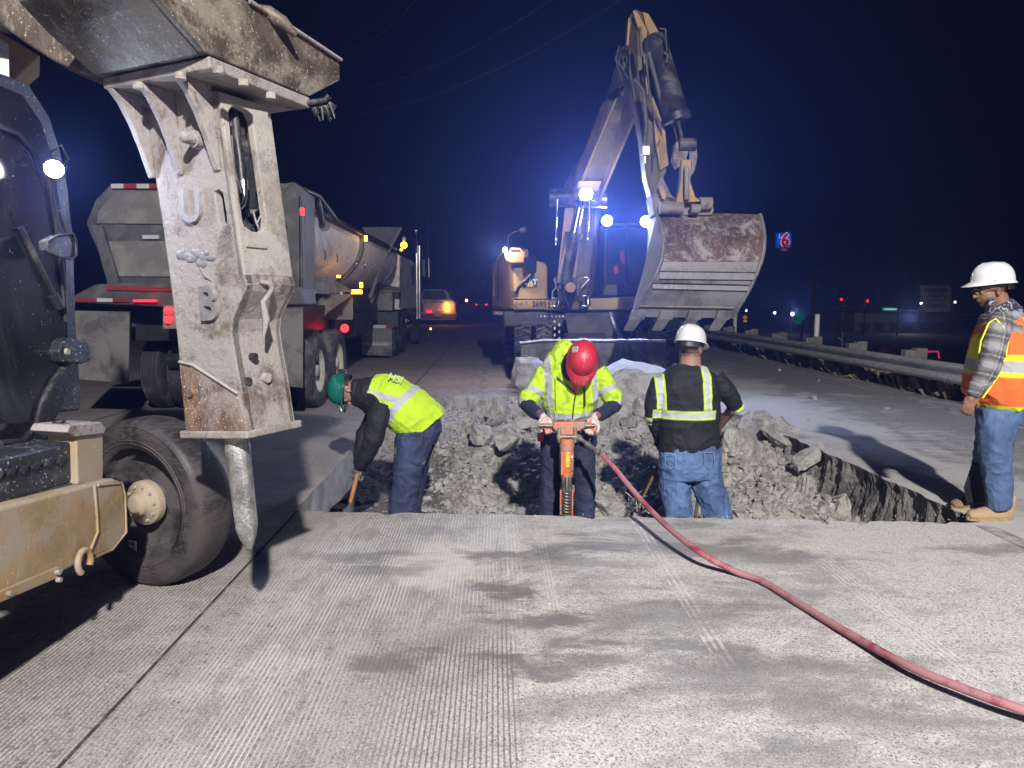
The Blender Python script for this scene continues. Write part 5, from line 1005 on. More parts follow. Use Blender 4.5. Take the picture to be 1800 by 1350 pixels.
tag(p4, 'worker in an orange vest and plaid shirt watching from the right edge', 'person')
h, g, f, u, sd = helmet(p4, hc+V(.008, 0, .062), V(-1, .12, -.05), V(-.04, 0, 1), M['hat_white'], .98)
mb = MB(); mb.box(g(-.117, .03, .005), (.03, .004, .02)); mb.build('hat_clip', M['hat_white'], h)
mb = MB(); 
for s_ in (-1, 1): mb.tube([hc+sd*s_*.083+f*.0+u*.004, hc+sd*s_*.07+f*.075+u*.004], .003, 5)
mb.tube([hc+f*.095+sd*.06+u*-.004, hc+f*.112+sd*.03-u*.002, hc+f*.115+u*.0, hc+f*.112-sd*.03-u*.002, hc+f*.095-sd*.06-u*.004], .006, 6); mb.build('safety_glasses', M['black'], p4)
mb = MB(); limb(mb, ringpts([(1753, 533, 23, .075), (1757, 541, 30, .09), (1762, 550, 36, .12), (1764, 558, 38, .13)], Y4)); mb.ell(at(1742, 531, Y4-.07), (.024, .02, .03))
fuse(mb, 'neckerchief', M['cloth'], lambda P: np.where((n3(P, (120, 120, 120), 2) > .62)[:, None], np.array((.35, .35, .4)), np.array((.015, .02, .05))), p4, .006, 1, .004, (20, 20, 20))
pts = [(at(1760, 556, Y4-.15), .055, .07), (at(1752, 585, Y4-.21), .075, .07), (at(1745, 620, Y4-.24), .073, .065), (at(1737, 650, Y4-.24), .068, .06), (at(1722, 676, Y4-.215), .056, .05), (at(1709, 694, Y4-.20), .045, .042)]
mb = MB(); limb(mb, pts); limb(mb, [(a+V(.27, .42, 0), b, c_) for a, b, c_ in pts]); limb(mb, ringpts([(1758, 546, 34, .1), (1760, 556, 40, .15), (1760, 575, 45, .2), (1759, 700, 52, .17)], Y4))
ax0, ax1 = np.array(pts[1][0]), np.array(pts[4][0]); axd = (ax1-ax0)/np.linalg.norm(ax1-ax0); axs = np.cross(axd, (0, 1, 0))
def plaid(P):
    a = (P-ax0) @ axd; b = (P-ax0) @ axs; C = np.tile(np.array((.20, .20, .205)), (len(P), 1))
    for v_, s_, w_, d_, sh_ in ((a, .13, .055, (.05, .05, .055), .0), (b, .09, .035, (.045, .045, .05), .01)):
        m_ = soft((v_+sh_) % s_, 0, w_, .006); C = C*(1-m_[:, None]*.55)+np.array(d_)*m_[:, None]*.35
    for v_, s_, sh_ in ((a, .13, .02), (b, .09, .045)): m_ = soft((v_+sh_) % s_, .045, .050, .004); C = C+m_[:, None]*.28
    m_ = soft(a % .13, .07, .115, .006); return C+m_[:, None]*.10
fuse(mb, 'plaid_shirt', M['cloth'], plaid, p4, .007, 2, .010, (10, 10, 22), seed=3)
vr = [(1764, 552, 34, .13), (1763, 565, 44, .19), (1760, 600, 55, .21), (1757, 640, 61, .215), (1755, 675, 67, .22), (1768, 698, 60, .22), (1772, 704, 56, .22)]
mb = MB(); limb(mb, ringpts(vr, Y4), 28)
def pz(py, Y=Y4): return at(1750, py, Y).z
def pxX(px, Y=Y4): return at(px, 600, Y).x
def vest4(P):
    X, Yw, Z = P.T; C = np.tile(ORANGE, (len(P), 1)); near_ = Yw < Y4
    Yq = np.where(near_, Y4-.2, Y4+.2); px = 900+FPX*X/Yq; zz_ = Z
    def band(lo, hi, v_): return soft(v_, lo, hi, .006)
    for lo, hi, c_ in ((pz(658), pz(620), YEL), (pz(650), pz(631), SILV)):
        lo2 = lo; hi2 = hi; m_ = band(lo2, hi2, zz_); C = lerpc(C, c_, m_)
    # shoulder bands, front and back of the arm
    cxv = X-pxX(1752); 
    for off in (-.165, .105):
        cen = off+.10*np.clip((1.30-zz_)/.35, -.2, 1)*(-.25 if off < 0 else .15)
        for w_, c_ in ((.048, YEL), (.022, SILV)):
            m_ = soft(cxv-cen, -w_, w_, .006)*(zz_ > pz(622))*(zz_ < 1.50); C = lerpc(C, c_, m_)
    arm = soft(cxv+.01, -.075, .075, .005)*np.clip((zz_-1.02)/.004, 0, 1)*near_
    edge = soft(cxv+.01, -.09, .09, .005)*np.clip((zz_-1.0)/.004, 0, 1)*near_
    C = lerpc(C, YEL, soft(zz_, .0, pz(709)+.004, .004)); return C
v4 = fuse(mb, 'safety_vest', M['cloth'], vest4, p4, .007, 2, .014, (9, 9, 6), seed=8)
# the arm hole: sleeve lies over the vest because the vest is cut away there; piping follows it
mb = MB(); mb.tube([at(a, b, Y4-c_) for a, b, c_ in ((1718, 640, .20), (1724, 600, .22), (1738, 568, .22), (1750, 560, .23), (1764, 575, .26), (1772, 600, .25), (1768, 625, .24), (1752, 665, .235), (1727, 700, .22))], .006, 6); mb.build('piping', flat('yellow_piping', (.7, .72, .05), .7), v4)
mb = MB(); limb(mb, ringpts([(1762, 696, 47, .17), (1756, 720, 44, .175), (1754, 740, 42, .17)], Y4))
limb(mb, ringpts([(1756, 720, 36, .10, -.08), (1752, 760, 34, .10, -.09), (1750, 800, 30, .09, -.1), (1753, 830, 27, .085, -.1), (1756, 860, 25, .08, -.1), (1757, 886, 24, .078, -.1), (1758, 892, 22, .07, -.1)], Y4))
limb(mb, ringpts([(1750, 720, 34, .10, .08), (1744, 770, 30, .09, .1), (1736, 810, 27, .085, .12), (1728, 845, 24, .08, .14), (1722, 866, 22, .075, .16)], Y4))
fuse(mb, 'jeans', M['cloth'], lambda P: jeans(P, JEAN*.85), p4, .007, 2, .012, (13, 13, 11), seed=11)
mb = MB(); limb(mb, ringpts([(1762, 697, 48, .175), (1761, 705, 47, .175)], Y4)); mb.build('belt', M['black'], p4)
TAN = np.array((.36, .25, .14))
def boot(par, hx, hy, yy, toe, col):
    heel = at(hx, hy, yy); heel.z = 0; tv = at(toe, hy, yy); tv.z = 0; d = (tv-heel).normalized(); L = .29; s2 = d.cross(up); mb = MB()
    c0 = heel+d*.0; limb(mb, [(c0+up*.045, .045, .045), (c0+d*.08+up*.05, .05, .048), (c0+d*.18+up*.045, .045, .052), (c0+d*.25+up*.038, .034, .045), (c0+d*.285+up*.03, .02, .03)], ref=s2); mb.cap(c0+d*.02+up*.05, c0+up*.15+d*.015, .052, .056); mb.ell(c0+d*.235+up*.04, (.055, .052, .036))
    b = fuse(mb, 'boot', M['leather'], col, par, .006, 2, .004, (25, 25, 25)); mb = MB()
    rg_ = [c0+d*(.13+.165*math.cos(t))+s2*(.052*math.sin(t)*(1-.12*math.cos(t)*-1)) for t in [2*math.pi*i/28 for i in range(28)]]
    mb.loft([rg_, [p+up*.026 for p in rg_]], True, False); mb.build('sole', M['rubber'] if col[0] < .1 else grime('gum_sole', (.34, .24, .12), .8, 0, .2, 9, bs=.3), b, .004); 
    mb = MB(); p = c0+up*.10+d*.07
    for k in range(4): q = c0+d*(.075+.03*k)+up*(.118-.012*k); mb.tube([q-s2*.03-up*.008, q, q+s2*.03-up*.008], .0035, 5)
    mb.build('laces', M['sticker'], b); return b
boot(p4, 1772, 908, 4.87, 1690, TAN*1.25); boot(p4, 1742, 880, 5.13, 1680, TAN*.7)
pl = MB().prism([at(*p, 5.03) for p in ((1709, 814), (1728, 820), (1738, 880), (1700, 886), (1694, 858))], V(.01, .018, 0)); o = pl.build('flat_black_plate', M['black'], None, .003, base4+V(0, 0, 0)); tag(o, 'black flat plate standing by the far boot of the orange-vest worker', 'plate')  # thin flat black prism beside the far boot

# ---- worker in the black shirt, seen from behind
Y3 = 5.55; b3 = V(at(1215, 800, Y3).x, Y3, -.6); SK3 = np.array((.34, .19, .14))
hc = at(1217, 616, Y3); f3 = V(.62, .72, -.3)
mb = MB(); head(mb, hc, f3, V(.12, .1, 1), .97); limb(mb, ringpts([(1214, 622, 17, .07), (1213, 640, 20, .075), (1212, 655, 28, .09)], Y3))
limb(mb, [(at(1211, 660, Y3), .16, .10), (at(1211, 700, Y3), .20, .13), (at(1212, 780, Y3), .19, .13), (at(1212, 820, Y3), .18, .13)])
J = [(1262, 675, .0), (1291, 714, .05), (1262, 752, .32)]; J2 = [(1163, 678, 0), (1150, 736, .03), (1166, 800, .24)]
for q, th in ((J, -1), (J2, 1)):
    P_ = [at(a, b, Y3+c_) for a, b, c_ in q]; mb.cap(P_[0], P_[1], .052, .045); mb.cap(P_[1], P_[2], .045, .03); hand(mb, P_[2], (P_[2]-P_[1]), V(0, -1, .4), th, (50, 70, 50))
for q in ([(1190, 830), (1190, 900), (1197, 975)], [(1238, 830), (1258, 895), (1275, 972)]):
    P_ = [at(a, b, Y3) for a, b in q]; mb.cap(P_[0], P_[1], .08, .055); mb.cap(P_[1], P_[2], .055, .045)
def colh3(P):
    C = np.tile(SK3, (len(P), 1)); d = P-np.array(hc); u_ = d[:, 2]; m_ = np.clip((u_+.055)/.02, 0, 1)*np.clip(-(d @ np.array(f3)-.0)/.02, 0, 1)*.65; return C*(1-m_[:, None])+np.array((.03, .02, .015))*m_[:, None]
p3 = fuse(mb, 'person', M['skin'], colh3, None, .006, 2, base=b3); tag(p3, 'worker in a black shirt and white hard hat standing back turned in the pit', 'person')
helmet(p3, at(1214, 601, Y3)+V(0, 0, .005), V(.62, .72, -.22), V(.02, .12, 1), M['hat_white'], 1.0)
mb = MB(); limb(mb, ringpts([(1213, 642, 27, .08), (1212, 650, 38, .11), (1211, 662, 52, .14), (1211, 680, 58, .155), (1211, 720, 56, .165), (1211, 755, 54, .165), (1212, 788, 55, .16)], Y3), 28)
S1 = [(at(1164, 668, Y3), .075, .075), (at(1155, 690, Y3), .078, .08), (at(1149, 715, Y3), .07, .075), (at(1147, 738, Y3+.02), .062, .066)]; S2 = [(at(1256, 664, Y3), .075, .075), (at(1272, 682, Y3), .078, .08), (at(1287, 703, Y3+.02), .070, .07), (at(1297, 718, Y3+.05), .055, .064)]
limb(mb, S1); limb(mb, S2); mb.cap(at(1150, 740, Y3+.03), at(1163, 785, Y3+.2), .055, .045)
def shirt3(P):
    X, Yw, Z = P.T; px = 900+FPX*X/5.42; q = (Z-pz(722, 5.42)); C = np.tile(BLACK, (len(P), 1)); zt = pz(738, 5.42); zb = pz(722.5, 5.42); ft = Yw < Y3+.02
    tors = (px > 1154) & (px < 1264)
    t_ = np.clip((Z-zb)/.35, 0, 1)
    for l0, l1, r0, r1 in ((1161, 1154, 1177, 1172), (1240, 1236, 1256, 1253)):
        lo = l0+(l1-l0)*t_; hi = r0+(r1-r0)*t_; on = (Z > zb)*(ft | (Z > pz(655, 5.42)))
        C = lerpc(C, LIME*1.1, soft(px, lo, hi, .8)*on); C = lerpc(C, SILV*1.15, soft(px, lo+3, hi-3, .8)*on)
    C = lerpc(C, LIME*1.1, soft(Z, zt, zb, .004)*tors); C = lerpc(C, SILV*1.15, soft(Z, zt+.012, zb-.012, .004)*tors)
    for e0, e1_, in ((np.array(S1[2][0]), np.array(S1[3][0])), (np.array(S2[2][0]), np.array(S2[3][0]))):
        ax_ = (e1_-e0)/np.linalg.norm(e1_-e0); a = (P-e1_) @ ax_; dd = np.linalg.norm(P-e1_-a[:, None]*ax_, axis=1); ok = (dd < .095)*(~tors | (px < 1150))
        C = lerpc(C, LIME*1.1, soft(a, -.035, .035, .004)*ok); C = lerpc(C, SILV*1.1, soft(a, -.02, .028, .004)*ok)
    return C
fuse(mb, 'black_shirt', M['cloth'], shirt3, p3, .007, 2, .011, (9, 9, 14), seed=21)
mb = MB(); limb(mb, ringpts([(1212, 780, 53, .15), (1213, 800, 55, .165), (1213, 822, 56, .17), (1213, 838, 54, .15)], Y3), 26)
limb(mb, ringpts([(1188, 822, 30, .12), (1186, 845, 29, .115), (1188, 872, 27, .10), (1192, 905, 25, .09), (1196, 950, 24, .085), (1198, 985, 23, .08)], Y3)); limb(mb, ringpts([(1238, 822, 30, .12), (1243, 848, 29, .115), (1253, 876, 27, .10), (1263, 908, 26, .09), (1272, 950, 24, .085), (1278, 985, 23, .08)], Y3))
jn = fuse(mb, 'jeans', M['cloth'], lambda P: jeans(P, JEAN*1.15), p3, .007, 2, .014, (13, 13, 12), seed=31)
mb = MB()
for a in ([(1238, 796), (1256, 795), (1258, 818), (1248, 823), (1239, 817)], [(1170, 797), (1188, 798), (1188, 819), (1179, 824), (1170, 818)]):
    q = [at(x, y, Y3-.178)+V(0, .02 if x > 1250 or x < 1175 else 0, 0) for x, y in a]; mb.tube(q+[q[0]], .0025, 4)
mb.build('pocket_stitching', flat('pale_denim_thread', (.2, .27, .4), .8), jn)
for x in (1197, 1277): boot(p3, x, 985, Y3, x+12, TAN*.6).location.z = -.62
tl = MB(); a = at(1166, 800, Y3+.24); b_ = at(1118, 900, Y3+.10); tl.tube([a+V(.02, .0, .1), a, a.lerp(b_, .5)+V(.0, 0, -.0), b_], [.016, .016, .012, .010], 8); o = tl.build('pry_bar', grime('muddy_brown_bar', (.13, .08, .03), .7, .2, .3, 20, bs=.5), None, 0, b3); tag(o, 'thin muddy brown bar held by the black shirt worker, pointing down into the pit', 'pry bar')
mb = MB(); r = random.Random(12)
for k in range(34):
    p = at(1110+r.uniform(-8, 22), 893+r.uniform(-14, 10), 5.62+r.uniform(-.1, .15)); q = p+V(r.uniform(-.1, .1), r.uniform(-.06, .06), r.uniform(-.02, .12)); mb.tube([p, p.lerp(q, .5)+V(0, 0, .02), q], .004, 4)
tag(mb.build('wire_tangle', M['metal']), 'tangle of bent rusty tie wire at the pit edge below the bar', 'wire tangle')

# ---- worker with the red hard hat and the jackhammer
Y2 = 5.68; b2 = V(at(1000, 800, Y2).x, Y2, -.6); SK2 = np.array((.30, .15, .09))
hc = at(1017, 634, Y2-.24); f2 = V(-.05, -.62, -.78)
mb = MB(); head(mb, hc, f2, V(.1, -.75, .6), .95); mb.cap(at(1010, 640, Y2-.05), hc-V(0, -.05, .02), .065, .07)
limb(mb, [(at(1005, 650, Y2), .16, .11), (at(1003, 700, Y2), .18, .13), (at(1000, 760, Y2), .15, .12)])
A1 = [at(956, 664, Y2), at(930, 706, Y2-.06), at(953, 731, Y2-.28)]; A2 = [at(1052, 660, Y2), at(1076, 708, Y2-.06), at(1046, 733, Y2-.28)]
for P_ in (A1, A2): mb.cap(P_[0], P_[1], .05, .045); mb.cap(P_[1], P_[2], .042, .031)
for q in ([(980, 745), (972, 830), (968, 950)], [(1022, 745), (1028, 830), (1028, 950)]):
    P_ = [at(a, b, Y2) for a, b in q]; mb.cap(P_[0], P_[1], .08, .055); mb.cap(P_[1], P_[2], .055, .045)
p2 = fuse(mb, 'person', M['skin'], SK2, None, .006, 2, base=b2); tag(p2, 'worker in a lime hooded jacket and red hard hat working the jackhammer', 'person')
h, g, f, u, sd = helmet(p2, at(1024, 630, Y2-.30), V(-.10, -.42, -.90), V(.06, -.80, .52), M['hat_red'], 1.02)
for (x, y, z_), w_, hh in (((.07, -.02, .112), .045, .05), ((.02, -.125, .075), .05, .03)):
    mb = MB(); c = g(x, y, z_); nn_ = (c-g(0, 0, 0)).normalized(); a = nn_.cross(f).normalized(); b = a.cross(nn_); mb.box(c+nn_*.004, (w_, hh, .003), Matrix((a, b, nn_)).transposed()); stc = mb.build('sticker', M['refl_white'], h)
    mb = MB()
    for k in range(4): mb.box(c+nn_*.006+b*(-.36+.24*k)*hh, (w_*.75, hh*.08, .002), Matrix((a, b, nn_)).transposed())
    mb.build('sticker_print', M['ink'], stc)
mb = MB(); r = random.Random(6); pts = []
for k in range(26):
    t = k*.75; x = -.015+.045*math.cos(t)*(.6+.4*math.sin(t*2.3)); y = .075+.026*math.sin(t*1.4); zz2 = .134*math.sqrt(max(.05, 1-(x/.115)**2-(y/.142)**2)); pts.append(g(x, y, zz2+.004))
mb.tube(pts, .0016, 4); mb.build('pen_drawing', M['ink'], h)
mb = MB(); mb.ell(at(992, 626, Y2+.02), (.11, .10, .125)); mb.ell(at(984, 640, Y2+.05), (.14, .11, .13))
limb(mb, ringpts([(1002, 640, 36, .12), (1002, 652, 47, .145), (1002, 672, 54, .165), (1001, 700, 50, .175), (1000, 722, 44, .175), (1000, 736, 41, .155)], Y2), 28)
U1 = [(at(962, 655, Y2), .08, .085), (at(948, 675, Y2), .082, .085), (at(930, 700, Y2-.04), .075, .08), (at(926, 715, Y2-.07), .062, .07)]; U2 = [(at(1048, 652, Y2), .08, .085), (at(1060, 672, Y2), .082, .085), (at(1076, 700, Y2-.04), .078, .08), (at(1080, 716, Y2-.07), .064, .072)]
limb(mb, U1); limb(mb, U2)
def jacket(P):
    X, Yw, Z = P.T; px = 900+FPX*X/5.55; C = np.tile(LIME, (len(P), 1)); fr_ = Yw < Y2+.05; zh = pz(735, 5.55); zh2 = pz(723, 5.55); body_ = (px > 956)*(px < 1046)
    for l0, l1 in ((957, 970), (1042, 1051)): C = lerpc(C, SILV, soft(px+(Z-1.0)*10, l0, l1, 1.0)*fr_*(Z > zh2+.02)*(Z < pz(628, 5.55)))
    C = lerpc(C, SILV, soft(Z+.02*np.cos((px-1000)/28), zh-.01, zh2, .004)*body_)
    for U in (U1, U2):
        e0, e1_ = np.array(U[1][0]), np.array(U[3][0]); ax_ = (e1_-e0)/np.linalg.norm(e1_-e0); a = (P-e0) @ ax_; out_ = ~(body_.astype(bool)); L = np.linalg.norm(e1_-e0)
        C = lerpc(C, SILV, soft(a, .055, .10, .004)*out_*((X < e0[0]+.1) if e0[0] < .5 else (X > e0[0]-.1))); C = lerpc(C, SILV, soft(a, L-.03, L+.03, .004)*out_*((X < e0[0]+.1) if e0[0] < .5 else (X > e0[0]-.1)))
    m_ = soft(n3(P, (30, 30, 30), 9), .72, 2, .1)*.35; C = C*(1-m_[:, None])
    return C
jk = fuse(mb, 'hooded_jacket', M['cloth'], jacket, p2, .0065, 2, .016, (9, 9, 10), seed=41)
mb = MB(); mb.ell(at(1003, 645, Y2-.13), (.075, .08, .12)); fuse(mb, 'hood_lining', M['cloth'], BLACK, p2, .008, 2, .006)
mb = MB(); mb.prism([at(*p, Y2-.195) for p in ((1003, 668), (1022, 662), (1012, 694))], V(0, .03, 0)); mb.build('orange_shirt', bpy.data.materials['orange_cloth'], p2)
mb = MB(); mb.tube([at(a, b, Y2-c_) for a, b, c_ in ((1012, 692, .19), (1010, 705, .192), (1008, 720, .19), (1006, 736, .17))], .0045, 6); mb.tube([at(978, 662, Y2-.17), at(990, 672, Y2-.185), (at(1012, 692, Y2-.19))], .006, 6); mb.build('zip', M['black'], jk)
mb = MB(); mb.tube([at(1027, 682, Y2-.18), at(1028, 714, Y2-.182)], .008, 6); mb.build('pocket_zip', M['black'], jk)
for q in ([(977, 660), (977, 690), (978, 718)], [(1030, 660), (1030, 674), (1028, 680)]):
    mb = MB(); mb.tube([at(a, b, Y2-.185) for a, b in q], .0035, 5); mb.build('drawstring', flat('lime_cord', (.5, .7, .05), .7) if 'lime_cord' not in bpy.data.materials else bpy.data.materials['lime_cord'], jk)
for U, W_ in ((U1, A1[2]), (U2, A2[2])):
    mb = MB(); p0 = U[3][0]; limb(mb, [(p0-V(0, 0, -.02), .058, .062), (p0.lerp(W_, .5), .056, .056), (p0.lerp(W_, .85), .046, .046)])
    fuse(mb, 'undershirt_sleeve', M['cloth'], NAVY*.8, p2, .006, 2, .008, (12, 12, 12))
for s_, W_, hd in ((1, A1[2], at(966, 745, Y2-.34)), (-1, A2[2], at(1036, 746, Y2-.34))):
    mb = MB(); d = (hd-W_).normalized(); hand(mb, W_+d*.01, d+V(0, -.25, -.25), V(0, -.8, .6), s_, (48, 62, 50), 1.12, .0118)
    cen_ = np.array(W_); dd_ = np.array(d)
    gl_ = fuse(mb, 'work_glove', M['cloth'], lambda P: lerpc(lerpc(np.tile(np.array((.66, .60, .56)), (len(P), 1)), np.array((.75, .20, .12)), (n3(P, (55, 55, 55), 4)-.52)*6*(np.clip((P-cen_) @ dd_/.05-.9, 0, 1))), np.array((.35, .03, .05)), soft((P-cen_) @ dd_, .040, .044, .003)), p2, .0045, 1)
    if s_ == 1: mb = MB(); mb.lathe(W_-d*.012, d, ((.040, -.012), (.044, 0), (.040, .014)), 16); mb.build('glove_cuff', flat('purple_cuff', (.07, .05, .12), .8), gl_)
mb = MB(); limb(mb, ringpts([(1000, 732, 42, .15), (999, 755, 45, .15), (999, 772, 46, .14)], Y2)); limb(mb, ringpts([(974, 765, 25, .11), (971, 800, 22, .10), (969, 850, 20, .095), (967, 900, 21, .09), (966, 960, 20, .085)], Y2)); limb(mb, ringpts([(1026, 765, 24, .11), (1027, 800, 21, .10), (1028, 850, 19, .095), (1028, 900, 19, .09), (1028, 960, 19, .085)], Y2))
fuse(mb, 'work_trousers', M['cloth'], lambda P: jeans(P, NAVY*1.3), p2, .007, 2, .010, (9, 9, 14), seed=51)
mb = MB(); mb.box(at(950, 768, Y2-.08), (.05, .05, .07)); mb.build('belt_pouch', flat('red_pouch', (.45, .03, .04), .6), p2, .01)
for x in (967, 1028): boot(p2, x, 960, Y2+.04, x-3, TAN*.5).location.z = -.62
# jackhammer
M['jh_orange'] = grime('chipped_orange_paint', (.80, .14, .025), .5, .1, .2, 14, dust=(.27, .23, .19), damt=.42, dscale=16, bs=.3, speck=(.10, .07, .05), sscale=70, samt=.9)
M['jh_steel'] = grime('oily_tool_steel', (.20, .16, .12), .45, .7, .4, 18, dust=(.38, .33, .28), damt=.35, bs=.4)
YJ = 5.30; jc = at(996, 830, YJ); jh = thing('jackhammer', 'chipped orange pneumatic jackhammer held upright by the worker in the lime jacket', 'jackhammer', V(jc.x, YJ, -.55))
jz = lambda py: at(996, py, YJ).z
mb = MB(); mb.cyl(V(jc.x-.21, YJ, jz(748)), V(jc.x+.21, YJ, jz(748)), .016, .016, 14); mb.build('handle', M['jh_steel'], jh, .002)
mb = MB(); mb.prism([at(*p, YJ-.03) for p in ((972, 743), (1030, 741), (1028, 752), (1013, 760), (1010, 770), (983, 770), (980, 760), (972, 753))], V(0, .06, 0)); mb.build('back_head', M['jh_orange'], jh, .008)
for px in (983, 1011):
    mb = MB(); c = at(px, 758, YJ-.035); mb.cyl(V(c.x, c.y, jz(750)), V(c.x, c.y, jz(776)), .015, .015, 12); mb.cyl(V(c.x, c.y, jz(762)), V(c.x, c.y, jz(770)), .022, .022, 6); mb.build('side_bolt', M['jh_steel'], jh, .002)
mb = MB(); mb.cyl(V(jc.x-.07, YJ-.04, jz(766)), V(jc.x+.07, YJ-.04, jz(766)), .017, .017, 10); mb.build('clamp', M['jh_steel'], jh, .002)
mb = MB(); mb.lathe(V(jc.x, YJ, 0), up, [(.056, jz(770)), (.06, jz(780)), (.052, jz(790)), (.056, jz(795)), (.054, jz(832)), (.045, jz(838))], 14, True); mb.build('cylinder', M['jh_orange'], jh)
mb = MB(); mb.box(V(jc.x+.002, YJ-.058, (jz(792)+jz(818))/2), (.030, .006, jz(792)-jz(818))); mb.build('label_plate', grime('yellow_label', (.7, .48, .02), .5, 0, .2, 40, speck=(.35, .03, .02), sscale=130, samt=1.5), jh, .002)
mb = MB(); mb.box(V(jc.x-.038, YJ-.045, jz(812)), (.02, .03, jz(794)-jz(834))); mb.build('guide_rib', M['jh_orange'], jh, .004); mb = MB(); mb.box(V(jc.x+.036, YJ-.05, jz(812)), (.014, .02, jz(800)-jz(826))); mb.build('throttle_rod', M['chrome'], jh, .004)
mb = MB(); mb.lathe(V(jc.x, YJ, 0), up, [(.044, jz(838)), (.038, jz(845)), (.046, jz(858)), (.040, jz(862)), (.044, jz(900)), (.05, jz(905)), (.05, jz(935)), (.03, jz(940))], 14, True); mb.build('front_head', M['jh_steel'], jh)
mb = MB(); mb.tube([V(jc.x+.022*math.cos(t), YJ-.05+.012*math.sin(t), jz(860)-(jz(860)-jz(898))*t/(14*math.pi)) for t in [k*.45 for k in range(98)]], .005, 5); mb.build('retainer_spring', M['metal'], jh)
mb = MB(); mb.cyl(V(jc.x, YJ-.045, jz(836)), V(jc.x, YJ-.045, jz(860)), .016, .013, 12); mb.build('valve', M['chrome'], jh, .003)
for sx in (-.045, .045): mb = MB(); mb.box(V(jc.x+sx, YJ-.01, jz(882)), (.012, .03, jz(862)-jz(905))); mb.build('side_bar', M['jh_orange'], jh, .003)
mb = MB(); mb.cyl(V(jc.x, YJ, jz(935)), V(jc.x, YJ, -.55), .016, .012, 10); mb.build('chisel', M['jh_steel'], jh)
# hose
hs_ = [at(1012, 765, 5.28), at(1024, 774, 5.24), at(1040, 786, 5.18), at(1058, 799, 5.08)]
mb = MB(); mb.tube(hs_, [.022, .014, .014, .018], 10); 
for p, q in zip(hs_[:-1], hs_[1:]): c = p.lerp(q, .6); d = (q-p).normalized(); mb.cyl(c-d*.012, c+d*.012, .025, .025, 8)
mb.build('hose_coupling', M['metal'], jh, .002)
raw = [hs_[3], at(1078, 820, 4.98), at(1105, 853, 4.80), at(1140, 893, 4.55), at(1180, 932, 4.22), at(1235, 974, 3.92), gnd(1290, 1003, .035), gnd(1340, 1022, .022), gnd(1400, 1058, .022), gnd(1500, 1118, .03), gnd(1600, 1172, .05), gnd(1700, 1213, .06), gnd(1810, 1252, .06), gnd(1960, 1300, .022)]
def spline(P, k=8):
    out = []
    for i in range(len(P)-1):
        p0, p1, p2_, p3_ = P[max(i-1, 0)], P[i], P[i+1], P[min(i+2, len(P)-1)]
        for j in range(k): t = j/k; out.append(.5*((2*p1)+(p2_-p0)*t+(2*p0-5*p1+4*p2_-p3_)*t*t+(3*p1-p0-3*p2_+p3_)*t**3))
    return out+[P[-1]]
mb = MB(); mb.tube(spline(raw), .0185, 14); tag(mb.build('air_hose', grime('dusty_red_rubber', (.27, .035, .055), .6, 0, .25, 8, dust=(.36, .19, .20), damt=.55, dscale=5, bs=.25, bscale=60, speck=(.6, .45, .45), sscale=150, samt=.3)), 'dusty red air hose running from the jackhammer across the pavement to the bottom right', 'air hose')

# ---- worker with the green hard hat, bent double
Y1 = 6.0; b1 = V(at(720, 800, Y1).x, Y1, -.6); SK1 = np.array((.33, .18, .13))
hc = at(613, 688, Y1-.02); f1 = V(-.10, -.12, -.98); u1 = V(-.97, 0, .12)
mb = MB(); head(mb, hc, f1, u1, .95); mb.cap(at(620, 684, Y1), at(650, 690, Y1), .06, .08)
limb(mb, [(at(650, 694, Y1), .13, .15), (at(700, 714, Y1), .15, .17), (at(738, 745, Y1), .15, .16)])
B1 = [at(668, 724, Y1-.19), at(654, 775, Y1-.22), at(632, 822, Y1-.14)]; B2 = [at(668, 716, Y1+.19), at(640, 765, Y1+.2), at(628, 820, Y1+.02)]
for P_ in (B1, B2): mb.cap(P_[0], P_[1], .05, .045); mb.cap(P_[1], P_[2], .042, .03)
for q in ([(735, 750, -.1), (718, 830, -.1), (708, 940, -.1)], [(738, 750, .12), (728, 830, .15), (716, 925, .2)]):
    P_ = [at(a, b, Y1+c_) for a, b, c_ in q]; mb.cap(P_[0], P_[1], .08, .055); mb.cap(P_[1], P_[2], .055, .045)
p1 = fuse(mb, 'person', M['skin'], SK1, None, .006, 2, base=b1); tag(p1, 'worker in a lime vest and green hard hat bent double at the left pit side', 'person')
h, g, f, u, sd = helmet(p1, at(603, 684, Y1-.02), f1, u1, M['hat_green'], .98)
mb = MB(); 
for a_, b_, r_ in ((.02, -.02, .026), (-.055, .05, .024)):
    pts = []
    for k in range(13):
        t = 2*math.pi*k/12; y = a_+r_*.9*math.cos(t)*.6; z_ = .045+b_*.4+r_*math.sin(t); x = .113*math.sqrt(max(.1, 1-(z_/.135)**2-(y/.142)**2)); pts.append(g(x+.002, y, z_))
    mb.tube(pts, .0022, 5)
    pts2 = [p for p in pts]
mb.build('white_decal', M['refl_white'], h)
mb = MB()
for k in range(9): t = R(-60+k*15); mb.box(g(.117*math.cos(t)*.98, .145*math.sin(t), .008), (.008, .008, .008))
mb.build('decal_row', M['refl_white'], h)
mb = MB(); mb.box(g(0, .15, .0)+V(0, 0, -.01), (.06, .07, .05)); hl = mb.build('head_torch', M['black'], h, .008)
for s_ in (-.018, .018): mb = MB(); mb.cyl(g(s_, .155, .0), g(s_, .19, -.01), .017, .018, 14); mb.build('torch_barrel', M['metal'], hl)
mb = MB(); mb.box(g(0, -.145, .02), (.07, .06, .05)); mb.tube([g(.118*math.cos(R(t)), .146*math.sin(R(t)), .012) for t in range(-90, 100, 15)], .007, 6); mb.build('goggle_strap', M['black'], h, .008)
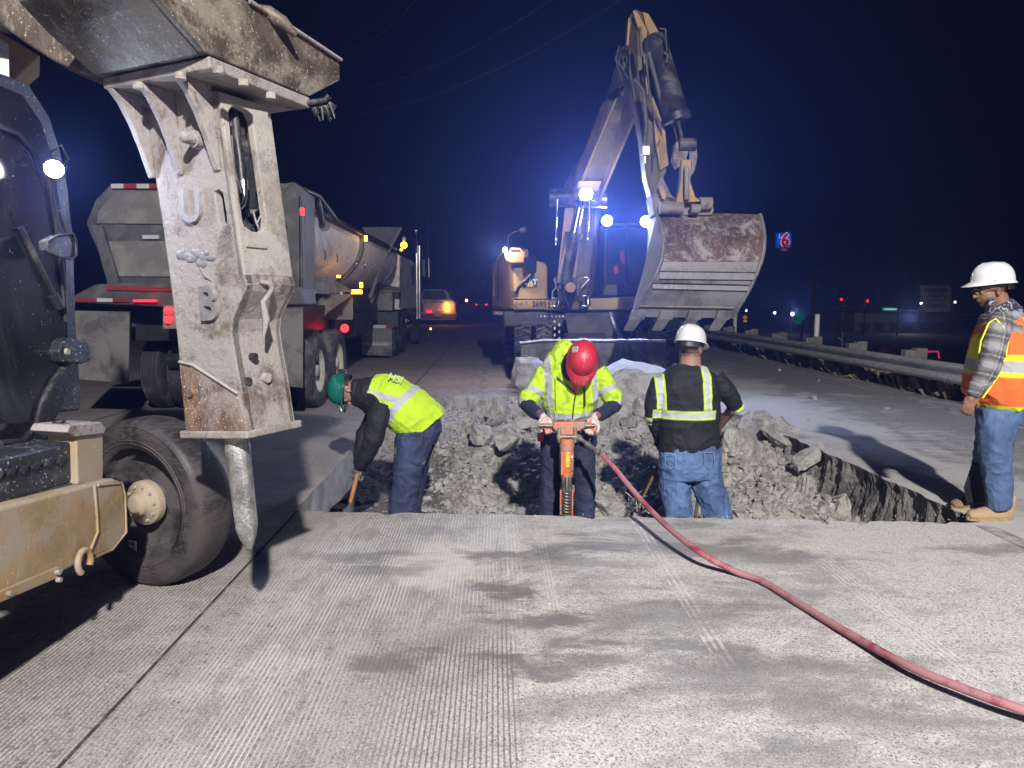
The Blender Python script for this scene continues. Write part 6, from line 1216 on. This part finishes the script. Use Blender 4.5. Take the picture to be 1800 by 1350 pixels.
mb = MB(); mb.ell(at(628, 690, Y1), (.07, .10, .12)); limb(mb, [(at(630, 688, Y1), .11, .11), (at(645, 691, Y1), .145, .14), (at(662, 698, Y1), .17, .18), (at(690, 712, Y1), .17, .18)])
limb(mb, [(at(672, 712, Y1-.17), .09, .09), (at(664, 738, Y1-.21), .09, .085), (at(655, 775, Y1-.22), .078, .075), (at(643, 800, Y1-.19), .068, .065), (at(632, 820, Y1-.15), .052, .05)])
limb(mb, [(at(668, 716, Y1+.19), .08, .08), (at(640, 765, Y1+.2), .07, .07), (at(630, 815, Y1+.04), .05, .05)])
fuse(mb, 'black_sweater', M['cloth'], BLACK*1.3, p1, .007, 2, .010, (10, 10, 10), seed=61)
vc = [(at(652, 689, Y1), .155, .17), (at(668, 694, Y1), .185, .20), (at(690, 703, Y1), .205, .225), (at(715, 720, Y1), .215, .225), (at(738, 740, Y1), .22, .215), (at(748, 752, Y1), .215, .20)]
va0, va1 = np.array(vc[0][0]), np.array(vc[5][0]); vax = (va1-va0)/np.linalg.norm(va1-va0); vup = np.cross(vax, (0, 1, 0)); vup = vup*(1 if vup[2] > 0 else -1)
mb = MB(); limb(mb, vc, 30)
def vest1(P):
    a = (P-va0) @ vax; b = (P-va0) @ vup; C = np.tile(LIME, (len(P), 1)); ns = P[:, 1] < Y1
    C = lerpc(C, SILV*1.1, soft(a+.06*np.cos(b*5)-.05, .235, .30, .005)*1.0)
    C = lerpc(C, SILV*1.1, soft(b-.35*a, .0, .055, .005)*(a < .26)*ns)
    cy = (a-.06)/.125; cz = (b+.10)/.14; rr = np.sqrt(cy**2+cz**2); C = lerpc(C, BLACK*1.3, soft(rr, -1, 1, .04)*ns); C = lerpc(C, np.array((.7, .85, .2)), soft(rr, .98, 1.06, .03)*ns)
    C = lerpc(C, BLACK*1.3, (b < -.10-.1*(a > .12))*(a < .13)*ns*1.0)
    return C*(.85+.3*n3(P, (12, 12, 12), 5))[:, None]
v1 = fuse(mb, 'safety_vest', M['cloth'], vest1, p1, .0065, 2, .013, (9, 9, 9), seed=71)
tp = at(697, 668, Y1-.13); nT = V(-.25, -.70, .62).normalized(); xT = V(.92, 0, -.30); yT = nT.cross(xT)
text('vest_lettering', 'HSI', .085, tp+nT*.02, xT, yT, flat('silver_lettering', (.42, .55, .15), .6), v1, .003, .003)
mb = MB(); limb(mb, [(at(735, 735, Y1), .17, .18), (at(738, 752, Y1), .19, .19), (at(732, 770, Y1), .17, .19)])
limb(mb, [(at(732, 755, Y1-.08), .165, .12), (at(724, 790, Y1-.10), .145, .115), (at(717, 830, Y1-.10), .12, .10), (at(712, 870, Y1-.10), .112, .095), (at(709, 905, Y1-.10), .112, .09), (at(706, 945, Y1-.10), .10, .085)]); limb(mb, [(at(738, 755, Y1+.1), .15, .11), (at(732, 800, Y1+.14), .13, .10), (at(722, 860, Y1+.18), .11, .09), (at(716, 925, Y1+.2), .10, .085)])
def trous(P):
    C = jeans(P, NAVY*1.9); m_ = soft(n3(P, (7, 7, 11), 13), .83, 2, .02)*.7; return lerpc(C, np.array((.30, .28, .25)), m_)
fuse(mb, 'work_trousers', M['cloth'], trous, p1, .007, 2, .012, (9, 9, 12), seed=81)
for x, yy in ((706, Y1-.1), (716, Y1+.2)): boot(p1, x, 945, yy, x-30, TAN*.5).location.z = -.62
mb = MB(); hand(mb, B1[2], V(-.35, 0, -.9), V(-.3, -.8, .3), 1, (50, 65, 50), 1.1, .0115); fuse(mb, 'work_glove', M['cloth'], np.array((.16, .15, .14)), p1, .005, 1)
mb = MB(); q0, q1, q2 = at(629, 832, Y1-.15), at(616, 882, Y1-.12), at(611, 912, Y1-.10)
pk_ = MB().tube([q0+(q0-q1)*.3, q0, q0.lerp(q1, .5), q1], [.018, .017, .020, .017], 10).build('bar', grime('worn_orange_handle', (.50, .20, .06), .6, 0, .2, 20, dust=(.3, .25, .2), damt=.3), None, 0, q1)
pk_.name = 'hand_pick'; tag(pk_, 'hand pick with an orange handle held down by the green hard hat worker', 'hand pick'); MB().tube([q1, q2, q2+V(-.02, 0, -.1)], [.010, .008, .004], 8).build('spike', M['metal'], pk_)
# ---------------------------------------------------------------- guardrail, roadside and the town beyond
M['galv'] = grime('weathered_galvanised_steel', (.42, .42, .43), .5, .25, .15, 3, dust=(.22, .22, .22), damt=.3, bs=.08, streak=((.16, .15, .14), 3, (1, .3, 4), .4))
M['wood'] = grime('grey_weathered_timber', (.15, .14, .115), .85, 0, .3, 10, dust=(.22, .21, .185), damt=.3, bs=.5, streak=((.09, .08, .07), 14, (4, 4, .4), .7))
M['post_white'] = flat('white_plastic_post', (.55, .55, .52), .5)
gX = lambda y: 6.814-.0245*y
gr = thing('guardrail', 'galvanised W-beam guardrail on timber posts along the right shoulder', 'guardrail', (6.6, 12, 0))
prof = [(0, .60), (-.03, .595), (-.075, .565), (-.08, .53), (-.05, .50), (-.012, .47), (-.008, .44), (-.05, .41), (-.08, .38), (-.075, .345), (-.03, .31), (0, .30)]
mb = MB(); ys = [3+i*1.6 for i in range(46)]
mb.loft([[V(gX(y)+a, y, b) for a, b in prof] for y in ys], False, True, False); ra = mb.build('rail', M['galv'], gr); m_ = ra.modifiers.new('thickness', 'SOLIDIFY'); m_.thickness = .004; m_.offset = 1
for k in range(18):
    y = 6.16+k*1.9
    mb = MB(); mb.box((gX(y)+.10, y, .49), (.17, .15, .42)); mb.build('rail_block', M['wood'], gr, .006)
    mb = MB(); mb.box((gX(y)+.28, y+.01, .26), (.19, .16, .94), Matrix.Rotation(R(((k*37) % 7)-3)*.6, 3, 'X')); mb.build('rail_post', M['wood'], gr, .006)
    mb = MB(); mb.cyl((gX(y)-.02, y, .455), (gX(y)+.0, y, .455), .014, .014, 8); mb.build('rail_bolt', M['metal'], gr)
for px, t_, Y, lab in ((1437, 552, 15.66, 'white flexible marker post standing above the guardrail, nearer of two'), (1293, 545, 21.4, 'white marker post at the guardrail close to the bucket teeth, farther of two')):
    c = at(px, t_, Y); mb = MB(); mb.lathe(V(c.x, Y+.0, .1), up, ((.055, 0), (.055, c.z-.1-.02), (.045, c.z-.1), (.001, c.z-.1)), 12); tag(mb.build('marker_post', M['post_white'], None, 0, V(c.x, Y, .1)), lab, 'marker post')
# dry weeds behind the rail
mb = MB(); r = random.Random(8)
for k in range(5200):
    y = 5+abs(r.gauss(0, 9)); x = gX(y)+.18+abs(r.gauss(0, .35)); cl = math.sin(y*2.3)+math.sin(y*5.1+1); 
    if cl < -.2 and r.random() < .75: continue
    hgt = r.uniform(.05, .30)*(1.1+.3*cl); lean = V(r.uniform(-.12, .12), r.uniform(-.12, .12), 0); b = V(x, y, -.06); s_ = V(r.uniform(-.004, .004), r.uniform(-.003, .003), 0)
    mb.add([b-s_, b+s_, b+lean+V(0, 0, hgt)+s_*.3, b+lean*1.6+V(0, 0, hgt*.9)-s_*.3], [(0, 1, 2, 3)])
tag(mb.build('weeds', grime('dry_grass', (.17, .145, .085), .9, 0, .5, 2), fix=False), 'dry weeds growing behind the guardrail', 'weeds', kind='stuff')
mb = MB()
for k in range(2200):
    y = 6+r.uniform(0, 30); x = gX(y)+.5+abs(r.gauss(0, .8)); p = V(x, y, -.15-.2*max(0, x-7.8)+r.uniform(0, .28)); a = V(r.uniform(-.05, .05), r.uniform(-.05, .05), r.uniform(-.03, .05)); b = V(r.uniform(-.03, .03), r.uniform(-.03, .03), r.uniform(-.02, .02)); mb.add([p, p+a, p+a+b, p+b], [(0, 1, 2, 3)])
tag(mb.build('ground_cover', grime('dark_ivy', (.035, .045, .025), .7, 0, .5, 5), fix=False), 'dark low ground cover on the bank behind the rail', 'ground cover', kind='stuff')
mb = MB(); b = at(1480, 595, 15.5)
for k in range(9): p = b+V(0, 0, -.75+k*.1); mb.tube([p, p+V(.01*(k % 2), 0, .1)], .006, 4); mb.add([p, p+V(.08*(-1)**k, .03, .05), p+V(.10*(-1)**k, .0, .08), p+V(.02, 0, .03)], [(0, 1, 2, 3)])
tag(mb.build('tall_weed', M['wood']), 'single tall weed rising above the guardrail right of the marker post', 'weed')
# town beyond, across the lower street
def brd(nm, lab, cat, pts, Y, m_, d=.15, pole=None, kids=()):
    c = at(*pts[0], Y); t = thing(nm, lab, cat, V(c.x, Y, -2.6)); mb = MB(); mb.prism([at(*p, Y) for p in pts], V(0, d, 0)); mb.build('panel', m_, t)
    if pole:
        for px in pole: q = at(px, pts[-1][1], Y+d); mb = MB(); mb.cyl(V(q.x, Y+d+.1, -2.6), V(q.x, Y+d+.1, q.z+.2), .09 if Y < 100 else .2, None, 10); mb.build('pole', M['darkmetal'], t)
    return t
rect = lambda a, b, c, d: [(a, b), (c, b), (c, d), (a, d)]
ms = brd('motel_sign', 'lit blue square sign with a big red number 6 outlined white', 'motel sign', rect(1367, 409, 1391, 435), 150, emit('lit_blue_face', (.0, .12, .85), 1.1), 1.2, (1379,))
text('sign_numeral', '6', 3.6, at(1380.5, 423, 149.5), V(1, 0, 0), up, emit('lit_white_rim', (1, .85, .95), 1.2), ms, .05, .26); text('sign_numeral', '6', 3.6, at(1380.5, 423, 149.2), V(1, 0, 0), up, emit('lit_red_face', (.8, .01, .09), 1.1), ms, .05, .10)
mb = MB(); mb.prism([at(*p, 149.5) for p in rect(1369, 412, 1371, 419)], V(0, -.1, 0)); mb.build('sign_mark', emit('lit_white_mark', (1, 1, 1), 1), ms)
mb = MB(); mb.prism([at(*p, 150) for p in rect(1374, 437, 1383, 441)], V(0, .6, 0)); mb.build('message_board', emit('lit_red_board', (.9, .02, .08), .9), ms)
bb = brd('burger_sign', 'dim square roadside sign with an oval burger emblem between two lines of lettering', 'sign', rect(1622, 502, 1671, 548), 90, flat('dim_sign_face', (.42, .38, .30), .7), .5, (1630, 1662))
mb = MB()
for (a, b, c_, d_) in ((1626, 507, 1667, 514), (1628, 535, 1665, 541)):
    k = a
    while k < c_-3: mb.prism([at(*p, 89.9) for p in rect(k, b, k+3.4, d_)], V(0, -.05, 0)); k += 5
mb.build('sign_lettering', M['black'], bb)
mb = MB()
for rxx, ryy in ((15.5, 10.5),): mb.tube([at(1646+rxx*math.cos(t), 524.5+ryy*math.sin(t), 89.9) for t in [2*math.pi*k/24 for k in range(25)]], .07, 5)
for dy, hh in ((-4, 3.4), (3.6, 2.4)): mb.prism([at(1646+12*math.cos(t), 524.5+dy+hh*math.sin(t), 89.9) for t in [2*math.pi*k/16 for k in range(16)]], V(0, -.05, 0))
mb.build('burger_emblem', flat('brown_emblem', (.10, .06, .03), .7), bb)
def block(nm, lab, cat, px0, px1, pt, Y, dep, m_, wins=0, zb=-2.6, wm=None):
    a, b = at(px0, pt, Y), at(px1, pt, Y); t = thing(nm, lab, cat, V(a.x, Y, zb)); mb = MB(); mb.box(((a.x+b.x)/2, Y+dep/2, (a.z+zb)/2), (b.x-a.x, dep, a.z-zb)); w_ = mb.build('wall', m_, t)
    mb = MB(); mb.box(((a.x+b.x)/2, Y+dep/2, a.z+.12), (b.x-a.x+.6, dep+.6, .24)); mb.build('roof', M['black'], t)
    for k in range(wins):
        x = a.x+(b.x-a.x)*(k+.7)/(wins+.4); mb = MB(); mb.box((x, Y-.02, a.z-1.5), (1.3, .06, 1.0)); mb.build('window', wm or M['cabglass'], t)
    return t
M['stucco_dark'] = flat('dark_stucco', (.16, .12, .10), .9); M['stucco_grey'] = flat('grey_stucco', (.12, .12, .125), .9)
block('low_building', 'long low brown building below the burger sign', 'building', 1503, 1668, 553, 92, 14, M['stucco_dark'], 6)
sg = block('low_building', 'dark low building at the right behind the orange-vest worker, with a pale name board', 'building', 1672, 1860, 549, 94, 16, M['stucco_grey'], 4)
mb = MB(); mb.prism([at(*p, 93.8) for p in rect(1675, 552, 1722, 562)], V(0, -.1, 0)); nb = mb.build('name_board', flat('dim_name_board', (.3, .29, .28), .7), sg)
mb = MB(); k = 1679
while k < 1718: mb.prism([at(*p, 93.6) for p in rect(k, 554, k+2.6, 560)], V(0, -.05, 0)); k += 4.2
mb.build('board_lettering', M['black'], nb)
block('shop_building', 'small dark shop with two faint windows left of the burger sign', 'building', 1508, 1560, 538, 110, 12, M['stucco_grey'], 3)
block('far_building', 'dark flat-roofed building far behind the guardrail, below the number 6 sign', 'building', 1340, 1470, 545, 170, 20, M['stucco_grey'], 7)
ss = brd('street_sign', 'backlit green street name sign left of the burger sign', 'street sign', rect(1553, 541, 1578, 546), 80, emit('lit_green_face', (.12, .55, .42), .55), .2, (1580,))
mb = MB(); k = 1556
while k < 1575: mb.prism([at(*p, 79.9) for p in rect(k, 542.3, k+1.6, 544.6)], V(0, -.05, 0)); k += 2.5
mb.build('sign_lettering', emit('lit_white_letters', (.8, 1, .95), .9), ss)
M['green_sign'] = emit('green_sign_painted_glow', (.0, .10, .07), 1.0)  # emission stands in for lamplight these signs only reflect
g1 = brd('road_sign', 'green directional road sign, taller of a pair above a short one', 'road sign', rect(1401, 553, 1414, 562), 60, M['green_sign'], .1, (1411,)); mb = MB(); mb.prism([at(*p, 60) for p in rect(1399, 564, 1409, 569)], V(0, .1, 0)); mb.build('lower_panel', M['green_sign'], g1)
brd('road_sign', 'narrow green sign seen just right of the bucket teeth', 'road sign', rect(1284, 547, 1300, 551), 60, M['green_sign'], .1, (1292,))
M['ysign'] = emit('yellow_sign_painted_glow', (.75, .32, .02), .7)  # glow put into the material; the sign itself gives off no light
w1 = brd('warning_sign', 'yellow diamond warning sign with a small plate below', 'road sign', [(1310, 554), (1314, 558), (1310, 562), (1306, 558)], 55, M['ysign'], .08, (1310,)); mb = MB(); mb.prism([at(*p, 55) for p in rect(1307, 563, 1313, 566)], V(0, .08, 0)); mb.build('lower_panel', M['ysign'], w1)
mb = MB(); mb.prism([at(*p, 54.9) for p in rect(1309, 556, 1311, 560)], V(0, -.03, 0)); mb.build('sign_symbol', M['black'], w1)
a1 = brd('arrow_sign', 'small pale sign with black arrows beside the left red signal', 'road sign', rect(1480, 528, 1489, 539), 70, flat('pale_sign_face', (.6, .58, .52), .6), .1, (1485,))
mb = MB()
for k in range(3): mb.prism([at(*p, 69.9) for p in ((1481.5+k*2.4, 537), (1482.7+k*2.4, 537), (1483.6+k*2.4, 530), (1482.2+k*2.4, 530))], V(0, -.03, 0))
mb.build('sign_symbol', M['black'], a1)
for px, py, lab in ((1479, 526, 'red traffic signal lamp beside the arrow sign'), (1525, 529, 'red traffic signal lamp left of the street name sign')):
    c = at(px, py, 72); t = thing('traffic_signal', lab, 'traffic signal', V(c.x, 72, -2.6)); mb = MB(); mb.box(c+V(0, .2, -.25), (.35, .25, 1.0)); mb.build('housing', M['black'], t, .03); mb = MB(); mb.ell(c+V(0, 0, 0), (.12, .06, .12)); mb.build('lit_lens', M['red_lit'], t); mb = MB(); mb.cyl(V(c.x, 72.4, -2.6), V(c.x, 72.4, c.z), .09, None, 8); mb.build('pole', M['darkmetal'], t)
for k, (px, py, Y, s_, col, lab) in enumerate(((1393, 552, 85, .20, (.95, .97, 1), 'bright white street lamp left of the green road sign'), (1362, 550, 100, .16, (.9, .93, 1), 'faint white street lamp between the marker posts'), (1312, 546, 110, .14, (.8, .85, 1), 'small white lamp over the yellow warning sign'), (1679, 531, 88, .12, (1, .95, .85), 'small white lamp near the face of the orange-vest worker'), (1619, 533, 88, .12, (1, .95, .85), 'small white lamp touching the left side of the burger sign'), (820, 528, 120, .22, (1, .62, .3), 'small amber lamp beyond the pickup truck'))):
    c = at(px, py, Y); t = thing('street_lamp', lab, 'street lamp', V(c.x, Y, -2.6)); mb = MB(); mb.ell(c, s_); mb.build('lamp_head', emit('lit_street_lamp_%d' % k if 0 else 'lit_street_lamp', col, 14), t); mb = MB(); mb.cyl(V(c.x, Y+.3, -2.6), V(c.x, Y+.3, c.z), .08, None, 8); mb.build('pole', M['darkmetal'], t)
lamp('street_lamp_light', 'POINT', at(1393, 552, 84)+V(0, -.5, .3), 260, (.9, .93, 1), radius=.2); lamp('added_sign_fill', 'POINT', at(1600, 556, 84), 420, (1, .9, .75), radius=.3)  # second lamp is an unseen fill added to brighten the burger sign and low building
bf = brd('billboard', 'dark empty billboard frame above the traffic signals', 'billboard', rect(1453, 491, 1492, 507), 120, M['stucco_grey'], .5, (1472,))
mb = MB(); mb.tube([at(*p, 119.8) for p in rect(1453, 491, 1492, 507)+[(1453, 491)]], .12, 5); mb.build('frame', M['steel_grey'], bf)
for px, pt, Y, lab in ((1432, 478, 60, 'tall dark utility pole right of the number 6 sign'), (828, 475, 160, 'dark pole far away between the pickup and the wheeled excavator')):
    c = at(px, pt, Y); t = thing('utility_pole', lab, 'utility pole', V(c.x, Y, -2.6)); mb = MB(); mb.cyl(V(c.x, Y, -2.6), c, .16, .12, 10); mb.build('pole', M['wood'], t); mb = MB(); mb.box(c-V(0, 0, .7), (2.2, .12, .12)); mb.build('crossarm', M['wood'], t)
# barrier on the lower street, tank, low walls left of the far lane
mb = MB(); mb.tube([at(*p, 40) for p in ((1625, 618), (1649, 618), (1651, 630))], .05, 6); tag(mb.build('railing', emit('lit_pink_tube', (1, .05, .25), .6)), 'thin lit pink rail beyond the guardrail near the orange-vest worker', 'railing')
c = at(1553, 611, 42); mb = MB(); mb.lathe(V(c.x, 42, -2.6), up, ((.4, 0), (.45, .3), (.45, c.z+2.6), (.35, c.z+2.75), (.001, c.z+2.75)), 18); tag(mb.build('barrel', flat('brown_barrel', (.10, .04, .03), .6)), 'dull reddish barrel showing just above the guardrail', 'barrel')
for a, b, lab in ((798, 836, 'pale concrete barrier along the far lane behind the pickup'),):
    p, q = at(a, 538, 75), at(b, 538, 75); mb = MB(); mb.box(((p.x+q.x)/2, 75, .5), (q.x-p.x, .4, 1.0)); tag(mb.build('concrete_barrier', M['panel'], None, .05, V(p.x, 75, 0)), lab, 'barrier')
# trees
M['leaf'] = grime('dark_leaves', (.05, .07, .035), .8, 0, .5, .4, bs=0); M['bark'] = flat('bark', (.07, .055, .04), .9)
def tree(x, y, h_, w_, seed, lab, n_=700, kind=0):
    t = thing('tree', lab, 'tree', V(x, y, -2.6), 'trees beyond the lower street'); r = random.Random(seed); mb = MB(); tops = []
    mb.tube([V(x, y, -2.6), V(x+.2, y, -2.6+h_*.35), V(x, y+.1, -2.6+h_*.75)], [h_*.028, h_*.02, h_*.008], 8)
    for k in range(7):
        z0 = -2.6+h_*r.uniform(.3, .6); a = r.uniform(0, 6.28); e = V(x+math.cos(a)*w_*.38, y+math.sin(a)*w_*.38, z0+h_*.22); tops.append(e); mb.tube([V(x, y, z0), e], [h_*.01, .03], 5)
    mb.build('trunk', M['bark'], t); mb = MB(); cl = [V(x+r.gauss(0, w_*.27), y+r.gauss(0, w_*.27), -2.6+h_*(.35+.6*r.random()**.8)) for _ in range(22)]
    for k in range(n_):
        c = cl[k % 22]; f_ = (c.z+2.6)/h_; rad = w_*(.22 if not kind else .22*(1.35-f_)); p = c+V(r.gauss(0, rad), r.gauss(0, rad), r.gauss(0, rad*.7)); a = V(r.uniform(-1, 1), r.uniform(-1, 1), r.uniform(-1, 1))*.45; b = V(r.uniform(-1, 1), r.uniform(-1, 1), r.uniform(-1, 1))*.3
        mb.add([p, p+a, p+a+b, p+b], [(0, 1, 2, 3)])
    mb.build('crown', M['leaf'], t)
for k, (px, Y, h_, w_, lab, kd) in enumerate(((1400, 135, 13, 9, 'dark tree below the number 6 sign', 0), (1470, 150, 19, 10, 'tall dark tree behind the billboard frame', 1), (1540, 128, 17, 9, 'tall dark tree above the small shop', 1), (1600, 140, 22, 11, 'tallest dark tree left of the burger sign', 1), (1670, 120, 18, 10, 'dark tree standing directly behind the burger sign', 0), (1735, 125, 21, 11, 'dark tree behind the white hard hat of the orange-vest worker', 1), (1800, 118, 17, 10, 'dark tree at the right edge of the view', 0), (845, 170, 12, 11, 'dark spreading tree far away left of the wheeled excavator', 0), (790, 180, 9, 12, 'low dark tree far away above the pickup', 0))):
    tree(at(px, 500, Y).x, Y, h_, w_, 60+k, lab, 700, kd)
# overhead wires
for k, (a, b, lab) in enumerate((((560, 205), (1110, -12), 'lowest overhead wire crossing the night sky'), ((540, 160), (990, -14), 'middle overhead wire crossing the night sky'), ((560, 70), (740, -10), 'highest overhead wire crossing the night sky'))):
    p, q = at(*a, 48), at(*b, 30); mb = MB(); mb.tube([p.lerp(q, t/16)-V(0, 0, 1.2*(1-(t/8-1)**2)) for t in range(-1, 18)], .018, 5); tag(mb.build('overhead_wire', M['galv']), lab, 'wire')
# ---------------------------------------------------------------- dusty night air added for the blue glow round the work lamps
hz = bpy.data.materials.new('dusty_glow_air'); hz.use_nodes = True; ht = hz.node_tree; ht.nodes.remove(ht.nodes['Principled BSDF'])
pv = ht.nodes.new('ShaderNodeVolumePrincipled'); pv.inputs['Color'].default_value = (.20, .32, 1, 1); pv.inputs['Density'].default_value = HAZE; pv.inputs['Anisotropy'].default_value = .74  # blue of the lamp glow is put into the haze colour
ht.links.new(pv.outputs[0], ht.nodes['Material Output'].inputs['Volume'])
o = MB().box((20, 110, 21.0), (560, 420, 49.5)).build('haze', hz); tag(o, kind='stuff', label='thin dusty night air added and tinted blue for lamp glow over the work site')
